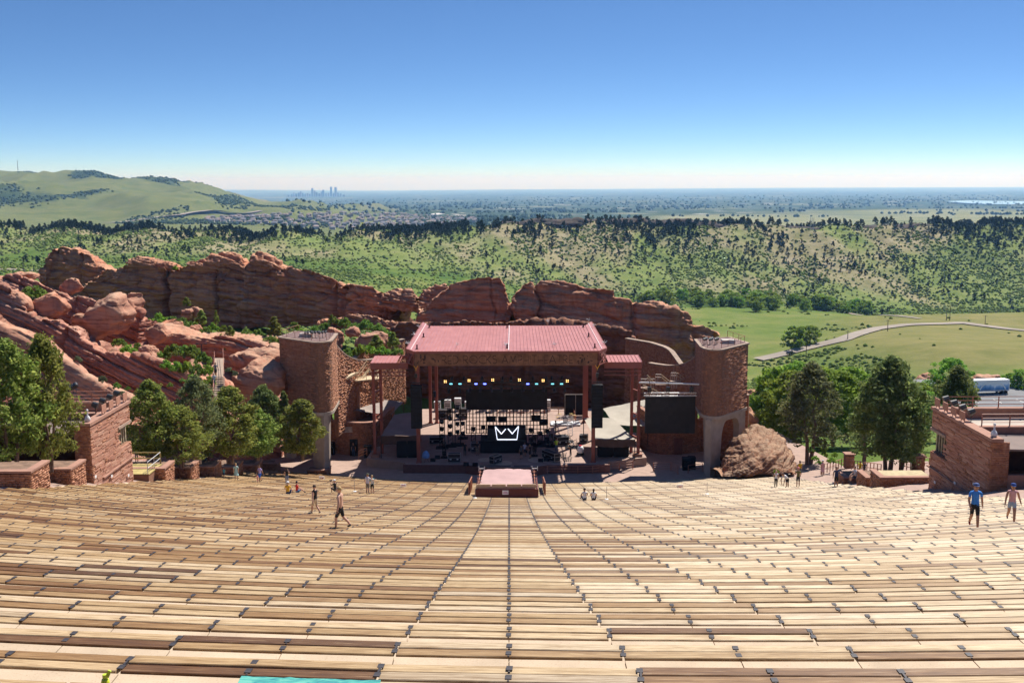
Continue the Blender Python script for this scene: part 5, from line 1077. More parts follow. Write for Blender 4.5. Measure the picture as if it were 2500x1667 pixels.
# which ones show largest
_app = hh/pos[:, 1]; order = np.argsort(-_app)
FTM = [mesh('far_tree', v, f, FT_) for v, f in FTV]
vis_a = np.abs(pos[order][:, 0]/pos[order][:, 1]) < .475
ind = order[vis_a][:300]; rst = np.setdiff1d(np.arange(len(pos)), ind)
for i in ind:
    o = link('ridge_juniper', FTM[i % 4], None, (pos[i, 0], pos[i, 1], zz[i]-.2), (0, 0, rng.random()*6.28), (hh[i]*rng.uniform(.65, .95), hh[i]*rng.uniform(.65, .95), hh[i]))
    tag(o, 'dark juniper dotted on the long ridge', 'tree', 'junipers on the long ridge')
def scatter(name, P, sizes, protos, mat, label, aspect=1.):
    vv, ff, n = [], [], 0; k = len(protos)
    for j in range(k):
        sel = np.arange(j, len(P), k); V, Fq = protos[j]; a = rng.random(len(sel))*6.28; c, s = np.cos(a), np.sin(a); S = sizes[sel]
        X = (V[None, :, 0]*c[:, None]-V[None, :, 1]*s[:, None])*S[:, None]*aspect; Yq = (V[None, :, 0]*s[:, None]+V[None, :, 1]*c[:, None])*S[:, None]*aspect; Zq = V[None, :, 2]*S[:, None]
        W = np.stack([X, Yq, Zq], -1)+P[sel][:, None, :]; vv.append(W.reshape(-1, 3)); ff.append((Fq[None]+(np.arange(len(sel))*len(V))[:, None, None]+n).reshape(-1, Fq.shape[1])); n += len(sel)*len(V)
    o = link(name, mesh(name, np.concatenate(vv), np.concatenate(ff), mat)); return tag(o, label, 'shrubs', kind='stuff')
scatter('ridge_trees', np.column_stack([pos[rst], zz[rst]-.2]), hh[rst], FTV, FT_, 'mass of smaller junipers covering the long ridge', .85)
BLB = [blob(600+i, 'bush') for i in range(4)]
def dens_scrub(u, Y_, P, rg):
    c = _crest(u/Y_); q = c-Y_; a = u/Y_
    d = .16+.84*smooth(-.12, .22, np.where(Y_ > 840, fbm(P*np.array([1, .33, 1]), 42, 4, seed=92)*1.25, fbm(P, 55, 4, seed=92))+.22*smooth(.25, .45, a)*(Y_ > 800)-.1)
    d *= np.where((Y_ < 790) & (Y_ > 300) & (a > .14), .012+.5*np.exp(-((fbm(P, 110, 3, seed=93)-.34)/.07)**2), 1); d = np.where((Y_ > 330) & (Y_ < 480) & (a > .2) & (a < .40-(Y_-330)*.0006), np.maximum(d, .75*smooth(-.25, .15, fbm(P, 60, 3, seed=97))), d)
    return np.clip(d, 0, 1)*(Y_ < c+10)
ps = hogback(25000, 330, 1180, dens_scrub); sz_ = rng.uniform(.7, 1.6, len(ps))**1.6*1.4*(.55+.45*ps[:, 1]/1000)
scatter('scrub', np.column_stack([ps, zt(ps[:, 0], ps[:, 1])-.35*sz_*.5]), sz_*.8, BLB, FS_, 'low green scrub spread over the valley and ridge slopes', 1.7)
ps = hogback(6000, 840, 1180, lambda u, Y_, P, rg: .2+.8*smooth(0, .3, fbm(P, 70, 3, seed=95))); sz_ = rng.uniform(1., 2.4, len(ps))
scatter('grey_scrub', np.column_stack([ps, zt(ps[:, 0], ps[:, 1])-.3]), sz_*.8, BLB, FSg, 'grey-green sage scrub on the long ridge', 1.6)
# cottonwoods of the creek at the ridge foot
_cw = []
for i in range(62):
    px = rg.uniform(1560, 2110); Y_ = 815+rg.normal()*26-(px-1560)*.02; u = (px-1250)/F*1.012*Y_; z = zt(u, Y_)[0]; hgt = rg.uniform(6, 12)
    tree('far%d' % (i % 2), 'cottonwood in the creek belt below the long ridge', (u, Y_, z-.5), hgt, hgt*rg.uniform(.9, 1.3), group='cottonwoods along the creek', name='cottonwood_tree')
# ================================================================ LODGES, PLANTERS, RAILS AT THE SEAT EDGES
def piece_stones(sts, parent, limit=300, flip=False):
    """the largest stones one by one, the rest joined"""
    sts = sorted(sts, key=lambda v: -np.linalg.norm(v[1]-v[0])*abs(v[4][2]-v[0][2])); off = np.array(parent.matrix_basis.translation)
    fq = [f[::-1] for f in SF] if flip else SF
    for v in sts[:limit]:
        c = v.mean(0); link('stone', mesh('stone', v-c, fq, M_stone1), parent, c-off)
    if len(sts) > limit: stone_obj('small_stones', sts[limit:], M_stone, parent, flip)
def gz(u, Y): return zc(xc(u, Y))
M_deckp = simple('pale_deck', (.42, .36, .30), .9, .12, 1.); M_panel = simple('brown_panel', (.38, .19, .13), .7, .1)
M_dkroof = simple('brown_canopy', (.20, .15, .13), .85, .12, .8); M_wood2 = simple('pine_boards', (.42, .33, .13), .8, .15, 2.)
M_glassd = simple('dark_glass', (.02, .022, .025), .15, .1, spec=.6)
def lodge(s, u, Y0, Y1, zt_, label):
    """s: -1 left of the seats, +1 right; long wall looks at the seats, porch looks uphill"""
    L = Y1-Y0; t = thing('stone_lodge', label, 'building', (u, Y0, gz(u, Y0)-1)); o = s   # outward (away from the seats)
    path = [(u, Y0), (u, Y1)]; wb = lambda a, S: gz(u, Y0+a)-.6; win = lambda a, z: a > L-2.5 and zt_-3.1 < z < zt_-1.55
    sts = stones(path, wb, zt_-.1, .115, (.45, 1.25), (.01, .06), .12, 80+s, win, out=(-1 if s < 0 else 1)); piece_stones(sts, t, 300, flip=(s > 0))
    m = MB(); zlo = gz(u, Y1)-1.
    x0, x1 = (u-.55, u-.1) if s < 0 else (u+.1, u+.55)
    for (ya, yb, za, zb_) in ((Y0, Y1-2.5, zlo, zt_-.05), (Y1-2.5, Y1, zlo, zt_-3.1), (Y1-2.5, Y1, zt_-1.55, zt_-.05)): m.box(((x0+x1)/2, (ya+yb)/2, (za+zb_)/2), (x1-x0, yb-ya, zb_-za))
    m.build('wall_core', M_mortar, t)
    m = MB(); m.box((u+o*.28, (Y0+Y1)/2, zt_+.06), (.78, L+.3, .22)); m.build('coping', M_capred, t)
    m = MB(); m.box((u-o*.02, (Y0+Y1)/2+1, zt_-4.35), (.28, L-1.5, .10)); m.build('ledge', M_capred, t)
    m = MB(); m.box((u+o*.1, Y1-1.25, zt_-1.48), (.4, 2.7, .2)); m.build('lintel', M_cap, t)
    w_ = MB(); w_.box((u+o*.45, Y1-1.25, zt_-2.32), (.06, 2.5, 1.6)); wi = w_.build('window', M_glassd, t)
    for i in range(6):
        w_ = MB(); w_.box((u+o*.38, Y1-2.4+i*.46, zt_-2.32), (.08, .12, 1.56)); w_.build('mullion', simple('tan_mullion', (.42, .36, .24), .7), wi)
    # near pilaster beside the porch
    sts = stones([(u+o*1.15, Y0), (u, Y0)] if s < 0 else [(u, Y0), (u+o*1.15, Y0)], gz(u, Y0)-.6, zt_-.1, .125, (.5, 1.1), (0, .02), .1, 90+s, None, -1); stone_obj('pilaster_stones', sts, M_stone, t)
    m = MB(); m.box((u+o*.6, Y0+.35, (zlo+zt_)/2-.1), (1.05, .5, zt_-zlo-.2)); m.build('pilaster', M_mortar, t)
    # porch: dark room with a flat canopy, and the deck behind it
    W = 8.5; xe = u+o*W; xm = (u+o*.6+xe)/2; ww = W-.6
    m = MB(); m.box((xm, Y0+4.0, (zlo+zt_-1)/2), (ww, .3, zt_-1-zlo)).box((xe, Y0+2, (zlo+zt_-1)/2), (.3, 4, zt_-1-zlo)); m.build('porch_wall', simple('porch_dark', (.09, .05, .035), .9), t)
    m = MB(); m.box((xm, Y0+2.0, gz(u, Y0)+.15), (ww, 4., .3)); m.build('porch_floor', M_capred, t)
    m = MB(); m.box((xm, Y0+.2, gz(u, Y0)+.55), (ww, .3, 1.0)); m.build('porch_sill', M_capred, t)
    m = MB(); m.add([(u+o*.7, Y0+.1, zt_-.55), (xe, Y0+.1, zt_-.75), (xe, Y0+3.6, zt_-.45), (u+o*.7, Y0+3.2, zt_-.35), (u+o*.7, Y0+.1, zt_-.68), (xe, Y0+.1, zt_-.88), (xe, Y0+3.6, zt_-.58), (u+o*.7, Y0+3.2, zt_-.48)], [(0, 1, 2, 3)[::-o], (4, 5, 6, 7)[::o], (0, 4, 5, 1)[::-o], (1, 5, 6, 2)[::-o], (2, 6, 7, 3)[::-o]]); m.build('porch_canopy', M_dkroof, t)
    m = MB(); m.box((xm, Y0+3.6+(L-3.6)/2, zt_-.75), (ww, L-3.6, .2)); m.build('roof_deck', M_deckp, t)
    m = MB(); m.box((xm, Y0+3.7, zt_-.32), (ww, .35, .7)).box((xm, Y1-.2, zt_-.32), (ww, .4, .7)).box((xe, (Y0+Y1)/2+1.8, zt_-.32), (.4, L-3.4, .7)); m.build('parapet', simple('parapet_red', (.33, .16, .11), .9, .15), t)
    m = MB(); m.box((xm, Y0+3.7, zt_+.07), (ww, .5, .1)).box((xm, Y1-.2, zt_+.07), (ww, .6, .1)).box((xe, (Y0+Y1)/2+1.8, zt_+.07), (.6, L-3.4, .1)); m.build('parapet_coping', M_capred, t)
    for P in ([(u+o*.9, Y0+3.7, zt_+.1), (xe, Y0+3.7, zt_+.1)], [(xe, Y0+3.7, zt_+.1), (xe, Y1-.2, zt_+.1)], [(xe, Y1-.2, zt_+.1), (u+o*.9, Y1-.2, zt_+.1)]): rail(P, .85, M_rail, t, 'railing', 2, 1.7, .028, .045)
    for i in range(4):
        y_ = Y1-.6-i*1.45; m = MB(); m.box((u+o*.05, y_, zt_+.62), (.06, .85, .58)); m.tube((u+o*.1, y_-.25, zt_+.15), (u+o*.08, y_-.25, zt_+.4), .03, 5).tube((u+o*.1, y_+.25, zt_+.15), (u+o*.08, y_+.25, zt_+.4), .03, 5); m.build('reflector_panel', M_panel, t)
        m = MB(); m.tube((u+o*.75, y_+.2, zt_+.15), (u+o*.75, y_+.2, zt_+.7), .03, 5).tube((u+o*.95, y_+.2, zt_+.92), (u+o*.55, y_+.2, zt_+.75), .2, 10, .27); m.build('spotlight', M_blackm, t)
    m = MB(); m.lathe((u+o*.3, Y0+.5, zt_+.17), [(.16, 0), (.22, .15), (.16, .35), (.06, .45), (.06, .75), (.1, .8), (.05, .9)], 10); m.build('dome_camera', simple('camera_grey', (.6, .6, .6), .3, .05), t, True)
    return t
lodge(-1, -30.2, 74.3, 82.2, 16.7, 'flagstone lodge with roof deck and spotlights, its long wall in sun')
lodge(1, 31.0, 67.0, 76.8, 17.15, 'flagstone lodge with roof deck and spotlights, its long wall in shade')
for i in range(4):
    p = atY(165+i*7, 968-i*4, 79); m = MB(); m.tube(p, p+(0, 0, .4), .03, 5).tube(p+(.1, -.15, .45), p+(-.1, .15, .55), .14, 10, .18); o = m.build('stage_lamp', M_blackm); tag(o, '%s black lamp can from the tree behind the sunlit lodge\'s deck rail' % ordn(i+1), 'lamp', 'lamps behind the sunlit lodge')
# side walks: the steps beside the benches
for s in (-1, 1):
    m = MB()
    for k in range(24, NROW+2):
        X = X0+TR*k; ua = 29.2*s; ub = 46*s; z = zc(X)-.11
        ys_ = [(u, yrow(u, X-TR+.1)) for u in (ua, ub)]+[(u, yrow(u, X+.12)) for u in (ub, ua)]
        ys_ = [(u, min(y, 124)) for u, y in ys_]
        m.prism(ys_ if s > 0 else ys_[::-1], z-.9, z)
    struct(m.build('side_steps', M_plaza))
# planters
def planter(corner, s, h, w, d, label, grp, soil=None):
    u, Y, z = corner; t = thing('planter', label, 'planter', (u, Y, z)); tag(t, group=grp); x0, x1 = sorted((u, u+s*w)); zt_ = z+h
    fr = stones([(x0, Y), (x1, Y)], z-.3, zt_, .13, (.25, .6), (0, .06), .1, int(abs(Y)*7), None, -1); sd_ = stones([(u, Y), (u, Y+d)], z-.9, zt_, .13, (.25, .6), (0, .06), .1, int(abs(Y)*9), None, -1 if s < 0 else 1)
    stone_obj('stones', fr, M_stone, t); stone_obj('side_stones', sd_, M_stone, t, flip=(s > 0))
    m = MB(); m.box(((x0+x1)/2, Y+d/2, z+h/2-.55), (w-.1, d-.1, h+.9)); m.build('core', M_mortar, t)
    m = MB(); m.box(((x0+x1)/2, Y+.17, zt_+.06), (w+.16, .5, .13)).box((u+s*.17, Y+d/2+.25, zt_+.06), (.5, d-.38, .13)); m.build('coping', M_capred, t)
    m = MB(); m.box(((x0+x1)/2+s*.2, Y+d/2+.2, zt_-.02), (w-.4, d-.4, .06)); m.build('soil', soil or simple('planter_soil', (.20, .125, .085), .95, .35, 2., bump=.4), t)
    return t
_pn = ['planter below the picture\'s leftmost juniper', 'planter just uphill of the sunlit lodge', 'stone box under the yellow timber platform', 'planter with two thin tree trunks behind it', 'sunny planter beside the seated pair under the trees', 'planter nearest the child in teal', 'planter next to the woman in blue', 'shaded planter at the slim juniper', 'round-ended shaded planter by the tower leg', 'small planter at the foot of the left tower leg']
for lab, (px, py) in zip(_pn, [(77, 1192), (174, 1181), (403, 1173), (466, 1169), (524, 1164), (578, 1160), (628, 1153), (676, 1149), (721, 1143), (805, 1137.5)]):
    if px == 805: c = atZ(790, 1137, .05); c = np.array([-21.3, 119.4, .05])
    else: c = on_seat(px, py)
    c = np.array([max(c[0], -30.5), c[1], c[2]]) if px < 800 else c
    planter(c, -1, .95 if px < 560 else .75, 5.2 if px < 800 else 2.4, 2.5 if px < 640 else 1.9, lab, 'planters along the left seat edge')
for lab, (px, py) in zip(['shaded planter beside the man in navy', 'shaded planter under the darkest juniper', 'planter beside the shaded lodge with pale sand in it'], [(1994, 1184), (2095, 1186), (2168, 1186)]):
    c = on_seat(px, py); planter((29.6, c[1], c[2]), 1, .62, 4.2, 2.4, lab, 'planters along the right seat edge', simple('pale_sand', (.42, .34, .20), .95, .2, 2.) if px == 2168 else None)
# yellow timber platform with rails by the sunlit lodge
c = on_seat(402, 1172); pf = thing('timber_platform', 'yellow timber platform with handrails beside the sunlit lodge', 'platform', (c[0]-1.5, c[1], c[2]+1.0))
for i in range(9):
    m = MB(); m.box((c[0]-2.2, c[1]-2.2+i*.36+.2, c[2]+1.12), (3.4, .33, .07)); m.build('board', M_wood2, pf)
rail([(c[0]-.6, c[1]-2.2, c[2]+1.15), (c[0]-.6, c[1]+1.0, c[2]+1.15)], 1.0, simple('grey_rail', (.5, .5, .5), .5, .1), pf); rail([(c[0]-.6, c[1]+1., c[2]+1.15), (c[0]-3.8, c[1]+1., c[2]+1.15)], 1.0, M_wood2, pf, 'timber_rail', 1, 1.6, .06, .07)
m = MB(); m.box((c[0]-2.2, c[1]-.6, c[2]+.5), (3.3, 3.1, 1.1)); m.build('frame', M_mortar, pf)
# litter bins
def drum(px, py, lab, r=.42, h=1.05, Yv=None):
    p = on_seat(px, py) if Yv is None else atY(px, py, Yv); m = MB(); m.lathe(p, [(r*.93, 0), (r, .05), (r, h*.9), (r*1.05, h*.92), (r*1.05, h)], 14); m.lathe(p, [(r*.6, h), (r*.5, h+.06)], 14)
    for i in range(14): a = i*6.283/14; m.bar(p+(r*1.02*math.cos(a), r*1.02*math.sin(a), .08), p+(r*1.02*math.cos(a), r*1.02*math.sin(a), h*.9), .05, .04)
    tag(m.build('litter_bin', M_blackm), lab, 'bin', 'black bins')
drum(86, 1152, 'big black slatted bin by the sunlit lodge\'s porch', .62, 1.2); drum(494, 1124, 'black bin behind the seated pair under the left trees', .45, 1.0, 101)
# small white step plates on the walls
_pl = simple('white_plate', (.75, .74, .72), .6, .05)
def plate(p, label, nrm, w_=.28, h=.18):
    m = MB(); 
    if nrm == 'x': m.box(p, (.03, w_, h))
    else: m.box(p, (w_, .03, h))
    tag(m.build('step_light', _pl), label, 'light', 'small white step lights')
for i, (y_, w__) in enumerate(((74.5, 'nearest the porch of'), (77.5, 'in the middle of'), (80.9, 'at the far end of'))):
    plate((-30.06, y_, gz(-30, y_)+.45), 'white step light %s the sunlit lodge\'s long wall' % w__, 'x'); plate((30.86, y_-5.5, gz(31, y_-5.5)+.45), 'white step light %s the shaded lodge\'s long wall' % w__, 'x')
# stone stair on the left slope with its two rails
st = thing('stone_stair', 'narrow stair climbing from the left trees up through the bushes', 'stair', atY(534, 976, 115.5))
for i in range(13):
    p = atY(534, 974-i*4.3, 115.5+i*.48); m = MB(); m.box(p+(0, .25, -.1), (1.15, .5, .16)); m.build('step', M_cap, st)
m = MB(); a, b_ = atY(527, 920, 121.8), atY(530, 874, 133); m.add([a+(-.35, 0, .02), a+(.85, 0, .02), b_+(.9, 0, 0), b_+(-.3, 0, 0)], [(0, 1, 2, 3)]); m.add([a+(-.35, 0, -.6), a+(.85, 0, -.6), a+(.85, 0, .02), a+(-.35, 0, .02)], [(0, 1, 2, 3)]); m.build('upper_path', M_cap, st)
m = MB(); a, b_ = atY(536, 922, 121.8), atY(543, 876, 133); m.box((0, 0, -200), (.01, .01, .01)); 
rail([atY(521, 974, 115.5), atY(523, 918, 121.7), atY(524, 876, 132)], .95, M_rail, st, 'handrail', 1, 1.6, .03); rail([atY(548, 974, 115.5), atY(547, 918, 121.7), atY(545, 868, 132.5)], .95, M_rail, st, 'handrail', 1, 1.6, .03)
# lamp posts on the slope
for px, py, tp, Y_, lab in ((493, 868, 840, 124, 'thin double-headed lamp post above the stair bushes'), (101, 688, 680, 146, 'tiny lamp post on the left skyline of the rock')):
    a = atY(px, py, Y_); b_ = atY(px, tp, Y_); lp = thing('lamp_post', lab, 'lamp', a, group='lamp posts'); m = MB(); m.tube(a, (a[0], a[1], b_[2]), .06, 6); m.build('pole', M_blackm, lp); m = MB(); m.bar((a[0]-.5, a[1], b_[2]), (a[0]+.5, a[1], b_[2]), .06, .06).box((a[0]-.5, a[1], b_[2]+.05), (.3, .2, .12)).box((a[0]+.5, a[1], b_[2]+.05), (.3, .2, .12)); m.build('heads', M_blackm, lp)
# --- rails of the orchestra
def free_rail(pts, h, label, grp, mid=1, step=1.6, r=.035, post=.05, mat=None):
    o = rail(pts, h, mat or M_rail, None, 'railing', mid, step, r, post); return tag(o, label, 'railing', grp)
P0 = lambda px, py, z=0.: atZ(px, py, z)
free_rail([P0(902, 1117), P0(950, 1128)], 1.0, 'rust rail in front of the left tent, first length from the stairs', 'rust rails before the stage')
free_rail([P0(985, 1132), P0(1060, 1140), P0(1150, 1149), P0(1180, 1152)], 1.0, 'rust rail curving before the left half of the stage', 'rust rails before the stage')
free_rail([P0(1180, 1156), P0(1300, 1155)], .95, 'rust rail before the middle of the stage behind the covered platform', 'rust rails before the stage')
free_rail([P0(1300, 1156), P0(1365, 1157), P0(1440, 1157), P0(1545, 1145)], .95, 'rust rail before the sunlit right half of the stage', 'rust rails before the stage', 2)
free_rail([P0(1430, 1140), P0(1500, 1136), P0(1556, 1128)], 1.0, 'upper rust rail beside the pale right tent', 'rust rails before the stage', 1)
free_rail([P0(1595, 1150), P0(1645, 1148), P0(1655, 1158)], 1.0, 'curved rust rail at the foot of the right bastion', 'rust rails before the stage', 3)
free_rail([P0(1680, 1155), P0(1715, 1150)], .95, 'short rust rail beside the black speaker at the right tower', 'rust rails before the stage', 1)
free_rail([P0(876, 1121, .6), P0(896, 1112, 1.)], 1.0, 'sunlit stepped rail by the left bastion', 'rust rails before the stage', 2, .8)
# gabled hand rail along the tan boulder
m = MB(); ps_ = [P0(1746+i*16, 1160+i*1.1, .3) for i in range(8)]
for i, p in enumerate(ps_):
    m.tube(p, p+(0, 0, .75), .04, 5)
    if i < 7: q = ps_[i+1]; mid_ = (p+q)/2+(0, 0, 1.15); m.path([p+(0, 0, .75), mid_, q+(0, 0, .75)], .04, 5); m.tube(p+(0, 0, .35), q+(0, 0, .35), .04, 5)
tag(m.build('railing', M_rail), 'zigzag-topped rust rail at the foot of the tan boulder', 'railing')
for a, b_, lab in (((2004, 1160), (2060, 1142), 'rust ramp rail above the right planters, left length'), ((2078, 1148), (2150, 1160), 'rust ramp rail behind the darkest juniper\'s trunks'), ((2195, 1150), (2222, 1155), 'short rust rail right of the darkest juniper'), ((2235, 1150), (2268, 1143), 'rust rail beside the shaded lodge\'s far end')):
    free_rail([on_seat(*a, .1), on_seat(*b_, .1)], 1.0, lab, 'rust rails behind the right planters', 1, 1.3)
# pale walkway and gate piers behind the right trees
m = MB(); q = [on_seat(2060, 1120), on_seat(2262, 1130), on_seat(2262, 1090), on_seat(2060, 1095)]
m.add([(u_, y_, gz(30, y_)+.05) for y_ in np.linspace(86, 112, 9) for u_ in (33.5, 47)], [(2*i, 2*i+1, 2*i+3, 2*i+2) for i in range(8)]); struct(m.build('walkway', concrete('walk_concrete', (.40, .31, .24))))
for px, py, lab in ((2075, 1143, 'square stone gate pier behind the right planters'), (2245, 1154, 'low stone pier beside the shaded lodge')):
    c = on_seat(px, py); t = thing('stone_pier', lab, 'pier', c, group='stone piers'); m = MB(); m.box(c+(0, .5, .7), (.9, .9, 1.6)); m.build('core', M_mortar, t); stone_obj('stones', stones([(c[0]-.46, c[1]), (c[0]+.46, c[1])], c[2]-.1, c[2]+1.45, .14, (.3, .6), (.06, .1), .1, int(px)), M_stone, t); m = MB(); m.box(c+(0, .5, 1.56), (1.15, 1.15, .14)); m.build('cap', M_capred, t)
# --- covered platform in the middle of the seats
_a, _b = on_seat(1161, 1212), on_seat(1315, 1215); zf = 7.75
cp_ = thing('mixing_platform', 'covered platform under a pink tarpaulin in the middle of the benches', 'platform', (-.5, 87.4, 7.1))
cu = (_a[0]+_b[0])/2; W = _b[0]-_a[0]; y0_ = 87.2
m = MB(); m.box((cu, y0_, 7.62), (W, .12, .95)); m.build('front_panel', simple('maroon_panel', (.12, .032, .03), .6, .1), cp_)
m = MB(); m.box((cu-W/2+.05, y0_+2.5, 7.2), (.1, 5., 1.0)).box((cu+W/2-.05, y0_+2.5, 7.2), (.1, 5., 1.0)); m.build('side_panels', MATS['maroon_panel'], cp_)
n_ = 15; G = []
for j in range(9):
    v = j/8
    for i in range(n_):
        uu = i/(n_-1); x_ = cu+(uu-.5)*(W-1.0*(.6+.5*v)); G.append((x_, y0_+.75+v*6.2, 8.12-.28*v+.12*v*(1-abs(2*uu-1))-.02*math.sin(i*2.1+j)))
G = np.array(G); G[:, 2] += fbm(G, .6, 3, seed=5)*.05
cv = link('tarpaulin', mesh('tarpaulin', G-np.array([-.5, 87.4, 7.1]), grid_faces(9, n_), simple('pink_tarpaulin', (.40, .25, .235), .7, .1, .8, bump=.2), True), cp_)
sk = MB()
for i in range(n_-1):
    pass
for side in ([j*n_ for j in range(9)], [j*n_+n_-1 for j in range(9)], list(range(n_))):
    A = G[side]; B = A.copy(); B[:, 2] -= .55; sk.sheet(A, B)
sk.build('skirt', MATS['pink_tarpaulin'], cp_)
for i in range(4):
    m = MB(); a = cu-W/2+.12+i*(W-.2)/4; b_ = a+(W-.2)/4-.12; m.bar((a, y0_+.16, 8.42), (b_, y0_+.16, 8.42), .09, .12).bar((a, y0_+.16, 8.1), (a, y0_+.16, 8.42), .05, .05).bar((b_, y0_+.16, 8.1), (b_, y0_+.16, 8.42), .05, .05).box(((a+b_)/2, y0_+.16, 8.25), (b_-a, .03, .2)); m.build('front_rail', simple('tan_rail', (.55, .40, .27), .6, .1), cp_)
for s in (-1, 1):
    m = MB(); x_ = cu+s*(W/2-.28); 
    for i in range(5): m.bar((x_, y0_+.6+i*1.1, 7.6), (x_, y0_+.6+i*1.1, 8.45), .06, .06); m.bar((x_-.2, y0_+.6+i*1.1, 8.2), (x_+.2, y0_+.6+i*1.1, 8.2), .05, .05)
    m.bar((x_, y0_+.6, 8.4), (x_, y0_+5., 8.3), .06, .06); m.build('side_frame', M_rail, cp_)
    m = MB(); m.bar((x_-.15, y0_+6.1, 8.2), (x_+.35, y0_+6.1, 8.2), .05, .05).bar((x_-.15, y0_+6.1, 8.), (x_-.15, y0_+6.1, 8.4), .05, .05).bar((x_+.35, y0_+6.1, 8.), (x_+.35, y0_+6.1, 8.4), .05, .05); m.build('clamp', simple('white_frame', (.8, .8, .78), .5), cp_)
m = MB(); m.box((cu-.12, y0_-.08, 7.82), (.52, .03, .36)); s_ = m.build('notice', simple('white_sign', (.8, .78, .8), .6, .04), cp_); m = MB()
for j in range(3): m.box((cu-.12, y0_-.1, 7.74+j*.07), (.4-.1*(j == 2), .012, .03))
m.build('notice_print', simple('magenta_print', (.45, .12, .35), .6), s_)
for s, px in ((-1, 1138), (1, 1337)):
    p0 = on_seat(1145 if s < 0 else 1331, 1209); p1 = on_seat(1152 if s < 0 else 1326, 1190); o = free_rail([p0, p1], 1.15, 'rust gate panel standing %s of the covered platform' % ('left' if s < 0 else 'right'), 'rust gates beside the covered platform', 1, .9, .05, .06)
    m = MB(); A = np.array([p0, p1]); m.sheet(A+(0, 0, .25), A+(0, 0, 1.05)); m.build('infill_bars', M_rail, o)
# white notices tied between the benches, and thin rope posts
for px, py, lab, ring in ((786, 1174, 'white notice with a red ring sign on the left benches', 1), (985, 1193, 'white notice tied between the benches near the couple', 0), (1660, 1195, 'white notice with a red ring sign on the right benches', 1)):
    c = on_seat(px, py, .1); t = thing('notice', lab, 'sign', c, group='white notices on the benches'); m = MB(); m.box(c+(0, 0, .25), (.55, .03, .36), rx=.4); m.build('sheet', MATS['white_sign'], t)
    if ring:
        m = MB(); k = 14
        for i in range(k): a0_, a1_ = i*6.283/k, (i+1)*6.283/k; m.bar(c+(.11*math.cos(a0_), -.04, .25+.11*math.sin(a0_)), c+(.11*math.cos(a1_), -.04, .25+.11*math.sin(a1_)), .02, .035)
        m.build('ring', simple('red_print', (.6, .05, .06), .6), t)
    else:
        m = MB(); m.box(c+(0, -.04, .3), (.4, .012, .03)).box(c+(0, -.04, .22), (.35, .012, .03)); m.build('print', MATS['magenta_print'], t)
def ordl(n): return ['first', 'second', 'third', 'fourth', 'fifth', 'sixth', 'seventh', 'eighth', 'ninth', 'tenth', 'eleventh', 'twelfth'][n]
for i, (px, py) in enumerate([(825, 1140), (866, 1200), (911, 1153), (958, 1160), (1014, 1163), (1063, 1168), (1160, 1216), (1471, 1169), (1481, 1170), (1529, 1166), (1582, 1160), (1657, 1155), (1726, 1206), (1481, 1219)]):
    c = on_seat(px, py); t = thing('rope_post', 'thin upright rope post on a small base, %s' % (ordl(i)+' from the left tower' if i < 12 else ('on the right benches' if i == 12 else 'beside the seated pair')), 'post', c, group='rope posts'); m = MB(); m.tube(c, c+(0, 0, 1.05), .022, 5); m.build('post', simple('post_grey', (.42, .38, .33), .6), t); m = MB(); m.lathe(c, [(.16, 0), (.15, .05), (.04, .08)], 10); m.build('base', MATS['white_plate'] if i in (1, 6, 11, 12, 13) else simple('blue_base', (.12, .25, .5), .6), t)
# things at the lower edge of the picture: a yellow-green bottle and a turquoise towel
c = on_seat(257, 1662)-(0, 0, .17); t = thing('bottle', 'yellow-green bottle standing at the bottom picture edge', 'bottle', c); m = MB(); m.lathe(c, [(.035, 0), (.038, .01), (.038, .16), (.03, .19), (.018, .2)], 12); m.build('body', simple('lime_plastic', (.55, .62, .05), .3, .05), t, True); m = MB(); m.lathe(c+(0, 0, .2), [(.022, 0), (.022, .035)], 10); m.bar(c+(.02, 0, .21), c+(.045, 0, .27), .015, .03); m.build('cap', simple('lime_cap', (.45, .55, .05), .35, .05), t)
a, b_ = atZ(590, 1653, zc(X0)-.008), atZ(930, 1664, zc(X0)-.008); n_ = 24; q = np.linspace(0, 1, n_); A = np.stack([a[0]+(b_[0]-a[0])*q, a[1]+(b_[1]-a[1])*q, a[2]+(b_[2]-a[2])*q], 1); B = A+np.array([0, -.5, 0]); zf = zc(xc(A[:, 0], A[:, 1]))
A[:, 2] = zc(X0)-.008; B[:, 2] = A[:, 2]; rows = [A+(B-A)*v for v in np.linspace(0, 1, 8)]; G = np.concatenate(rows); G[:, 2] += .012+np.abs(fbm(G, .25, 3, seed=9))*.03
b = NB('turquoise_towel'); b.set(b.ramp(b.noise(b.mapping(b.geo(), (1, 4, 1)), 5, 5, .6, 1.), [(.35, (.03, .16, .20)), (.5, (.06, .30, .26)), (.65, (.14, .40, .32))]), .9)
tag(link('towel', mesh('towel', G, grid_faces(8, n_)[:, ::-1].copy(), b.m, True)), 'turquoise patterned towel spread at the bottom picture edge', 'towel')
# ================================================================ STAGE GEAR
GZ = 1.0
def gear(mb, name, mat, label, cat, grp=None): o = mb.build(name, mat); return tag(o, label, cat, grp)
M_led = NB('led_panel'); _n = M_led.vor(M_led.co(), 2., 'Color', 'F1', 0.); M_led.set(M_led.ramp(M_led.sep(_n)[0], [(0, (.010, .009, .010)), (1, (.020, .018, .020))]), .55); M_led = M_led.m
M_steelc = simple('case_edge', (.45, .45, .46), .35, .15, 4., metal=.6); M_case = simple('case_black', (.022, .022, .026), .55, .3, 3.)
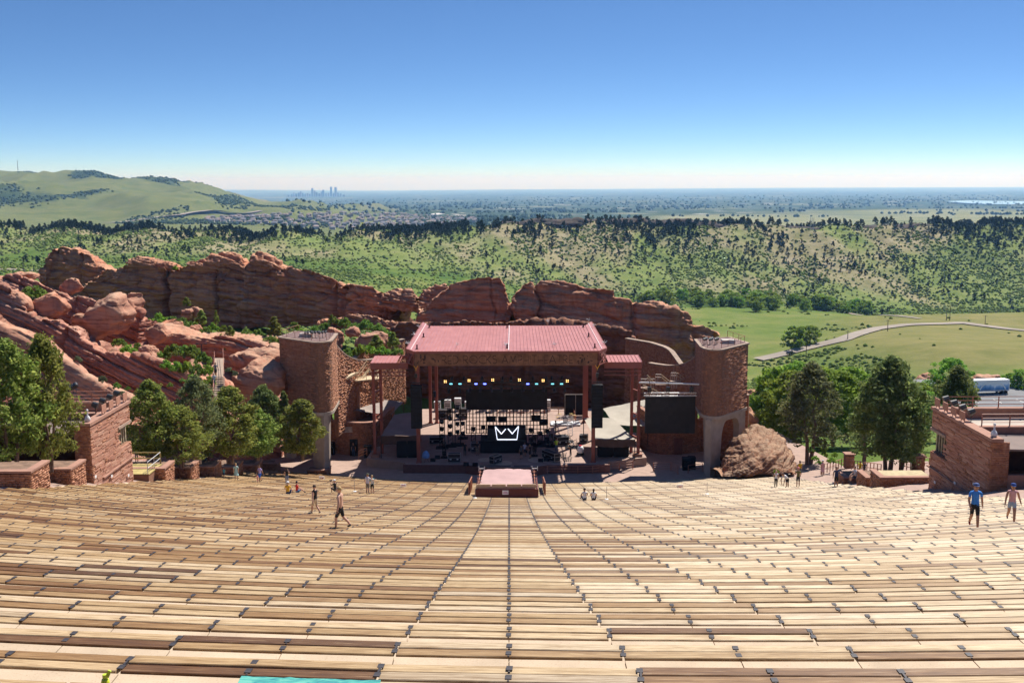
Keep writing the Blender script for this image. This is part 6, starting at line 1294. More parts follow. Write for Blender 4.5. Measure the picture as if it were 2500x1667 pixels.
# hung line arrays
for u, lab in ((-11.12, 'left'), (9.85, 'right')):
    t = thing('line_array', 'tall black hanging speaker array at the %s roof column' % lab, 'speaker', (u, 121.2, 5.5), group='hanging speaker arrays')
    for i in range(13):
        m = MB(); z = 5.62+i*.39; m.box((u, 121.2-.012*(12-i)**1.2*.5, z), (1.26, .7, .365)); m.build('cabinet', M_black, t)
    m = MB(); m.bar((u-.5, 121.2, 10.75), (u+.5, 121.2, 10.75), .1, .1).tube((u, 121.2, 10.75), (u, 121.2, 11.6), .03, 5).box((u, 121.2, 11.6), (.3, .3, .45)).tube((u, 121.2, 11.8), (u, 121.4, 12.7), .02, 5); m.build('rigging', M_blackm, t)
    m = MB(); m.bar((u-.25, 121.3, 12.75), (u, 121.3, 12.35), .07, .07).bar((u+.25, 121.3, 12.75), (u, 121.3, 12.35), .07, .07).bar((u, 121.3, 12.35), (u, 121.3, 12.1), .07, .07); m.build('sling', simple('yellow_sling', (.75, .36, .03), .6), t)
# lighting truss
tr = thing('lighting_truss', 'black lighting truss with glowing lamps hung under the stage roof', 'truss', (-.6, 126, 9.3)); m = MB()
xa, xb = -8.2, 6.9
for y, z in ((125.75, 9.35), (126.25, 9.35), (125.75, 9.85), (126.25, 9.85)): m.tube((xa, y, z), (xb, y, z), .04, 5)
xs_ = np.linspace(xa, xb, 26)
for i in range(25):
    for y in (125.75, 126.25): m.tube((xs_[i], y, 9.35 if i % 2 else 9.85), (xs_[i+1], y, 9.85 if i % 2 else 9.35), .022, 4)
m.build('frame', M_blackm, tr)
for x_ in np.linspace(xa+.5, xb-.5, 7):
    m = MB(); m.tube((x_, 126, 9.85), (x_, 126, 14.), .015, 4); m.build('chain', M_blackm, tr)
_wa = emis('warm_lamp', (1., .58, .2), 2.0); _bl2 = emis('blue_lamp', (.10, .14, 1.), 3.5); _cy = emis('cyan_lamp', (.2, .75, .9), 1.)
pxu = lambda px: atY(px, 935, 125.6)[0]
for px, py in ((1087, 931.5), (1145, 929), (1203, 927.5), (1268, 927.5), (1326, 929), (1385, 930)):
    p = atY(px, py, 125.55); m = MB(); m.box(p+(0, .14, 0), (.42, .12, .42)); l_ = m.build('blinder', M_black, tr); m = MB()
    for dx in (-.1, .1):
        for dz in (-.1, .1): m.lathe((p[0]+dx, 0, 0), [(.0, 0)], 3) if False else m.sphere((p[0]+dx, p[1]+.06, p[2]+dz), .055, 8, 5)
    m.build('bulbs', _wa, l_)
for px, mt_ in ((1101, _cy), (1123, _cy), (1162, _bl2), (1183.5, _bl2), (1288.5, _bl2), (1310, _cy), (1349, _cy), (1371, _cy)):
    p = atY(px, 937, 125.6); m = MB(); m.box(p+(0, .1, 0), (.42, .12, .22)); l_ = m.build('strobe', M_black, tr); m = MB(); m.box(p, (.34, .04, .13)); m.build('lens', mt_, l_)
for i, px in enumerate((1103, 1132, 1176, 1226, 1247, 1300, 1333, 1346, 1371)):
    p = atY(px, 925, 126); m = MB(); m.box((p[0], 126, 9.98), (.34, .3, .2)).box((p[0]-.2, 126, 10.25), (.06, .16, .45)).box((p[0]+.2, 126, 10.25), (.06, .16, .45)).tube((p[0], 125.8, 10.15), (p[0]+.05, 126.1, 10.55), .15, 8, .12); m.build('moving_head', M_blackm, tr)
for i in range(12):
    x_ = xa+.6+i*(xb-xa-1.2)/11; m = MB(); m.box((x_, 126, 9.2), (.3, .3, .2)).tube((x_, 125.95, 9.1), (x_+.1*math.sin(i*2), 125.6, 8.75), .14, 8, .17); m.build('spot_can', M_blackm, tr)
# video wall and the open lattice below it
vw = thing('video_wall', 'wide black video wall with open lattice below, hung over the stage', 'screen', (-.7, 130, 2.6)); m = MB(); m.box((-.7, 130, 6.95), (10.1, .25, 2.5)); m.build('panel', M_led, vw)
ls, lr = -5.75, 4.35
for i in range(25):
    m = MB(); x_ = ls+i*(lr-ls)/24; m.box((x_, 130, 4.15), (.09 if i % 2 else .13, .12, 3.1)); m.build('lattice_bar', M_black, vw)
for j in range(7):
    m = MB(); m.box(((ls+lr)/2, 130.02, 2.65+j*.5), (lr-ls, .08, .07)); m.build('lattice_rail', M_black, vw)
for x_, z in ((-2.6, 4.5), (-1.2, 4.45), (2.9, 4.6), (3.9, 4.1)):
    m = MB(); m.box((x_, 129.8, z), (1.1, .3, .7)); m.build('lattice_box', M_black, vw)
# drum riser with the crown sign
rs_ = thing('stage_riser', 'black two-tier riser in the middle of the stage', 'riser', (-1.2, 127.5, 1.0))
m = MB(); m.box((-1.05, 128.0, 1.75), (5.7, 3.0, 1.5)); m.build('lower_tier', M_black, rs_)
u0_, u1_ = atY(1190, 1058, 127.6)[0], atY(1284, 1058, 127.6)[0]; m = MB(); m.box(((u0_+u1_)/2, 128.2, 3.2), (u1_-u0_, 2.0, 1.4)); m.build('upper_tier', M_black, rs_)
cr = thing('crown_sign', 'white outline crown sign standing on the black stage riser', 'sign', atY(1238, 1073, 126.9))
wl = simple('white_tube_sign', (.85, .87, .92), .4, .03); b = NB('lit_white_tube'); b.set((.85, .88, .95), .4); b.b.inputs['Emission Color'].default_value = (.8, .86, 1, 1); b.b.inputs['Emission Strength'].default_value = .75; wl = b.m
cpts = [(1209, 1041.5), (1214, 1072.5), (1262, 1072.5), (1266, 1040.5)]; K = lambda px, py: atY(px, py, 126.9)
for pl in ([cpts[0], cpts[1]], [cpts[1], cpts[2]], [cpts[2], cpts[3]], [(1209, 1041.5), (1224, 1059)], [(1224, 1059), (1234.5, 1047)], [(1240, 1046), (1250.5, 1058.5)], [(1250.5, 1058.5), (1266, 1040.5)]):
    m = MB(); m.bar(K(*pl[0]), K(*pl[1]), .08, .11); m.build('tube', wl, cr)
# side screen on its truss
ss = thing('side_screen', 'black hanging video screen beside the right stone tower', 'screen', (18.5, 122, 4.4)); uu = [atY(p, 1000, 122)[0] for p in (1575, 1697)]
m = MB(); m.box(((uu[0]+uu[1])/2, 122, 6.68), (uu[1]-uu[0], .3, 4.35)); m.build('panel', M_led, ss)
m = MB()
for z in (8.95, 9.3):
    for y in (121.9, 122.2): m.tube((uu[0]-.15, y, z), (uu[1]+.15, y, z), .035, 5)
for i in range(16): x_ = uu[0]+i*(uu[1]-uu[0])/15; m.tube((x_, 121.9, 8.95 if i % 2 else 9.3), (x_+(uu[1]-uu[0])/15*(i < 15), 121.9, 9.3 if i % 2 else 8.95), .02, 4)
m.build('truss', simple('silver_truss', (.62, .62, .62), .35, .1, metal=.7), ss)
for f in (.08, .45, .92):
    x_ = uu[0]+f*(uu[1]-uu[0]); m = MB(); m.box((x_, 122, 9.75), (.45, .4, .5)).tube((x_, 122, 10), (x_, 122, 10.7), .03, 5).tube((x_-.2, 122, 9.7), (x_-.1, 122, 9.3), .05, 5).tube((x_+.2, 122, 9.7), (x_+.1, 122, 9.3), .05, 5); m.build('hoist', M_blackm, ss)
m = MB(); a, b_ = atY(1560, 934, 123), atY(1707, 938, 121.5); m.tube(a, b_, .11, 8); gear(m, 'carrier_pipe', MATS['silver_truss'], 'grey pipe spanning from the wing canopy to the right tower', 'pipe')
# stairs zigzagging on the right wall
zs = thing('zigzag_stair', 'pale handrails of the zigzag stair above the side screen', 'stair', atY(1620, 930, 131))
for k, (a, b_) in enumerate((((1564, 925), (1600, 925)), ((1580, 915), (1596, 933)), ((1600, 914), (1614, 914)), ((1614, 914), (1636, 932)), ((1638, 910), (1651, 910)), ((1652, 910), (1680, 928)), ((1681, 898), (1695, 898)), ((1696, 897), (1707, 905)), ((1640, 931), (1652, 931)), ((1570, 940), (1606, 955)))):
    m = MB(); p, q = atY(*a, 130.5), atY(*b_, 130.5); m.tube(p, q, .045, 5).tube(p-(0, 0, .35), q-(0, 0, .35), .04, 5); 
    for f in (0, .33, .66, 1): c = p+(q-p)*f; m.tube(c, c-(0, 0, .9), .03, 5)
    m.build('handrail', M_bal if k % 2 else simple('pale_rail', (.62, .5, .42), .6), zs)
for k in range(4):
    p = atY(1578+k*36, 934-k*8, 131); m = MB(); m.box(p+(0, .2, -.7), (1.3, .6, .12)); m.build('landing', M_plaza, zs)
# road cases, monitors, stands
def case(p, d, rz, label, lid=True):
    t = thing('road_case', label, 'case', p, rz, 'road cases on the stage'); w_, dd, h = d; m = MB(); m.box((0, 0, h/2+.12), (w_, dd, h)); link('body', m.mesh('body', M_case), t)
    m = MB()
    for sx in (-1, 1):
        for sy in (-1, 1): m.bar((sx*w_/2, sy*dd/2, .12), (sx*w_/2, sy*dd/2, h+.12), .045, .045)
    for z in (.12, h*.55+.12, h+.12):
        for sy in (-1, 1): m.bar((-w_/2, sy*dd/2, z), (w_/2, sy*dd/2, z), .045, .045)
        for sx in (-1, 1): m.bar((sx*w_/2, -dd/2, z), (sx*w_/2, dd/2, z), .045, .045)
    link('edging', m.mesh('edging', M_steelc), t)
    for sx in (-1, 1):
        for sy in (-1, 1): m = MB(); m.tube((sx*w_*.4-.03, sy*dd*.4, .06), (sx*w_*.4+.03, sy*dd*.4, .06), .06, 8); link('castor', m.mesh('castor', M_blackm), t)
    for sx in (-.28, .28): m = MB(); m.box((sx*w_, -dd/2-.01, h*.35+.12), (.22, .03, .14)); link('handle', m.mesh('handle', MATS['camera_grey']), t)
    return t
S = lambda px, py, z=GZ: atZ(px, py, z)
case(S(1109, 1128), (1.45, .75, .95), 0, 'road case with shiny handles near the left stage edge'); case(S(1210, 1131), (1.5, .7, .85), .9, 'road case turned askew in front of the riser')
case(S(1159, 1103), (.9, .6, 1.1), 0, 'tall road case beside the man in the black tee'); case(S(1065, 1083), (1.7, .7, .8), .1, 'long road case among the stands at the left'); case(S(1370, 1085), (1.5, 1.4, 1.0), .3, 'flat-lidded grey case in the sun at the right'); case(S(1425, 1080), (1.0, .8, .9), -.2, 'grey case by the pale tent\'s corner'); case(S(1085, 1020), (2.0, .8, 1.1), 0, 'sunlit case far back at the left of the stage'); case(S(1130, 1022), (1.2, .8, 1.4), .1, 'sunlit tall case behind the video wall')
case(S(1345, 1122), (2.6, .8, .9), -1.0, 'long open case in the shadow edge at the right')
for i, (px, py, lab) in enumerate(((1138, 1136, 'left one of the pair of floor monitors'), (1160, 1137, 'right one of the pair of floor monitors'), (1320, 1127, 'floor monitor on the pale round patch'), (1334, 1125, 'floor monitor beside the pale round patch'), (1057, 1126, 'black floor monitor by the left column'), (1068, 1119, 'upright black box by the blue-covered stand'))):
    p = S(px, py); m = MB(); m.add([(-.3, -.2, 0), (.3, -.2, 0), (.3, .2, 0), (-.3, .2, 0), (-.3, -.05, .36), (.3, -.05, .36), (.3, .2, .36), (-.3, .2, .36)], [(3, 2, 1, 0), (4, 5, 6, 7), (0, 1, 5, 4), (1, 2, 6, 5), (2, 3, 7, 6), (3, 0, 4, 7)]); o = link('floor_monitor', m.mesh('floor_monitor', M_black), None, p); tag(o, lab, 'monitor', 'floor monitors')
# truss towers and stands
def lamp_tower(p, h, w_, label, heads=3):
    t = thing('lamp_tower', label, 'tower', p, group='black lamp towers on the stage'); m = MB(); 
    for sx in (-1, 1):
        for sy in (-1, 1): m.tube((sx*w_/2, sy*w_/2, .08), (sx*w_/2, sy*w_/2, h), .035, 5)
    k = int(h/.5)
    for i in range(k):
        for sy in (-1, 1): m.tube((-w_/2, sy*w_/2, .1+i*.5), (w_/2, sy*w_/2, .55+i*.5), .02, 4)
        m.tube((-w_/2, -w_/2, .3+i*.5), (-w_/2, w_/2, .3+i*.5), .02, 4)
    link('frame', m.mesh('frame', M_black), t); m = MB(); m.box((0, 0, .05), (w_*2.6, w_*2.2, .1)); link('base', m.mesh('base', M_black), t)
    for i in range(heads):
        m = MB(); z = h*(.35+.6*i/max(1, heads-1)); m.box((0, -w_/2-.12, z), (.5, .25, .45)).tube((0, -w_/2-.2, z), (.05, -w_/2-.5, z-.1), .17, 8, .2); link('lamp_head', m.mesh('lamp_head', M_blackm), t)
for i, (px, py, h, w_, lab) in enumerate(((1080, 1093, 4.6, .6, 'black lamp tower left of the riser, first from the column'), (1100, 1089, 4.9, .6, 'black lamp tower left of the riser, second from the column'), (1118, 1086, 5.2, .7, 'tallest black lamp tower left of the riser'), (1085, 1117, 1.9, .35, 'short black lamp tower at the left stage edge'), (1305, 1113, 2.6, .3, 'thin double pole stand right of the riser'), (1156, 1098, 2.9, .5, 'black cabinet stack between the security man and riser'), (1130, 1070, 2.2, .5, 'low lamp tower in front of the bright back stage'), (1180, 1080, 2.2, .5, 'dark lamp tower at the left end of the riser'), (1296, 1085, 2.1, .5, 'dark lamp tower at the right end of the riser'), (1318, 1088, 1.8, .6, 'dark lamp stand in the tangle right of the riser'), (1335, 1080, 1.7, .6, 'dark lamp stand at the sun\'s edge right of the riser'), (1345, 1090, 1.6, .5, 'dark low stand by the hi-vis vest'))):
    lamp_tower(S(px, py), h, w_, lab, 4 if h > 4 else 2)
# slanting truss arm on the left
m = MB(); a, b_ = atY(1068, 985, 127), atY(1128, 955, 128)
for o_ in ((0, 0, .2), (0, 0, -.2), (0, .3, 0)): m.tube(a+np.array(o_), b_+np.array(o_), .035, 5)
for i in range(10): p, q = a+(b_-a)*i/10, a+(b_-a)*(i+1)/10; m.tube(p+(0, 0, .2), q-(0, 0, .2), .02, 4); m.tube(p+(0, .3, 0), q+(0, 0, .2), .02, 4)
gear(m, 'truss_arm', M_blackm, 'slanting black truss arm hanging left of the video wall', 'truss')
for px, py, lab in ((1061, 962, 'lamp hanging at the top of the slanting arm'), (1095, 952, 'lamp hanging above the slanting arm\'s middle')):
    p = atY(px, py, 126.8); m = MB(); m.box(p+(0, 0, .25), (.35, .3, .2)).tube(p+(0, 0, .2), p+(.05, -.3, -.3), .2, 8, .16).tube(p+(0, 0, .3), (p[0], p[1], 13.9), .015, 4); gear(m, 'hanging_lamp', M_blackm, lab, 'lamp', 'hanging lamps')
# blue-covered stand
p = S(1040, 1128); m = MB(); m.lathe(p+(0, 0, .55), [(.38, 0), (.45, .2), (.4, .5), (.25, .75), (.05, .85)], 12); o = gear(m, 'covered_drum', simple('blue_cover', (.16, .32, .62), .6, .25, 4.), 'round thing under a blue cover by the left column', 'cover'); m = MB()
for a in (0, 2.1, 4.2): m.tube(p+(0, 0, .6), p+(.35*math.cos(a), .35*math.sin(a), 0), .02, 5)
m.build('stand', M_blackm, o)
# drum kit on its white riser, far right back
t = thing('drum_kit', 'silver drum kit on a patterned carpet riser, sunlit at the back', 'drums', S(1380, 1036)); c = np.array(S(1380, 1036)); m = MB(); m.box((0, 0, .12), (4.0, 2.2, .24)); link('riser', m.mesh('riser', simple('patterned_carpet', (.5, .5, .52), .9, .6, 2.5)), t)
chrome = simple('silver_drum', (.72, .72, .72), .3, .1, metal=.4)
for x_, y_, z, r, h, tl in ((0, 0, .55, .33, .5, 1), (-.5, -.1, .75, .2, .25, 0), (.5, -.1, .7, .22, .3, 0), (-.2, .1, 1.0, .17, .22, 0), (.25, .1, 1.0, .18, .22, 0), (.9, .1, .6, .25, .4, 0)):
    m = MB()
    if tl: m.tube((x_, y_-h/2, z), (x_, y_+h/2, z), r, 14)
    else: m.lathe((x_, y_, z), [(r, 0), (r, h)], 14)
    link('drum', m.mesh('drum', chrome), t)
for x_, y_, z in ((-.8, .3, 1.4), (.8, .3, 1.45), (-1.1, -.1, 1.1), (1.2, .1, 1.3)):
    m = MB(); m.lathe((x_, y_, z), [(.28, 0), (.05, .04), (.02, .05)], 14); m.tube((x_, y_, .25), (x_, y_, z), .02, 4); link('cymbal', m.mesh('cymbal', simple('brass', (.7, .52, .22), .3, .1, metal=.8)), t)
# other things on the sunny right
p = S(1417, 1111); t = thing('cooler', 'white round cooler with a red lid on a dolly', 'cooler', p); m = MB(); m.lathe((0, 0, .3), [(.3, 0), (.38, .12), (.4, .5), (.33, .75), (.2, .85)], 14); link('body', m.mesh('body', simple('white_plastic', (.8, .8, .8), .4, .05), True), t); m = MB(); m.lathe((0, 0, 1.15), [(.2, 0), (.19, .08), (.05, .1)], 12); link('lid', m.mesh('lid', simple('red_plastic', (.55, .04, .05), .4, .05)), t); m = MB(); m.box((0, 0, .2), (.9, .8, .08)); link('dolly', m.mesh('dolly', M_black), t)
for k, (px, py, lab) in enumerate(((1385, 1122, 'folded black frame lying in the sun, nearer one'), (1372, 1112, 'folded black frame lying in the sun, farther one'), (1395, 1092, 'tangle of black stands beside the cooler'), (1385, 1078, 'tangle of black stands by the grey case'), (1392, 1062, 'ladder-like rack leaning in the sun'))):
    p = S(px, py); m = MB(); rg = np.random.default_rng(k+77)
    if k < 2:
        for i in range(4): m.tube((-.3+i*.2, -1.0, .05), (-.6+i*.4, 1.0, .12), .035, 4)
        for i in range(3): m.tube((-.5, -.8+i*.7, .08), (.5, -.8+i*.7, .1), .03, 4)
    elif k < 4:
        for i in range(16): a = rg.uniform(-.8, .8, 2); b2 = rg.uniform(-.8, .8, 2); m.tube((*a, .03), (*b2, rg.uniform(.3, 1.1)), .025, 4)
        m.box((0, 0, .03), (1.6, 1.5, .03))
    else:
        for sx in (-.3, .3): m.tube((sx, -.5, .1), (sx, .6, 1.5), .04, 5)
        for i in range(6): f = i/5; m.tube((-.3, -.5+1.1*f, .1+1.4*f), (.3, -.5+1.1*f, .1+1.4*f), .03, 4)
    o = link('folded_stand' if k < 4 else 'rack', m.mesh('folded_stand', M_blackm if k < 4 else MATS['camera_grey']), None, p); tag(o, lab, 'stand', 'stands in the sun')
for k, (px, py, lab) in enumerate(((810, 1108, 'black speaker box against the left bastion'), (1674, 1146, 'black speaker pair at the foot of the right tower, left box'), (1688, 1144, 'black speaker pair at the foot of the right tower, right box'), (898, 1116, 'black covered gear beside the left wing column'))):
    p = atZ(px, py, 0.); m = MB(); m.box((0, 0, .75), (.85, .8, 1.5)); o = link('speaker_box', m.mesh('speaker_box', M_black), None, p); tag(o, lab, 'speaker', 'black speaker boxes'); m = MB()
    for x_ in (-.2, .2):
        for z in (.5, 1.0): m.lathe((x_, -.42, z), [(.13, 0), (.1, .01)], 10)
    v = m.mesh('grille', M_blackm); link('grille', v, o)
# big black panels at the back right, railing behind the stage, white crates row
bp = S(1405, 1015, 1.); m = MB(); m.box(bp+(0, 0, 1.6), (3.2, .2, 3.0)); o = gear(m, 'backstage_panel', M_black, 'black double panel standing before the rock face, backstage right', 'panel'); m = MB()
for x_ in (-1.5, 0, 1.5): m.bar(bp+(x_, -.14, .1), bp+(x_, -.14, 3.1), .06, .06)
m.bar(bp+(-1.5, -.14, 3.1), bp+(1.5, -.14, 3.1), .06, .06); m.build('frame', simple('pale_frame', (.5, .45, .4), .6), o)
free_rail([S(1336, 1012), S(1400, 1012), S(1406, 1035)], 1.0, 'orange-brown rail at the back of the stage', 'rails at the back of the stage', 1, 1.6)
free_rail([S(1215, 1016), S(1330, 1014)], 1.0, 'long rail behind the open lattice', 'rails at the back of the stage', 1, 1.6)
for k in range(11):
    p = S(1068+k*25 if k < 4 else 1180+(k-4)*26, 1003, 1.); m = MB(); h = .8+.25*(k % 3); m.box((0, 0, h/2+.3), (.95, .8, h+.6)); o = link('crate', m.mesh('crate', simple('white_crate', (.5, .5, .5), .6, .2)), None, p); tag(o, 'pale crate in the row behind the stage, %s from the left' % ordl(k), 'crate', 'pale crates behind the stage'); m = MB(); m.box((0, -.41, h*.6+.2), (.7, .03, .1)).box((0, -.41, h*.6+.45), (.7, .03, .08)); link('slot', m.mesh('slot', M_black), o)
# ================================================================ PEOPLE
def clothm(c): return simple('cloth_%d_%d_%d' % tuple(int(v*255) for v in c), c, .85, .12, 6.)
SKIN = [simple('skin_fair', (.52, .30, .21), .55, .08), simple('skin_tan', (.40, .21, .13), .55, .08), simple('skin_brown', (.20, .10, .065), .55, .08)]
HAIR = {'brown': simple('hair_brown', (.07, .04, .025), .6, .2), 'black': simple('hair_black', (.015, .012, .012), .6, .2), 'blond': simple('hair_blond', (.38, .25, .11), .6, .2), 'grey': simple('hair_grey', (.4, .38, .36), .6, .2)}
POSES = {   # joint offsets in units of body height 1; x right of the person, y ahead, z up. hips, knees, ankles / elbows, wrists (L, R)
 'stand': dict(kn=[(-.055, .005, .275), (.055, .01, .275)], an=[(-.06, -.01, .045), (.06, -.01, .045)], el=[(-.145, -.01, .63), (.145, -.01, .63)], wr=[(-.15, .03, .485), (.15, .03, .485)]),
 'walk': dict(kn=[(-.05, .08, .29), (.05, -.02, .28)], an=[(-.05, .12, .05), (.05, -.17, .085)], el=[(-.15, -.06, .64), (.14, .05, .63)], wr=[(-.17, -.08, .50), (.13, .14, .52)]),
 'stride': dict(kn=[(-.05, .09, .28), (.05, -.05, .28)], an=[(-.05, .10, .045), (.05, -.22, .10)], el=[(-.16, -.05, .64), (.15, .04, .63)], wr=[(-.20, -.02, .51), (.17, .08, .50)]),
 'phone': dict(kn=[(-.05, .01, .275), (.05, .005, .275)], an=[(-.055, -.01, .045), (.055, -.01, .045)], el=[(-.14, .03, .64), (.15, .04, .66)], wr=[(-.10, .10, .55), (.07, .09, .86)]),
 'hold': dict(kn=[(-.055, .01, .275), (.055, .005, .275)], an=[(-.06, -.01, .045), (.06, -.01, .045)], el=[(-.15, .0, .64), (.15, .0, .64)], wr=[(-.05, .14, .66), (.06, .14, .66)]),
 'hug': dict(kn=[(-.055, .01, .275), (.055, .005, .275)], an=[(-.06, -.01, .045), (.06, -.01, .045)], el=[(-.15, -.02, .64), (.19, .08, .72)], wr=[(-.13, .05, .50), (.26, .16, .70)]),
 'sit': dict(low=-.23, kn=[(-.06, .22, .30), (.07, .22, .30)], an=[(-.06, .25, .05), (.07, .22, .05)], el=[(-.15, .04, .41), (.15, .04, .41)], wr=[(-.08, .18, .36), (.08, .18, .36)]),
 'floor': dict(low=-.40, kn=[(-.11, .20, .24), (.11, .20, .22)], an=[(-.07, .34, .05), (.09, .33, .05)], el=[(-.15, .03, .25), (.15, .05, .25)], wr=[(-.09, .19, .24), (.09, .19, .24)]),
 'crouch': dict(low=-.34, kn=[(-.08, .20, .29), (.10, .12, .10)], an=[(-.08, .13, .045), (.08, -.10, .05)], el=[(-.15, .12, .38), (.15, .12, .38)], wr=[(-.05, .20, .52), (.06, .20, .52)]),
 'bend': dict(lean=.95, kn=[(-.06, .02, .275), (.06, .02, .275)], an=[(-.065, 0, .045), (.065, 0, .045)], el=[(-.12, .33, .42), (.12, .33, .42)], wr=[(-.07, .32, .24), (.07, .32, .22)]),
 'ride': dict(lean=.25, kn=[(-.055, .03, .28), (.055, -.02, .28)], an=[(-.06, .03, .045), (.06, -.03, .045)], el=[(-.14, .04, .62), (.14, .04, .62)], wr=[(-.07, .17, .60), (.08, .17, .60)])}
_pend = []
def person(px, py, h, face, pose, label, shirt, shorts, hair='brown', hat=None, skin=0, shoes=(.05, .05, .055), legs='shorts', sleeves=.55, at=None, extra=None, long_hair=False, bag=None, dress=False):
    """face: heading in degrees, 0 = away from the camera, 90 = to the picture's left, 180 = towards us"""
    p = (on_seat(px, py, -.05 if pose in ('floor',) else -.06) if at is None else np.array(at, float))
    po = POSES[pose]; low = po.get('low', 0.); ln = po.get('lean', 0.)
    def up(y, z):   # upper body point, leaning about the hips
        dz = z-.52; return (y+dz*math.sin(ln), .52+dz*math.cos(ln)+low)
    J = {}; r = {}
    def j(n, x, y, z, rx, ry=None): J[n] = (x*h, y*h, z*h); r[n] = (rx*h, (ry or rx)*h)
    hz = .52+low
    j('pel', 0, 0, hz-.01, .088, .066); y, z = up(0, .62); j('wai', 0, y, z, .076, .058); y, z = up(.004, .73); j('che', 0, y, z, .092, .064); y, z = up(0, .805); j('shc', 0, y, z, .066, .05); y, z = up(.004, .85); j('nec', 0, y, z, .033); y, z = up(.012, .885); j('hea', 0, y, z, .034)
    for s, n in ((-1, 'L'), (1, 'R')):
        i = 0 if s < 0 else 1
        j('hip'+n, s*.052, 0.005, hz-.045, .058, .058); kx, ky, kz = po['kn'][i]; j('kne'+n, kx, ky, kz, .036); ax, ay, az = po['an'][i]; j('cal'+n, kx*.4+ax*.6, ky*.45+ay*.55-.008, kz*.55+az*.45, .034); j('ank'+n, ax, ay, az, .023); j('toe'+n, ax+s*.008, ay+.085, max(.018, az-.03), .021, .018)
        y, z = up(0, .80); j('sho'+n, s*.105, y, z, .036); e = po['el'][i]; j('elb'+n, *e, .0265); w_ = po['wr'][i]; j('wri'+n, *w_, .018)
        d = np.array(w_)-np.array(e); d /= np.linalg.norm(d); hp = np.array(w_)+d*.035; j('han'+n, *hp, .02, .014)
    names = list(J); idx = {n: i for i, n in enumerate(names)}
    E_ = [('pel', 'wai'), ('wai', 'che'), ('che', 'shc'), ('shc', 'nec'), ('nec', 'hea')]
    for n in 'LR': E_ += [('pel', 'hip'+n), ('hip'+n, 'kne'+n), ('kne'+n, 'cal'+n), ('cal'+n, 'ank'+n), ('ank'+n, 'toe'+n), ('shc', 'sho'+n), ('sho'+n, 'elb'+n), ('elb'+n, 'wri'+n), ('wri'+n, 'han'+n)]
    me = bpy.data.meshes.new('tmp'); me.from_pydata([J[n] for n in names], [(idx[a], idx[b_]) for a, b_ in E_], []); o = bpy.data.objects.new('tmp', me); COL.objects.link(o)
    md = o.modifiers.new('s', 'SKIN'); md.use_smooth_shade = True; sm = o.modifiers.new('u', 'SUBSURF'); sm.levels = 1; sm.render_levels = 1
    for i, n in enumerate(names): me.skin_vertices[0].data[i].radius = r[n]
    me.skin_vertices[0].data[0].use_root = True
    _pend.append((o, dict(J=J, names=names, E=E_, h=h, p=p, face=face, label=label, shirt=shirt, shorts=shorts, hair=hair, hat=hat, skin=skin, shoes=shoes, legs=legs, sleeves=sleeves, lean=ln, long=long_hair, bag=bag, dress=dress, extra=extra, up=up)))
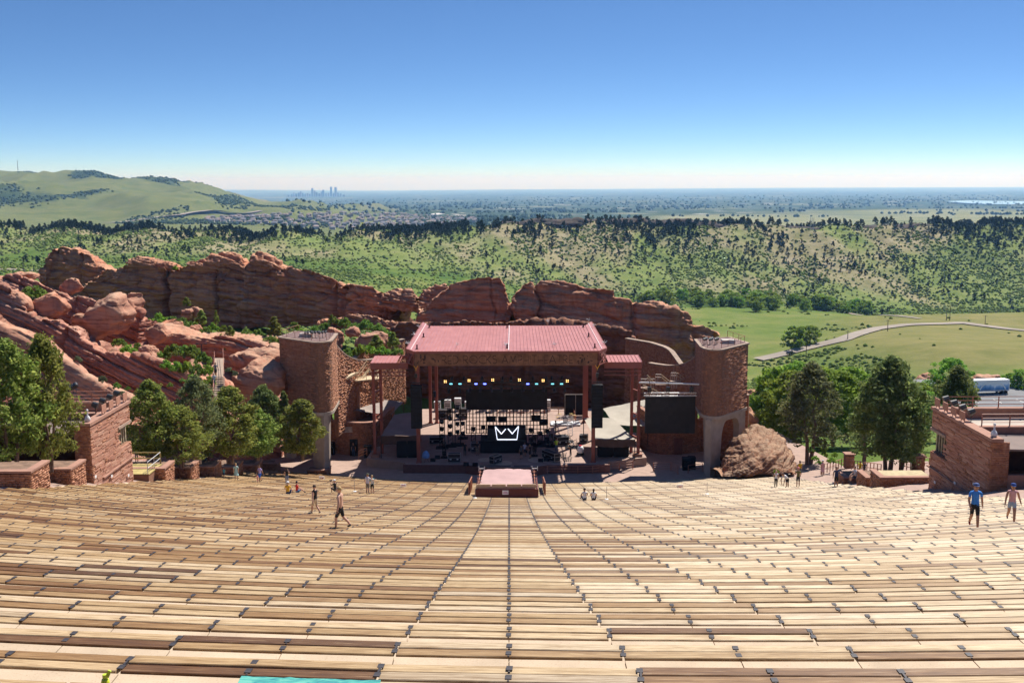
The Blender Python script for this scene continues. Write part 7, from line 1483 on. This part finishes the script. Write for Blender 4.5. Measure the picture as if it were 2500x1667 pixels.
def finish_people():
    dg = bpy.context.evaluated_depsgraph_get()
    for o, q in _pend:
        me = bpy.data.meshes.new_from_object(o.evaluated_get(dg)); h = q['h']; J = q['J']; n = len(me.vertices); V = np.empty(n*3); me.vertices.foreach_get('co', V); V = V.reshape(-1, 3)
        Fs = [tuple(p.vertices) for p in me.polygons]; cen = np.array([V[list(f)].mean(0) for f in Fs])
        best = np.full(len(cen), 1e9); cls = np.zeros(len(cen), int); par = np.zeros(len(cen)); S_ = q['E']
        for k, (a, b_) in enumerate(S_):
            A, B = np.array(J[a]), np.array(J[b_]); d = B-A; t = np.clip(((cen-A)@d)/(d@d), 0, 1); dist = np.linalg.norm(cen-(A+t[:, None]*d), axis=1)
            w_ = dist < best-1e-6; best[w_] = dist[w_]; cls[w_] = k; par[w_] = t[w_]
        mat = np.zeros(len(cen), int)     # 0 skin 1 shirt 2 shorts 3 shoes
        for i in range(len(cen)):
            a, b_ = S_[cls[i]]; t = par[i]
            if b_ in ('wai', 'che', 'shc') or (a == 'shc' and b_ == 'nec' and t < .35): mat[i] = 1 if not (b_ == 'wai' and t < .35) else 2
            elif a == 'shc': mat[i] = 1 if b_ != 'nec' else 0
            elif b_.startswith('hip'): mat[i] = 2
            elif b_.startswith('kne'): mat[i] = 2 if (q['legs'] == 'long' or t < (.8 if q['legs'] == 'shorts' else .35)) else 0
            elif b_.startswith('cal') or b_.startswith('ank'): mat[i] = 2 if q['legs'] == 'long' else (3 if (b_.startswith('ank') and t > .75) else 0)
            elif b_.startswith('toe'): mat[i] = 3
            elif b_.startswith('elb'): mat[i] = 1 if t < q['sleeves'] or q['sleeves'] > 1 else 0
            elif b_.startswith('wri'): mat[i] = 1 if q['sleeves'] > 1 else 0
        if q['shirt'] is None: mat[mat == 1] = 0
        mb = MB(); mb.add(V, Fs); midx = list(mat)
        # fingers: four and a thumb on each hand
        for s, nm in ((-1, 'L'), (1, 'R')):
            w_, hd = np.array(J['wri'+nm]), np.array(J['han'+nm]); d = hd-w_; d /= np.linalg.norm(d); sd = np.cross(d, (0, 0, 1)) if abs(d[2]) < .9 else np.array([0, 1., 0]); sd /= np.linalg.norm(sd); pn = np.cross(d, sd)
            for k, (of, ln) in enumerate(((-.013, .036), (-.005, .042), (.004, .040), (.012, .032))):
                a = hd+sd*of*h+d*.008*h; m1 = a+d*ln*.55*h; e = m1+(d*.7+pn*.5*s)*ln*.5*h; k0 = len(mb.f); mb.tube(a, m1, .0052*h, 5); mb.tube(m1, e, .005*h, 5, .004*h); midx += [0]*(len(mb.f)-k0)
            a = w_+d*.015*h-sd*.012*h; m1 = a+(d*.6-sd*.8)*.022*h; k0 = len(mb.f); mb.tube(a, m1, .006*h, 5); mb.tube(m1, m1+d*.02*h, .0055*h, 5, .004*h); midx += [0]*(len(mb.f)-k0)
        # head with face
        hy, hz_ = q['up'](.018, .935); c = np.array([0, hy*h, hz_*h]); k0 = len(mb.f); mb.sphere(c, .066*h, 12, 10, (.80, .95, 1.12)); mb.sphere(c+(0, .012*h, -.045*h), .04*h, 8, 6, (.85, .9, .8)); mb.sphere(c+(0, .066*h, -.008*h), .011*h, 6, 5, (.8, 1.2, 1.4))
        for s in (-1, 1): mb.sphere(c+(s*.055*h, 0, -.005*h), .015*h, 6, 5, (.4, .8, 1.2))
        midx += [0]*(len(mb.f)-k0); k0 = len(mb.f)
        for s in (-1, 1): mb.sphere(c+(s*.022*h, .057*h, .008*h), .008*h, 6, 4)
        mb.box(c+(0, .055*h, -.038*h), (.03*h, .012*h, .006*h)); midx += [4]*(len(mb.f)-k0)
        if q['dress']:
            k0 = len(mb.f); pe = np.array(J['pel']); n_ = 14; prof = [(.075, .10), (.085, .03), (.11, -.1), (.14, -.22)]
            VV = [(pe[0]+rr*h*math.cos(a)*1.05, pe[1]+rr*h*math.sin(a)*.85, pe[2]+z*h) for rr, z in prof for a in np.linspace(0, 6.283, n_, False)]
            mb.add(VV, [(i_*n_+j_, i_*n_+(j_+1) % n_, (i_+1)*n_+(j_+1) % n_, (i_+1)*n_+j_) for i_ in range(3) for j_ in range(n_)]); midx += [1]*(len(mb.f)-k0)
        mats = [SKIN[q['skin']], clothm(q['shirt']) if q['shirt'] else SKIN[q['skin']], clothm(q['shorts']), clothm(q['shoes']), simple('face_dark', (.06, .03, .03), .6)]
        ms = mesh('person', np.concatenate(mb.v), mb.f, mats=mats, midx=midx, smooth_=True)
        ob = link('person', ms, None, q['p'], (0, 0, R_(q['face']))); tag(ob, q['label'], 'person', 'people on the benches and stage')
        # hair, hat
        hb = MB(); prof = [(.066*.86*math.sin(t)*h, .070*math.cos(t)*h) for t in np.linspace(1.75, .05, 7)]
        hb.lathe(c+(0, -.008*h, .012*h), prof, 12)
        if q['long']: hb.sphere(c+(0, -.045*h, -.06*h), .045*h, 8, 7, (.9, .6, 2.0))
        link('hair', hb.mesh('hair', HAIR[q['hair']], True), ob)
        if q['hat']:
            hb = MB(); hb.lathe(c+(0, -.002*h, .022*h), [(.064*h, 0), (.064*h, .02*h), (.05*h, .048*h), (.02*h, .06*h)], 12); hb.box(c+(0, .075*h, .028*h), (.085*h, .06*h, .008*h)); link('cap', hb.mesh('cap', clothm(q['hat']), True), ob)
        if q['bag']:
            hb = MB(); y, z = q['up'](-.085, .70); hb.box((0, y*h, z*h), (.16*h, .09*h, .24*h), taper=.8); link('backpack', hb.mesh('backpack', clothm(q['bag'])), ob)
        if q['extra'] == 'camera':
            hb = MB(); w_ = (np.array(J['hanL'])+np.array(J['hanR']))/2; cm = hb.box(w_+(0, .02*h, .03*h), (.08*h, .05*h, .06*h)).tube(w_+(0, .04*h, .03*h), w_+(0, .11*h, .03*h), .025*h, 8); cb = hb.build('camera', M_blackm); cb.location = q['p']; cb.rotation_euler = (0, 0, R_(q['face'])); tag(cb, 'black camera held up by the crouching man', 'camera')
        bpy.data.objects.remove(o)
W_, K_ = (.75, .75, .76), (.02, .02, .022)
person(832, 1289, 1.85, 75, 'stride', 'shirtless man in black shorts striding to the left', None, K_, 'blond', shoes=(.03, .03, .035))
person(770, 1253, 1.66, 55, 'walk', 'woman in black tank top and tan shorts walking ahead of the shirtless man', K_, (.45, .35, .24), 'brown', skin=0, sleeves=.05)
person(2377, 1286, 1.80, 170, 'walk', 'man in blue printed tee, black shorts and blue cap', (.05, .22, .62), K_, 'brown', (.07, .10, .22), 1, shoes=(.35, .03, .04))
person(2468, 1273, 1.66, 165, 'stride', 'woman in pink top, denim shorts and blue cap at the right edge', (.62, .33, .32), (.30, .38, .48), 'brown', (.025, .06, .22), 1, legs='short', sleeves=.05, long_hair=True, shoes=(.3, .2, .2))
person(898, 1204, 1.78, -25, 'hug', 'man in grey tee hugging the woman in teal', (.50, .48, .56), (.20, .18, .16), 'brown', (.10, .10, .06)); person(909, 1204, 1.66, 20, 'hug', 'woman in teal top with a bag, hugged by the man in grey', (.02, .20, .22), K_, 'blond', bag=(.5, .5, .48))
person(818, 1201, 1.75, 60, 'crouch', 'crouching man in black tee and pale cap holding a camera', K_, (.05, .05, .05), 'brown', W_, extra='camera')
person(703, 1206, 1.75, -10, 'floor', 'seated man in yellow tee and white cap', (.72, .40, .03), (.05, .07, .14), 'brown', W_); person(725, 1203, 1.70, -60, 'floor', 'seated person in red top with a blue bag', (.60, .04, .03), (.15, .30, .50), 'black')
person(701, 1181, 1.62, 15, 'phone', 'woman in black top on the phone, jacket round her waist', K_, (.16, .20, .30), 'black', legs='long', sleeves=.05, long_hair=True, dress=False)
person(635, 1176, 1.65, 150, 'walk', 'woman in lilac top and bright blue shorts holding a child', (.40, .32, .55), (.04, .14, .60), 'brown', skin=1); person(629, 1178, .85, 120, 'hug', 'small child in pink beside the woman in bright blue shorts', (.70, .22, .30), (.7, .25, .3), 'brown')
person(577, 1170, 1.62, 20, 'stand', 'woman in a pale aqua dress', (.38, .58, .55), (.38, .58, .55), 'blond', dress=True, skin=0); person(547, 1166, 1.05, 170, 'walk', 'running boy in teal tee', (.08, .33, .38), (.06, .09, .14), 'brown', skin=1)
person(1427, 1221, 1.75, 12, 'floor', 'left one of the seated pair in white tank tops', W_, (.04, .05, .08), 'brown', skin=1, sleeves=.05); person(1449, 1221, 1.65, -8, 'floor', 'right one of the seated pair, dark hair in a tail', W_, (.03, .03, .04), 'black', skin=1, sleeves=.05, long_hair=True)
person(1894, 1189, 1.63, 175, 'phone', 'woman in white tank top and black leggings by the boulder', W_, K_, 'blond', legs='long', sleeves=.05); person(1922, 1189, 1.75, 120, 'bend', 'bending man in white tee beside the boulder', W_, K_, 'brown', skin=1); person(1948, 1187, 1.80, 5, 'hold', 'man in olive tee and red-white cap', (.16, .15, .06), K_, 'brown', (.6, .2, .2))
person(2041, 1188, 1.80, 165, 'stand', 'man in navy tee and black shorts before the planter', (.02, .03, .09), K_, 'brown', skin=1); person(2090, 1178, 1.75, 100, 'sit', 'man in grey tee sitting on the planter edge with one leg out', (.45, .45, .50), (.02, .03, .06), 'brown', at=on_seat(2089, 1187)+(0, .3, .28))
person(1952, 1163, 1.75, 20, 'stand', 'person in yellow top behind the man in olive', (.66, .42, .02), (.1, .1, .12), 'black'); person(2008, 1160, 1.68, 30, 'hold', 'woman in a red-white patterned dress on the ramp', (.66, .38, .38), (.10, .12, .18), 'grey', (.6, .6, .65), dress=True)
person(2099, 1160, 1.7, 150, 'sit', 'person in yellow top sitting under the darkest juniper', (.66, .45, .02), (.08, .08, .10), 'black', at=on_seat(2099, 1164)+(0, 0, .3)); person(2110, 1158, 1.4, 160, 'sit', 'youth in dark clothes sitting by the juniper trunk', (.05, .05, .08), (.05, .05, .08), 'brown', at=on_seat(2110, 1160)+(0, 0, .3))
person(2409, 1195, 1.75, 80, 'walk', 'man in grey long-sleeved top walking along the shaded lodge', (.13, .14, .17), K_, 'brown', sleeves=2., skin=0)
person(527, 921, 1.75, 180, 'walk', 'man in grey tee coming down the stone stair', (.22, .22, .25), K_, 'black', at=atY(527, 921, 121.6), skin=1); person(523, 946, 1.65, 180, 'walk', 'person in pale blue top lower on the stone stair', (.42, .52, .56), (.2, .2, .22), 'grey', at=atY(523.5, 946, 118.6))
person(497, 1131, 1.7, 150, 'sit', 'person in white tee seated under the left trees', (.62, .63, .68), (.12, .16, .3), 'black', at=on_seat(496, 1140)+(0, 0, .55)); person(504, 1133, 1.6, 170, 'sit', 'person in teal top seated under the left trees', (.10, .22, .26), (.05, .08, .14), 'brown', at=on_seat(504, 1141)+(0, 0, .55)); person(333, 1114, 1.75, 20, 'stand', 'person in grey shirt behind the timber platform', (.28, .31, .36), (.1, .1, .12), 'grey', at=on_seat(334, 1128))
for px, py, fc, po, lab, sh, so_, hr, ex in ((1135, 1113, 170, 'stand', 'security man in black on the stage, left of the riser', K_, K_, 'black', 'long'), (1165, 1112, 200, 'hold', 'man in black tee and tan shorts beside the riser', K_, (.30, .24, .17), 'brown', 'shorts'), (1272.5, 1121, 30, 'stand', 'person in grey tee and black shorts in the stage trio', (.10, .10, .11), K_, 'black', 'shorts'), (1281, 1114, -30, 'stand', 'man in white tee in the stage trio', (.60, .60, .68), (.06, .06, .08), 'brown', 'shorts'), (1294, 1119.5, 60, 'hold', 'blond person in black in the stage trio', K_, K_, 'blond', 'shorts'), (1358, 1104, 10, 'hold', 'worker in a bright yellow-green vest on the stage', (.55, .75, .04), (.06, .10, .18), 'brown', 'long'), (1357, 1058, 90, 'stand', 'dark-clad worker standing in the sun at the back of the stage', K_, K_, 'black', 'long'), (1393, 1114, 80, 'ride', 'stagehand in black bending over stands in the sun', K_, (.04, .04, .05), 'black', 'long')):
    person(px, py, 1.76, fc, po, lab, sh, so_, hr, legs=ex, skin=1, at=S(px, py))
person(846, 1107, 1.75, 170, 'stand', 'person in jeans standing in the dark bastion door', (.03, .03, .035), (.05, .09, .16), 'brown', legs='long', at=(-19.75, 128.9, 0))
finish_people()
# the print on the blue tee, and loose bags
# ================================================================ FAR THINGS
# houses of the estate on the plain
def house_mesh(seed):
    rg = np.random.default_rng(seed); w_, d, h = rg.uniform(10, 15), rg.uniform(9, 13), rg.uniform(5, 8); m = MB(); m.box((0, 0, h/2-1), (w_, d, h+2)); k = len(m.f); rh = rg.uniform(2.2, 3.5)
    m.add([(-w_/2-.6, -d/2-.6, h), (w_/2+.6, -d/2-.6, h), (w_/2+.6, d/2+.6, h), (-w_/2-.6, d/2+.6, h), (-w_*.2, 0, h+rh), (w_*.2, 0, h+rh)], [(0, 1, 5, 4), (1, 2, 5), (2, 3, 4, 5), (3, 0, 4)]); k2 = len(m.f)
    for x_ in (-.28, 0.05, .3):
        for z in ((1.6, 4.4) if h > 6 else (1.8,)): m.box((x_*w_, -d/2-.02, z), (1.6, .1, 1.4))
    mats = [simple('house_wall_%d' % (seed % 4), [(.42, .39, .35), (.34, .31, .29), (.50, .47, .43), (.30, .27, .25)][seed % 4], .9), simple('house_roof_%d' % (seed % 3), [(.20, .16, .15), (.15, .14, .15), (.25, .19, .16)][seed % 3], .9), simple('house_window', (.06, .07, .09), .3)]
    return mesh('house', np.concatenate(m.v), m.f, mats=mats, midx=[0]*k+[1]*(k2-k)+[2]*(len(m.f)-k2))
HM = [house_mesh(i) for i in range(8)]; rg = np.random.default_rng(12); hs_ = []
for i in range(900):
    px = rg.uniform(505, 1160); lo = np.interp(px, [505, 760, 900, 1160], [534, 523, 520, 532]); hi = np.interp(px, [505, 640, 760, 900, 1160], [545, 547, 560, 562, 546]); py = rg.uniform(lo, hi)
    p = hit(px, py, 1500, 9000)
    if p is None or p[1] > 6000: continue
    if any(abs(p[0]-q[0]) < 15 and abs(p[1]-q[1]) < 34 for q in hs_): continue
    hs_.append(p)
    if len(hs_) >= 290: break
_ho = sorted(range(len(hs_)), key=lambda i: hs_[i][0]/hs_[i][1])
for n_, i in enumerate(_ho):
    p = hs_[i]; o = link('house', HM[rg.integers(8)], None, p, (0, 0, rg.choice((0, 1.57, 3.14))+rg.normal()*.25)); tag(o, 'small hip-roofed house of the far estate, %s counting from the left' % ordn(n_+1), 'house', 'houses of the far estate')
# estate trees, town trees: one mass
n_ = 11000; Yv_ = 1/rg.uniform(1/15000, 1/1650, n_); az_ = rg.uniform(-.22, .5, n_); P_ = np.stack([az_*Yv_, Yv_, 0*Yv_], 1)
k_ = (fbm(P_, 700, 3, seed=77) > -.06) & ~((az_ > .12) & (Yv_ < 5600) & (fbm(P_, 500, 3, seed=78) < .28)) & ~((az_ < -.09) & (Yv_ < 4200) & (fbm(P_, 300, 3, seed=79) < .2))
Pt = np.column_stack([P_[k_][:, 0], P_[k_][:, 1], zt(P_[k_][:, 0], P_[k_][:, 1])]); sz_ = rg.uniform(5, 11, len(Pt))*(1+Pt[:, 1]/16000)
scatter('far_trees', Pt-np.array([0, 0, 1.]), sz_, BLB, far_leaf('far_town_trees', (.02, .042, .02), (.06, .095, .035)), 'tree canopy spread over the far town on the plain', 1.5)
# scrub on the green mountain
n_ = 11000; Yv_ = rg.uniform(2600, 5000, n_); az_ = rg.uniform(-.5, -.17, n_); P_ = np.stack([az_*Yv_, Yv_, 0*Yv_], 1); k_ = fbm(P_*np.array([1, .55, 1]), 420, 4, seed=41) > .05
Pm = np.column_stack([P_[k_][:, 0], P_[k_][:, 1], zt(P_[k_][:, 0], P_[k_][:, 1])]); scatter('mountain_scrub', Pm-np.array([0, 0, .8]), rg.uniform(3, 7, len(Pm)), BLB, far_leaf('mountain_scrub_leaf', (.03, .055, .02), (.075, .10, .035)), 'dark scrub in the draws of the green mountain', 1.8)
# downtown towers
M_tw = [simple('tower_glass_%d' % i, c, .5, .1, .01) for i, c in enumerate([(.22, .25, .30), (.30, .30, .32), (.15, .18, .22)])]
for n_, (px, w_, h) in enumerate([(713, 5, 8), (718, 4, 14), (724, 5, 10), (730, 5, 13), (735, 4, 18), (740, 4, 12), (746, 5, 9), (752, 4, 11), (757, 3, 8), (763, 5, 27), (769, 5, 20), (774, 4, 14), (780, 5, 10), (786, 5, 16), (790, 5, 22), (797, 4, 10), (803, 4, 12), (809, 5, 32), (815, 3, 10), (820, 6, 31), (826, 4, 12), (832, 5, 9), (840, 6, 6), (705, 5, 6)]):
    p = hit(px, 487, 5000, 40000); Yd = 19000.; g = atY(px, 487, Yd); zb = zt(g[0], Yd)[0]; s = Yd/F*1.01; h = h*.72; m = MB(); m.box((g[0], Yd, zb+h*s/2), (w_*s*.9, 30, h*s+10))
    if n_ % 3 == 0: m.box((g[0]+w_*s*.1, Yd, zb+h*s+5), (w_*s*.5, 20, 14))
    o = m.build('skyscraper', M_tw[n_ % 3]); tag(o, 'hazy downtown tower on the horizon, %s' % ('tallest of the skyline' if px == 809 else 'second tallest with a step' if px == 820 else 'far left low one' if px == 705 else '%s of the skyline from the left' % ordn(n_+2)), 'skyscraper', 'downtown towers')
# mast on the mountain
c = hit(44, 417.5, 2500, 6000); c = c if c is not None else atY(44, 416, 4500); t = thing('radio_mast', 'thin radio mast on top of the green mountain', 'mast', c); d = (c-CAM)@FW; hh_ = 24*d/F; m = MB(); m.tube(c, c+(0, 0, hh_), 1.4, 4, .5)
for z in np.linspace(.1, .9, 6): m.box(c+(0, 0, hh_*z), (3.2, 3.2, 1.2))
m.build('mast', simple('mast_grey', (.30, .28, .28), .7), t)
# poles by the road, pylons on the crest
for n_, (px, py, tp, Y_) in enumerate([(2069, 838, 807, 505), (2167, 806, 780, 545), (2310, 790, 752, 640), (2318, 792, 748, 640), (2405, 790, 770, 620), (2130, 800, 775, 720), (1968, 866, 842, 470), (57, 655, 628, 700)]):
    a = atY(px, py, Y_); a[2] = zt(a[0], a[1])[0]; top = atY(px, tp, Y_)[2]; t = thing('utility_pole', 'wooden utility pole, %s' % ['beside the pale road\'s bend', 'where the road tops the rise', 'left of the close pair at the road fork', 'right of the close pair at the road fork', 'beyond the road fork near the right edge', 'small one below the creek trees', 'next to the lone cottonwoods', 'in the grass above the dome at left'][n_], 'pole', a, group='utility poles'); m = MB(); m.tube(a, (a[0], a[1], top), .22, 6, .14); m.build('pole', simple('pole_wood', (.12, .085, .06), .9), t); m = MB(); m.bar((a[0]-1.2, a[1], top-.5), (a[0]+1.2, a[1], top-.5), .15, .18); m.build('crossarm', MATS['pole_wood'], t)
for n_, (px, py, tp) in enumerate([(1978, 560, 531), (1982, 562, 532), (1986, 562, 532)]):
    Y_ = 1120; a = atY(px, py, Y_); top = atY(px, tp, Y_)[2]; m = MB(); m.tube((a[0], a[1], zt(a[0], a[1])[0]-1), (a[0], a[1], top), .35, 5, .25); o = m.build('power_pole', simple('steel_grey', (.35, .35, .36), .6)); tag(o, 'thin power pole standing on the ridge crest, %s of three' % ['left', 'middle', 'right'][n_], 'pole', 'power poles on the ridge')
# parked trailer, car on the road
t = thing('box_trailer', 'long white box trailer with a blue mountain mural in the car park', 'trailer', (127, 281, -23.2), .12); m = MB(); m.box((0, 0, 2.35), (12.5, 2.6, 3.0)); link('box', m.mesh('box', simple('trailer_white', (.78, .78, .78), .4, .05)), t)
m = MB(); m.box((0, -1.32, 2.2), (12.0, .03, 2.2)); b = NB('mural'); v = b.co(); xx, yy, zz_ = b.sep(v); b.set(b.ramp(b.math('ADD', b.math('MULTIPLY', zz_, .25), b.math('MULTIPLY', b.noise(b.mapping(v, (1, 0, .2)), .8, 4), .7)), [(.5, (.03, .09, .22)), (.7, (.06, .22, .50)), (.9, (.30, .50, .75)), (1., (.75, .8, .85))]), .5); link('mural', m.mesh('mural', b.m), t)
m = MB(); 
for i in range(20):
    a0_, a1_ = math.pi*i/20, math.pi*(i+1)/20; m.bar((1.5+3.6*math.cos(a0_), -1.36, 1.0+2.3*math.sin(a0_)), (1.5+3.6*math.cos(a1_), -1.36, 1.0+2.3*math.sin(a1_)), .04, .3)
link('white_arc', m.mesh('white_arc', MATS['trailer_white']), t)
for x_ in (-4.5, -3.4, 4.2, 5.2):
    m = MB(); m.tube((x_, -1.3, .5), (x_, -1.0, .5), .5, 12); m.tube((x_, 1.0, .5), (x_, 1.3, .5), .5, 12); link('wheels', m.mesh('wheels', M_black), t)
m = MB(); m.box((0, 0, .75), (12, 1.2, .25)).box((5.9, -1.0, .5), (.1, .2, 1.0)).box((6.28, 0, 2.3), (.05, 2.4, 2.8)); link('chassis', m.mesh('chassis', M_blackm), t)
def car(p, rz, label, col):
    t = thing('car', label, 'car', p, rz); m = MB(); sec = [(-2.2, .55, .75), (-2.1, .35, .95), (-1.5, .3, 1.0), (-.9, .3, 1.5), (.6, .3, 1.5), (1.2, .3, 1.02), (2.0, .32, .9), (2.2, .5, .7)]; V = []
    for x_, z0_, z1_ in sec: k = .88 if z1_ > 1.2 else 1; V += [(x_, -.88, z0_), (x_, .88, z0_), (x_, .88*k, z1_), (x_, -.88*k, z1_)]
    Fs = [(i*4+j_, (i+1)*4+j_, (i+1)*4+(j_+1) % 4, i*4+(j_+1) % 4) for i in range(len(sec)-1) for j_ in range(4)]+[(0, 1, 2, 3), tuple(len(V)-4+i for i in (3, 2, 1, 0))]
    m.add(V, Fs); link('body', m.mesh('body', simple('car_paint_%d' % int(col[0]*255), col, .25, .05, spec=.6)), t)
    m = MB(); m.box((-.15, -.84, 1.25), (1.5, .06, .36)).box((-.15, .84, 1.25), (1.5, .06, .36)); link('side_windows', m.mesh('side_windows', M_glassd), t)
    for x_ in (-1.35, 1.35):
        for s in (-1, 1): m = MB(); m.tube((x_, s*.7, .33), (x_, s*.9, .33), .33, 12); w__ = link('wheel', m.mesh('wheel', M_black), t); m = MB(); m.tube((x_, s*.88, .33), (x_, s*.92, .33), .18, 10); link('rim', m.mesh('rim', MATS['camera_grey']), w__)
c = hit(1930, 868, 300, 700); car(c+(0, 0, .6), .55, 'small dark car on the pale valley road', (.02, .02, .03))
c = np.array([143, 272, -23.2]); car(c, .2, 'dark car parked beyond the shaded lodge', (.03, .03, .035))
# rim rock along the ridge crest
rock('dark rim of cliff rock along the ridge crest, right half', steep=0, crest=[(1225, 541, 1140), (1300, 537, 1142), (1366, 533, 1142), (1489, 536, 1142), (1604, 535, 1142), (1700, 538, 1142), (1780, 545, 1142), (1900, 551, 1142), (2000, 555, 1142), (2100, 554, 1142), (2220, 546, 1142), (2300, 543, 1142)], base=[(1225, 551, 1132), (1366, 551, 1130), (1489, 555, 1130), (1604, 554, 1130), (1700, 557, 1130), (1780, 562, 1130), (1900, 567, 1130), (2000, 569, 1130), (2100, 568, 1130), (2220, 558, 1130), (2300, 551, 1132)], ns=260, nf=14, nb=6, back=20, drop=4, bulge=.0, mat=rock_mat('brown_cliff', (.075, .068, .058), (.12, .11, .09), (.04, .036, .032), 0.), name='cliff', strata=(5, 1.5), tilt=(0, 0), warp=1., lump=(22, 4.), fine=(6, 1.5), seed=44)  # cliff colours darkened to stand for the face lying in shade
# ---------------------------------------------------------------- air
b = bpy.data.materials.new('haze'); b.use_nodes = True; nt2 = b.node_tree; nt2.nodes.clear(); ov = nt2.nodes.new('ShaderNodeOutputMaterial'); pv = nt2.nodes.new('ShaderNodeVolumePrincipled')
pv.inputs['Color'].default_value = (.25, .52, 1., 1); pv.inputs['Absorption Color'].default_value = (1, 1, 1, 1); pv.inputs['Density'].default_value = 6e-5; pv.inputs['Anisotropy'].default_value = .3; nt2.links.new(pv.outputs[0], ov.inputs['Volume'])
m = MB(); zl = float(ZG.min())-2; zh = max(float(ZG.max()), 60)+45; m.box((0, 22700, (zl+zh)/2), (66000, 47400, zh-zl)); o = m.build('haze', b); o['kind'] = 'stuff'
# ---------------------------------------------------------------- repeats that share a phrase are told apart by their place
def _px(o):
    p = np.array(o.matrix_basis.translation)-CAM; return 1250+F*(p@RT)/(p@FW)
_by = {}
for o in sc.objects:
    if o.parent is None and 'category' in o.keys() and 'label' in o.keys(): _by.setdefault(o['label'], []).append(o)
for lab, os_ in _by.items():
    if len(os_) > 1:
        os_.sort(key=_px)
        for i, o in enumerate(os_): o['label'] = lab+(', leftmost' if i == 0 else ', rightmost' if i == len(os_)-1 else ', %s from the left' % ordn(i+1))
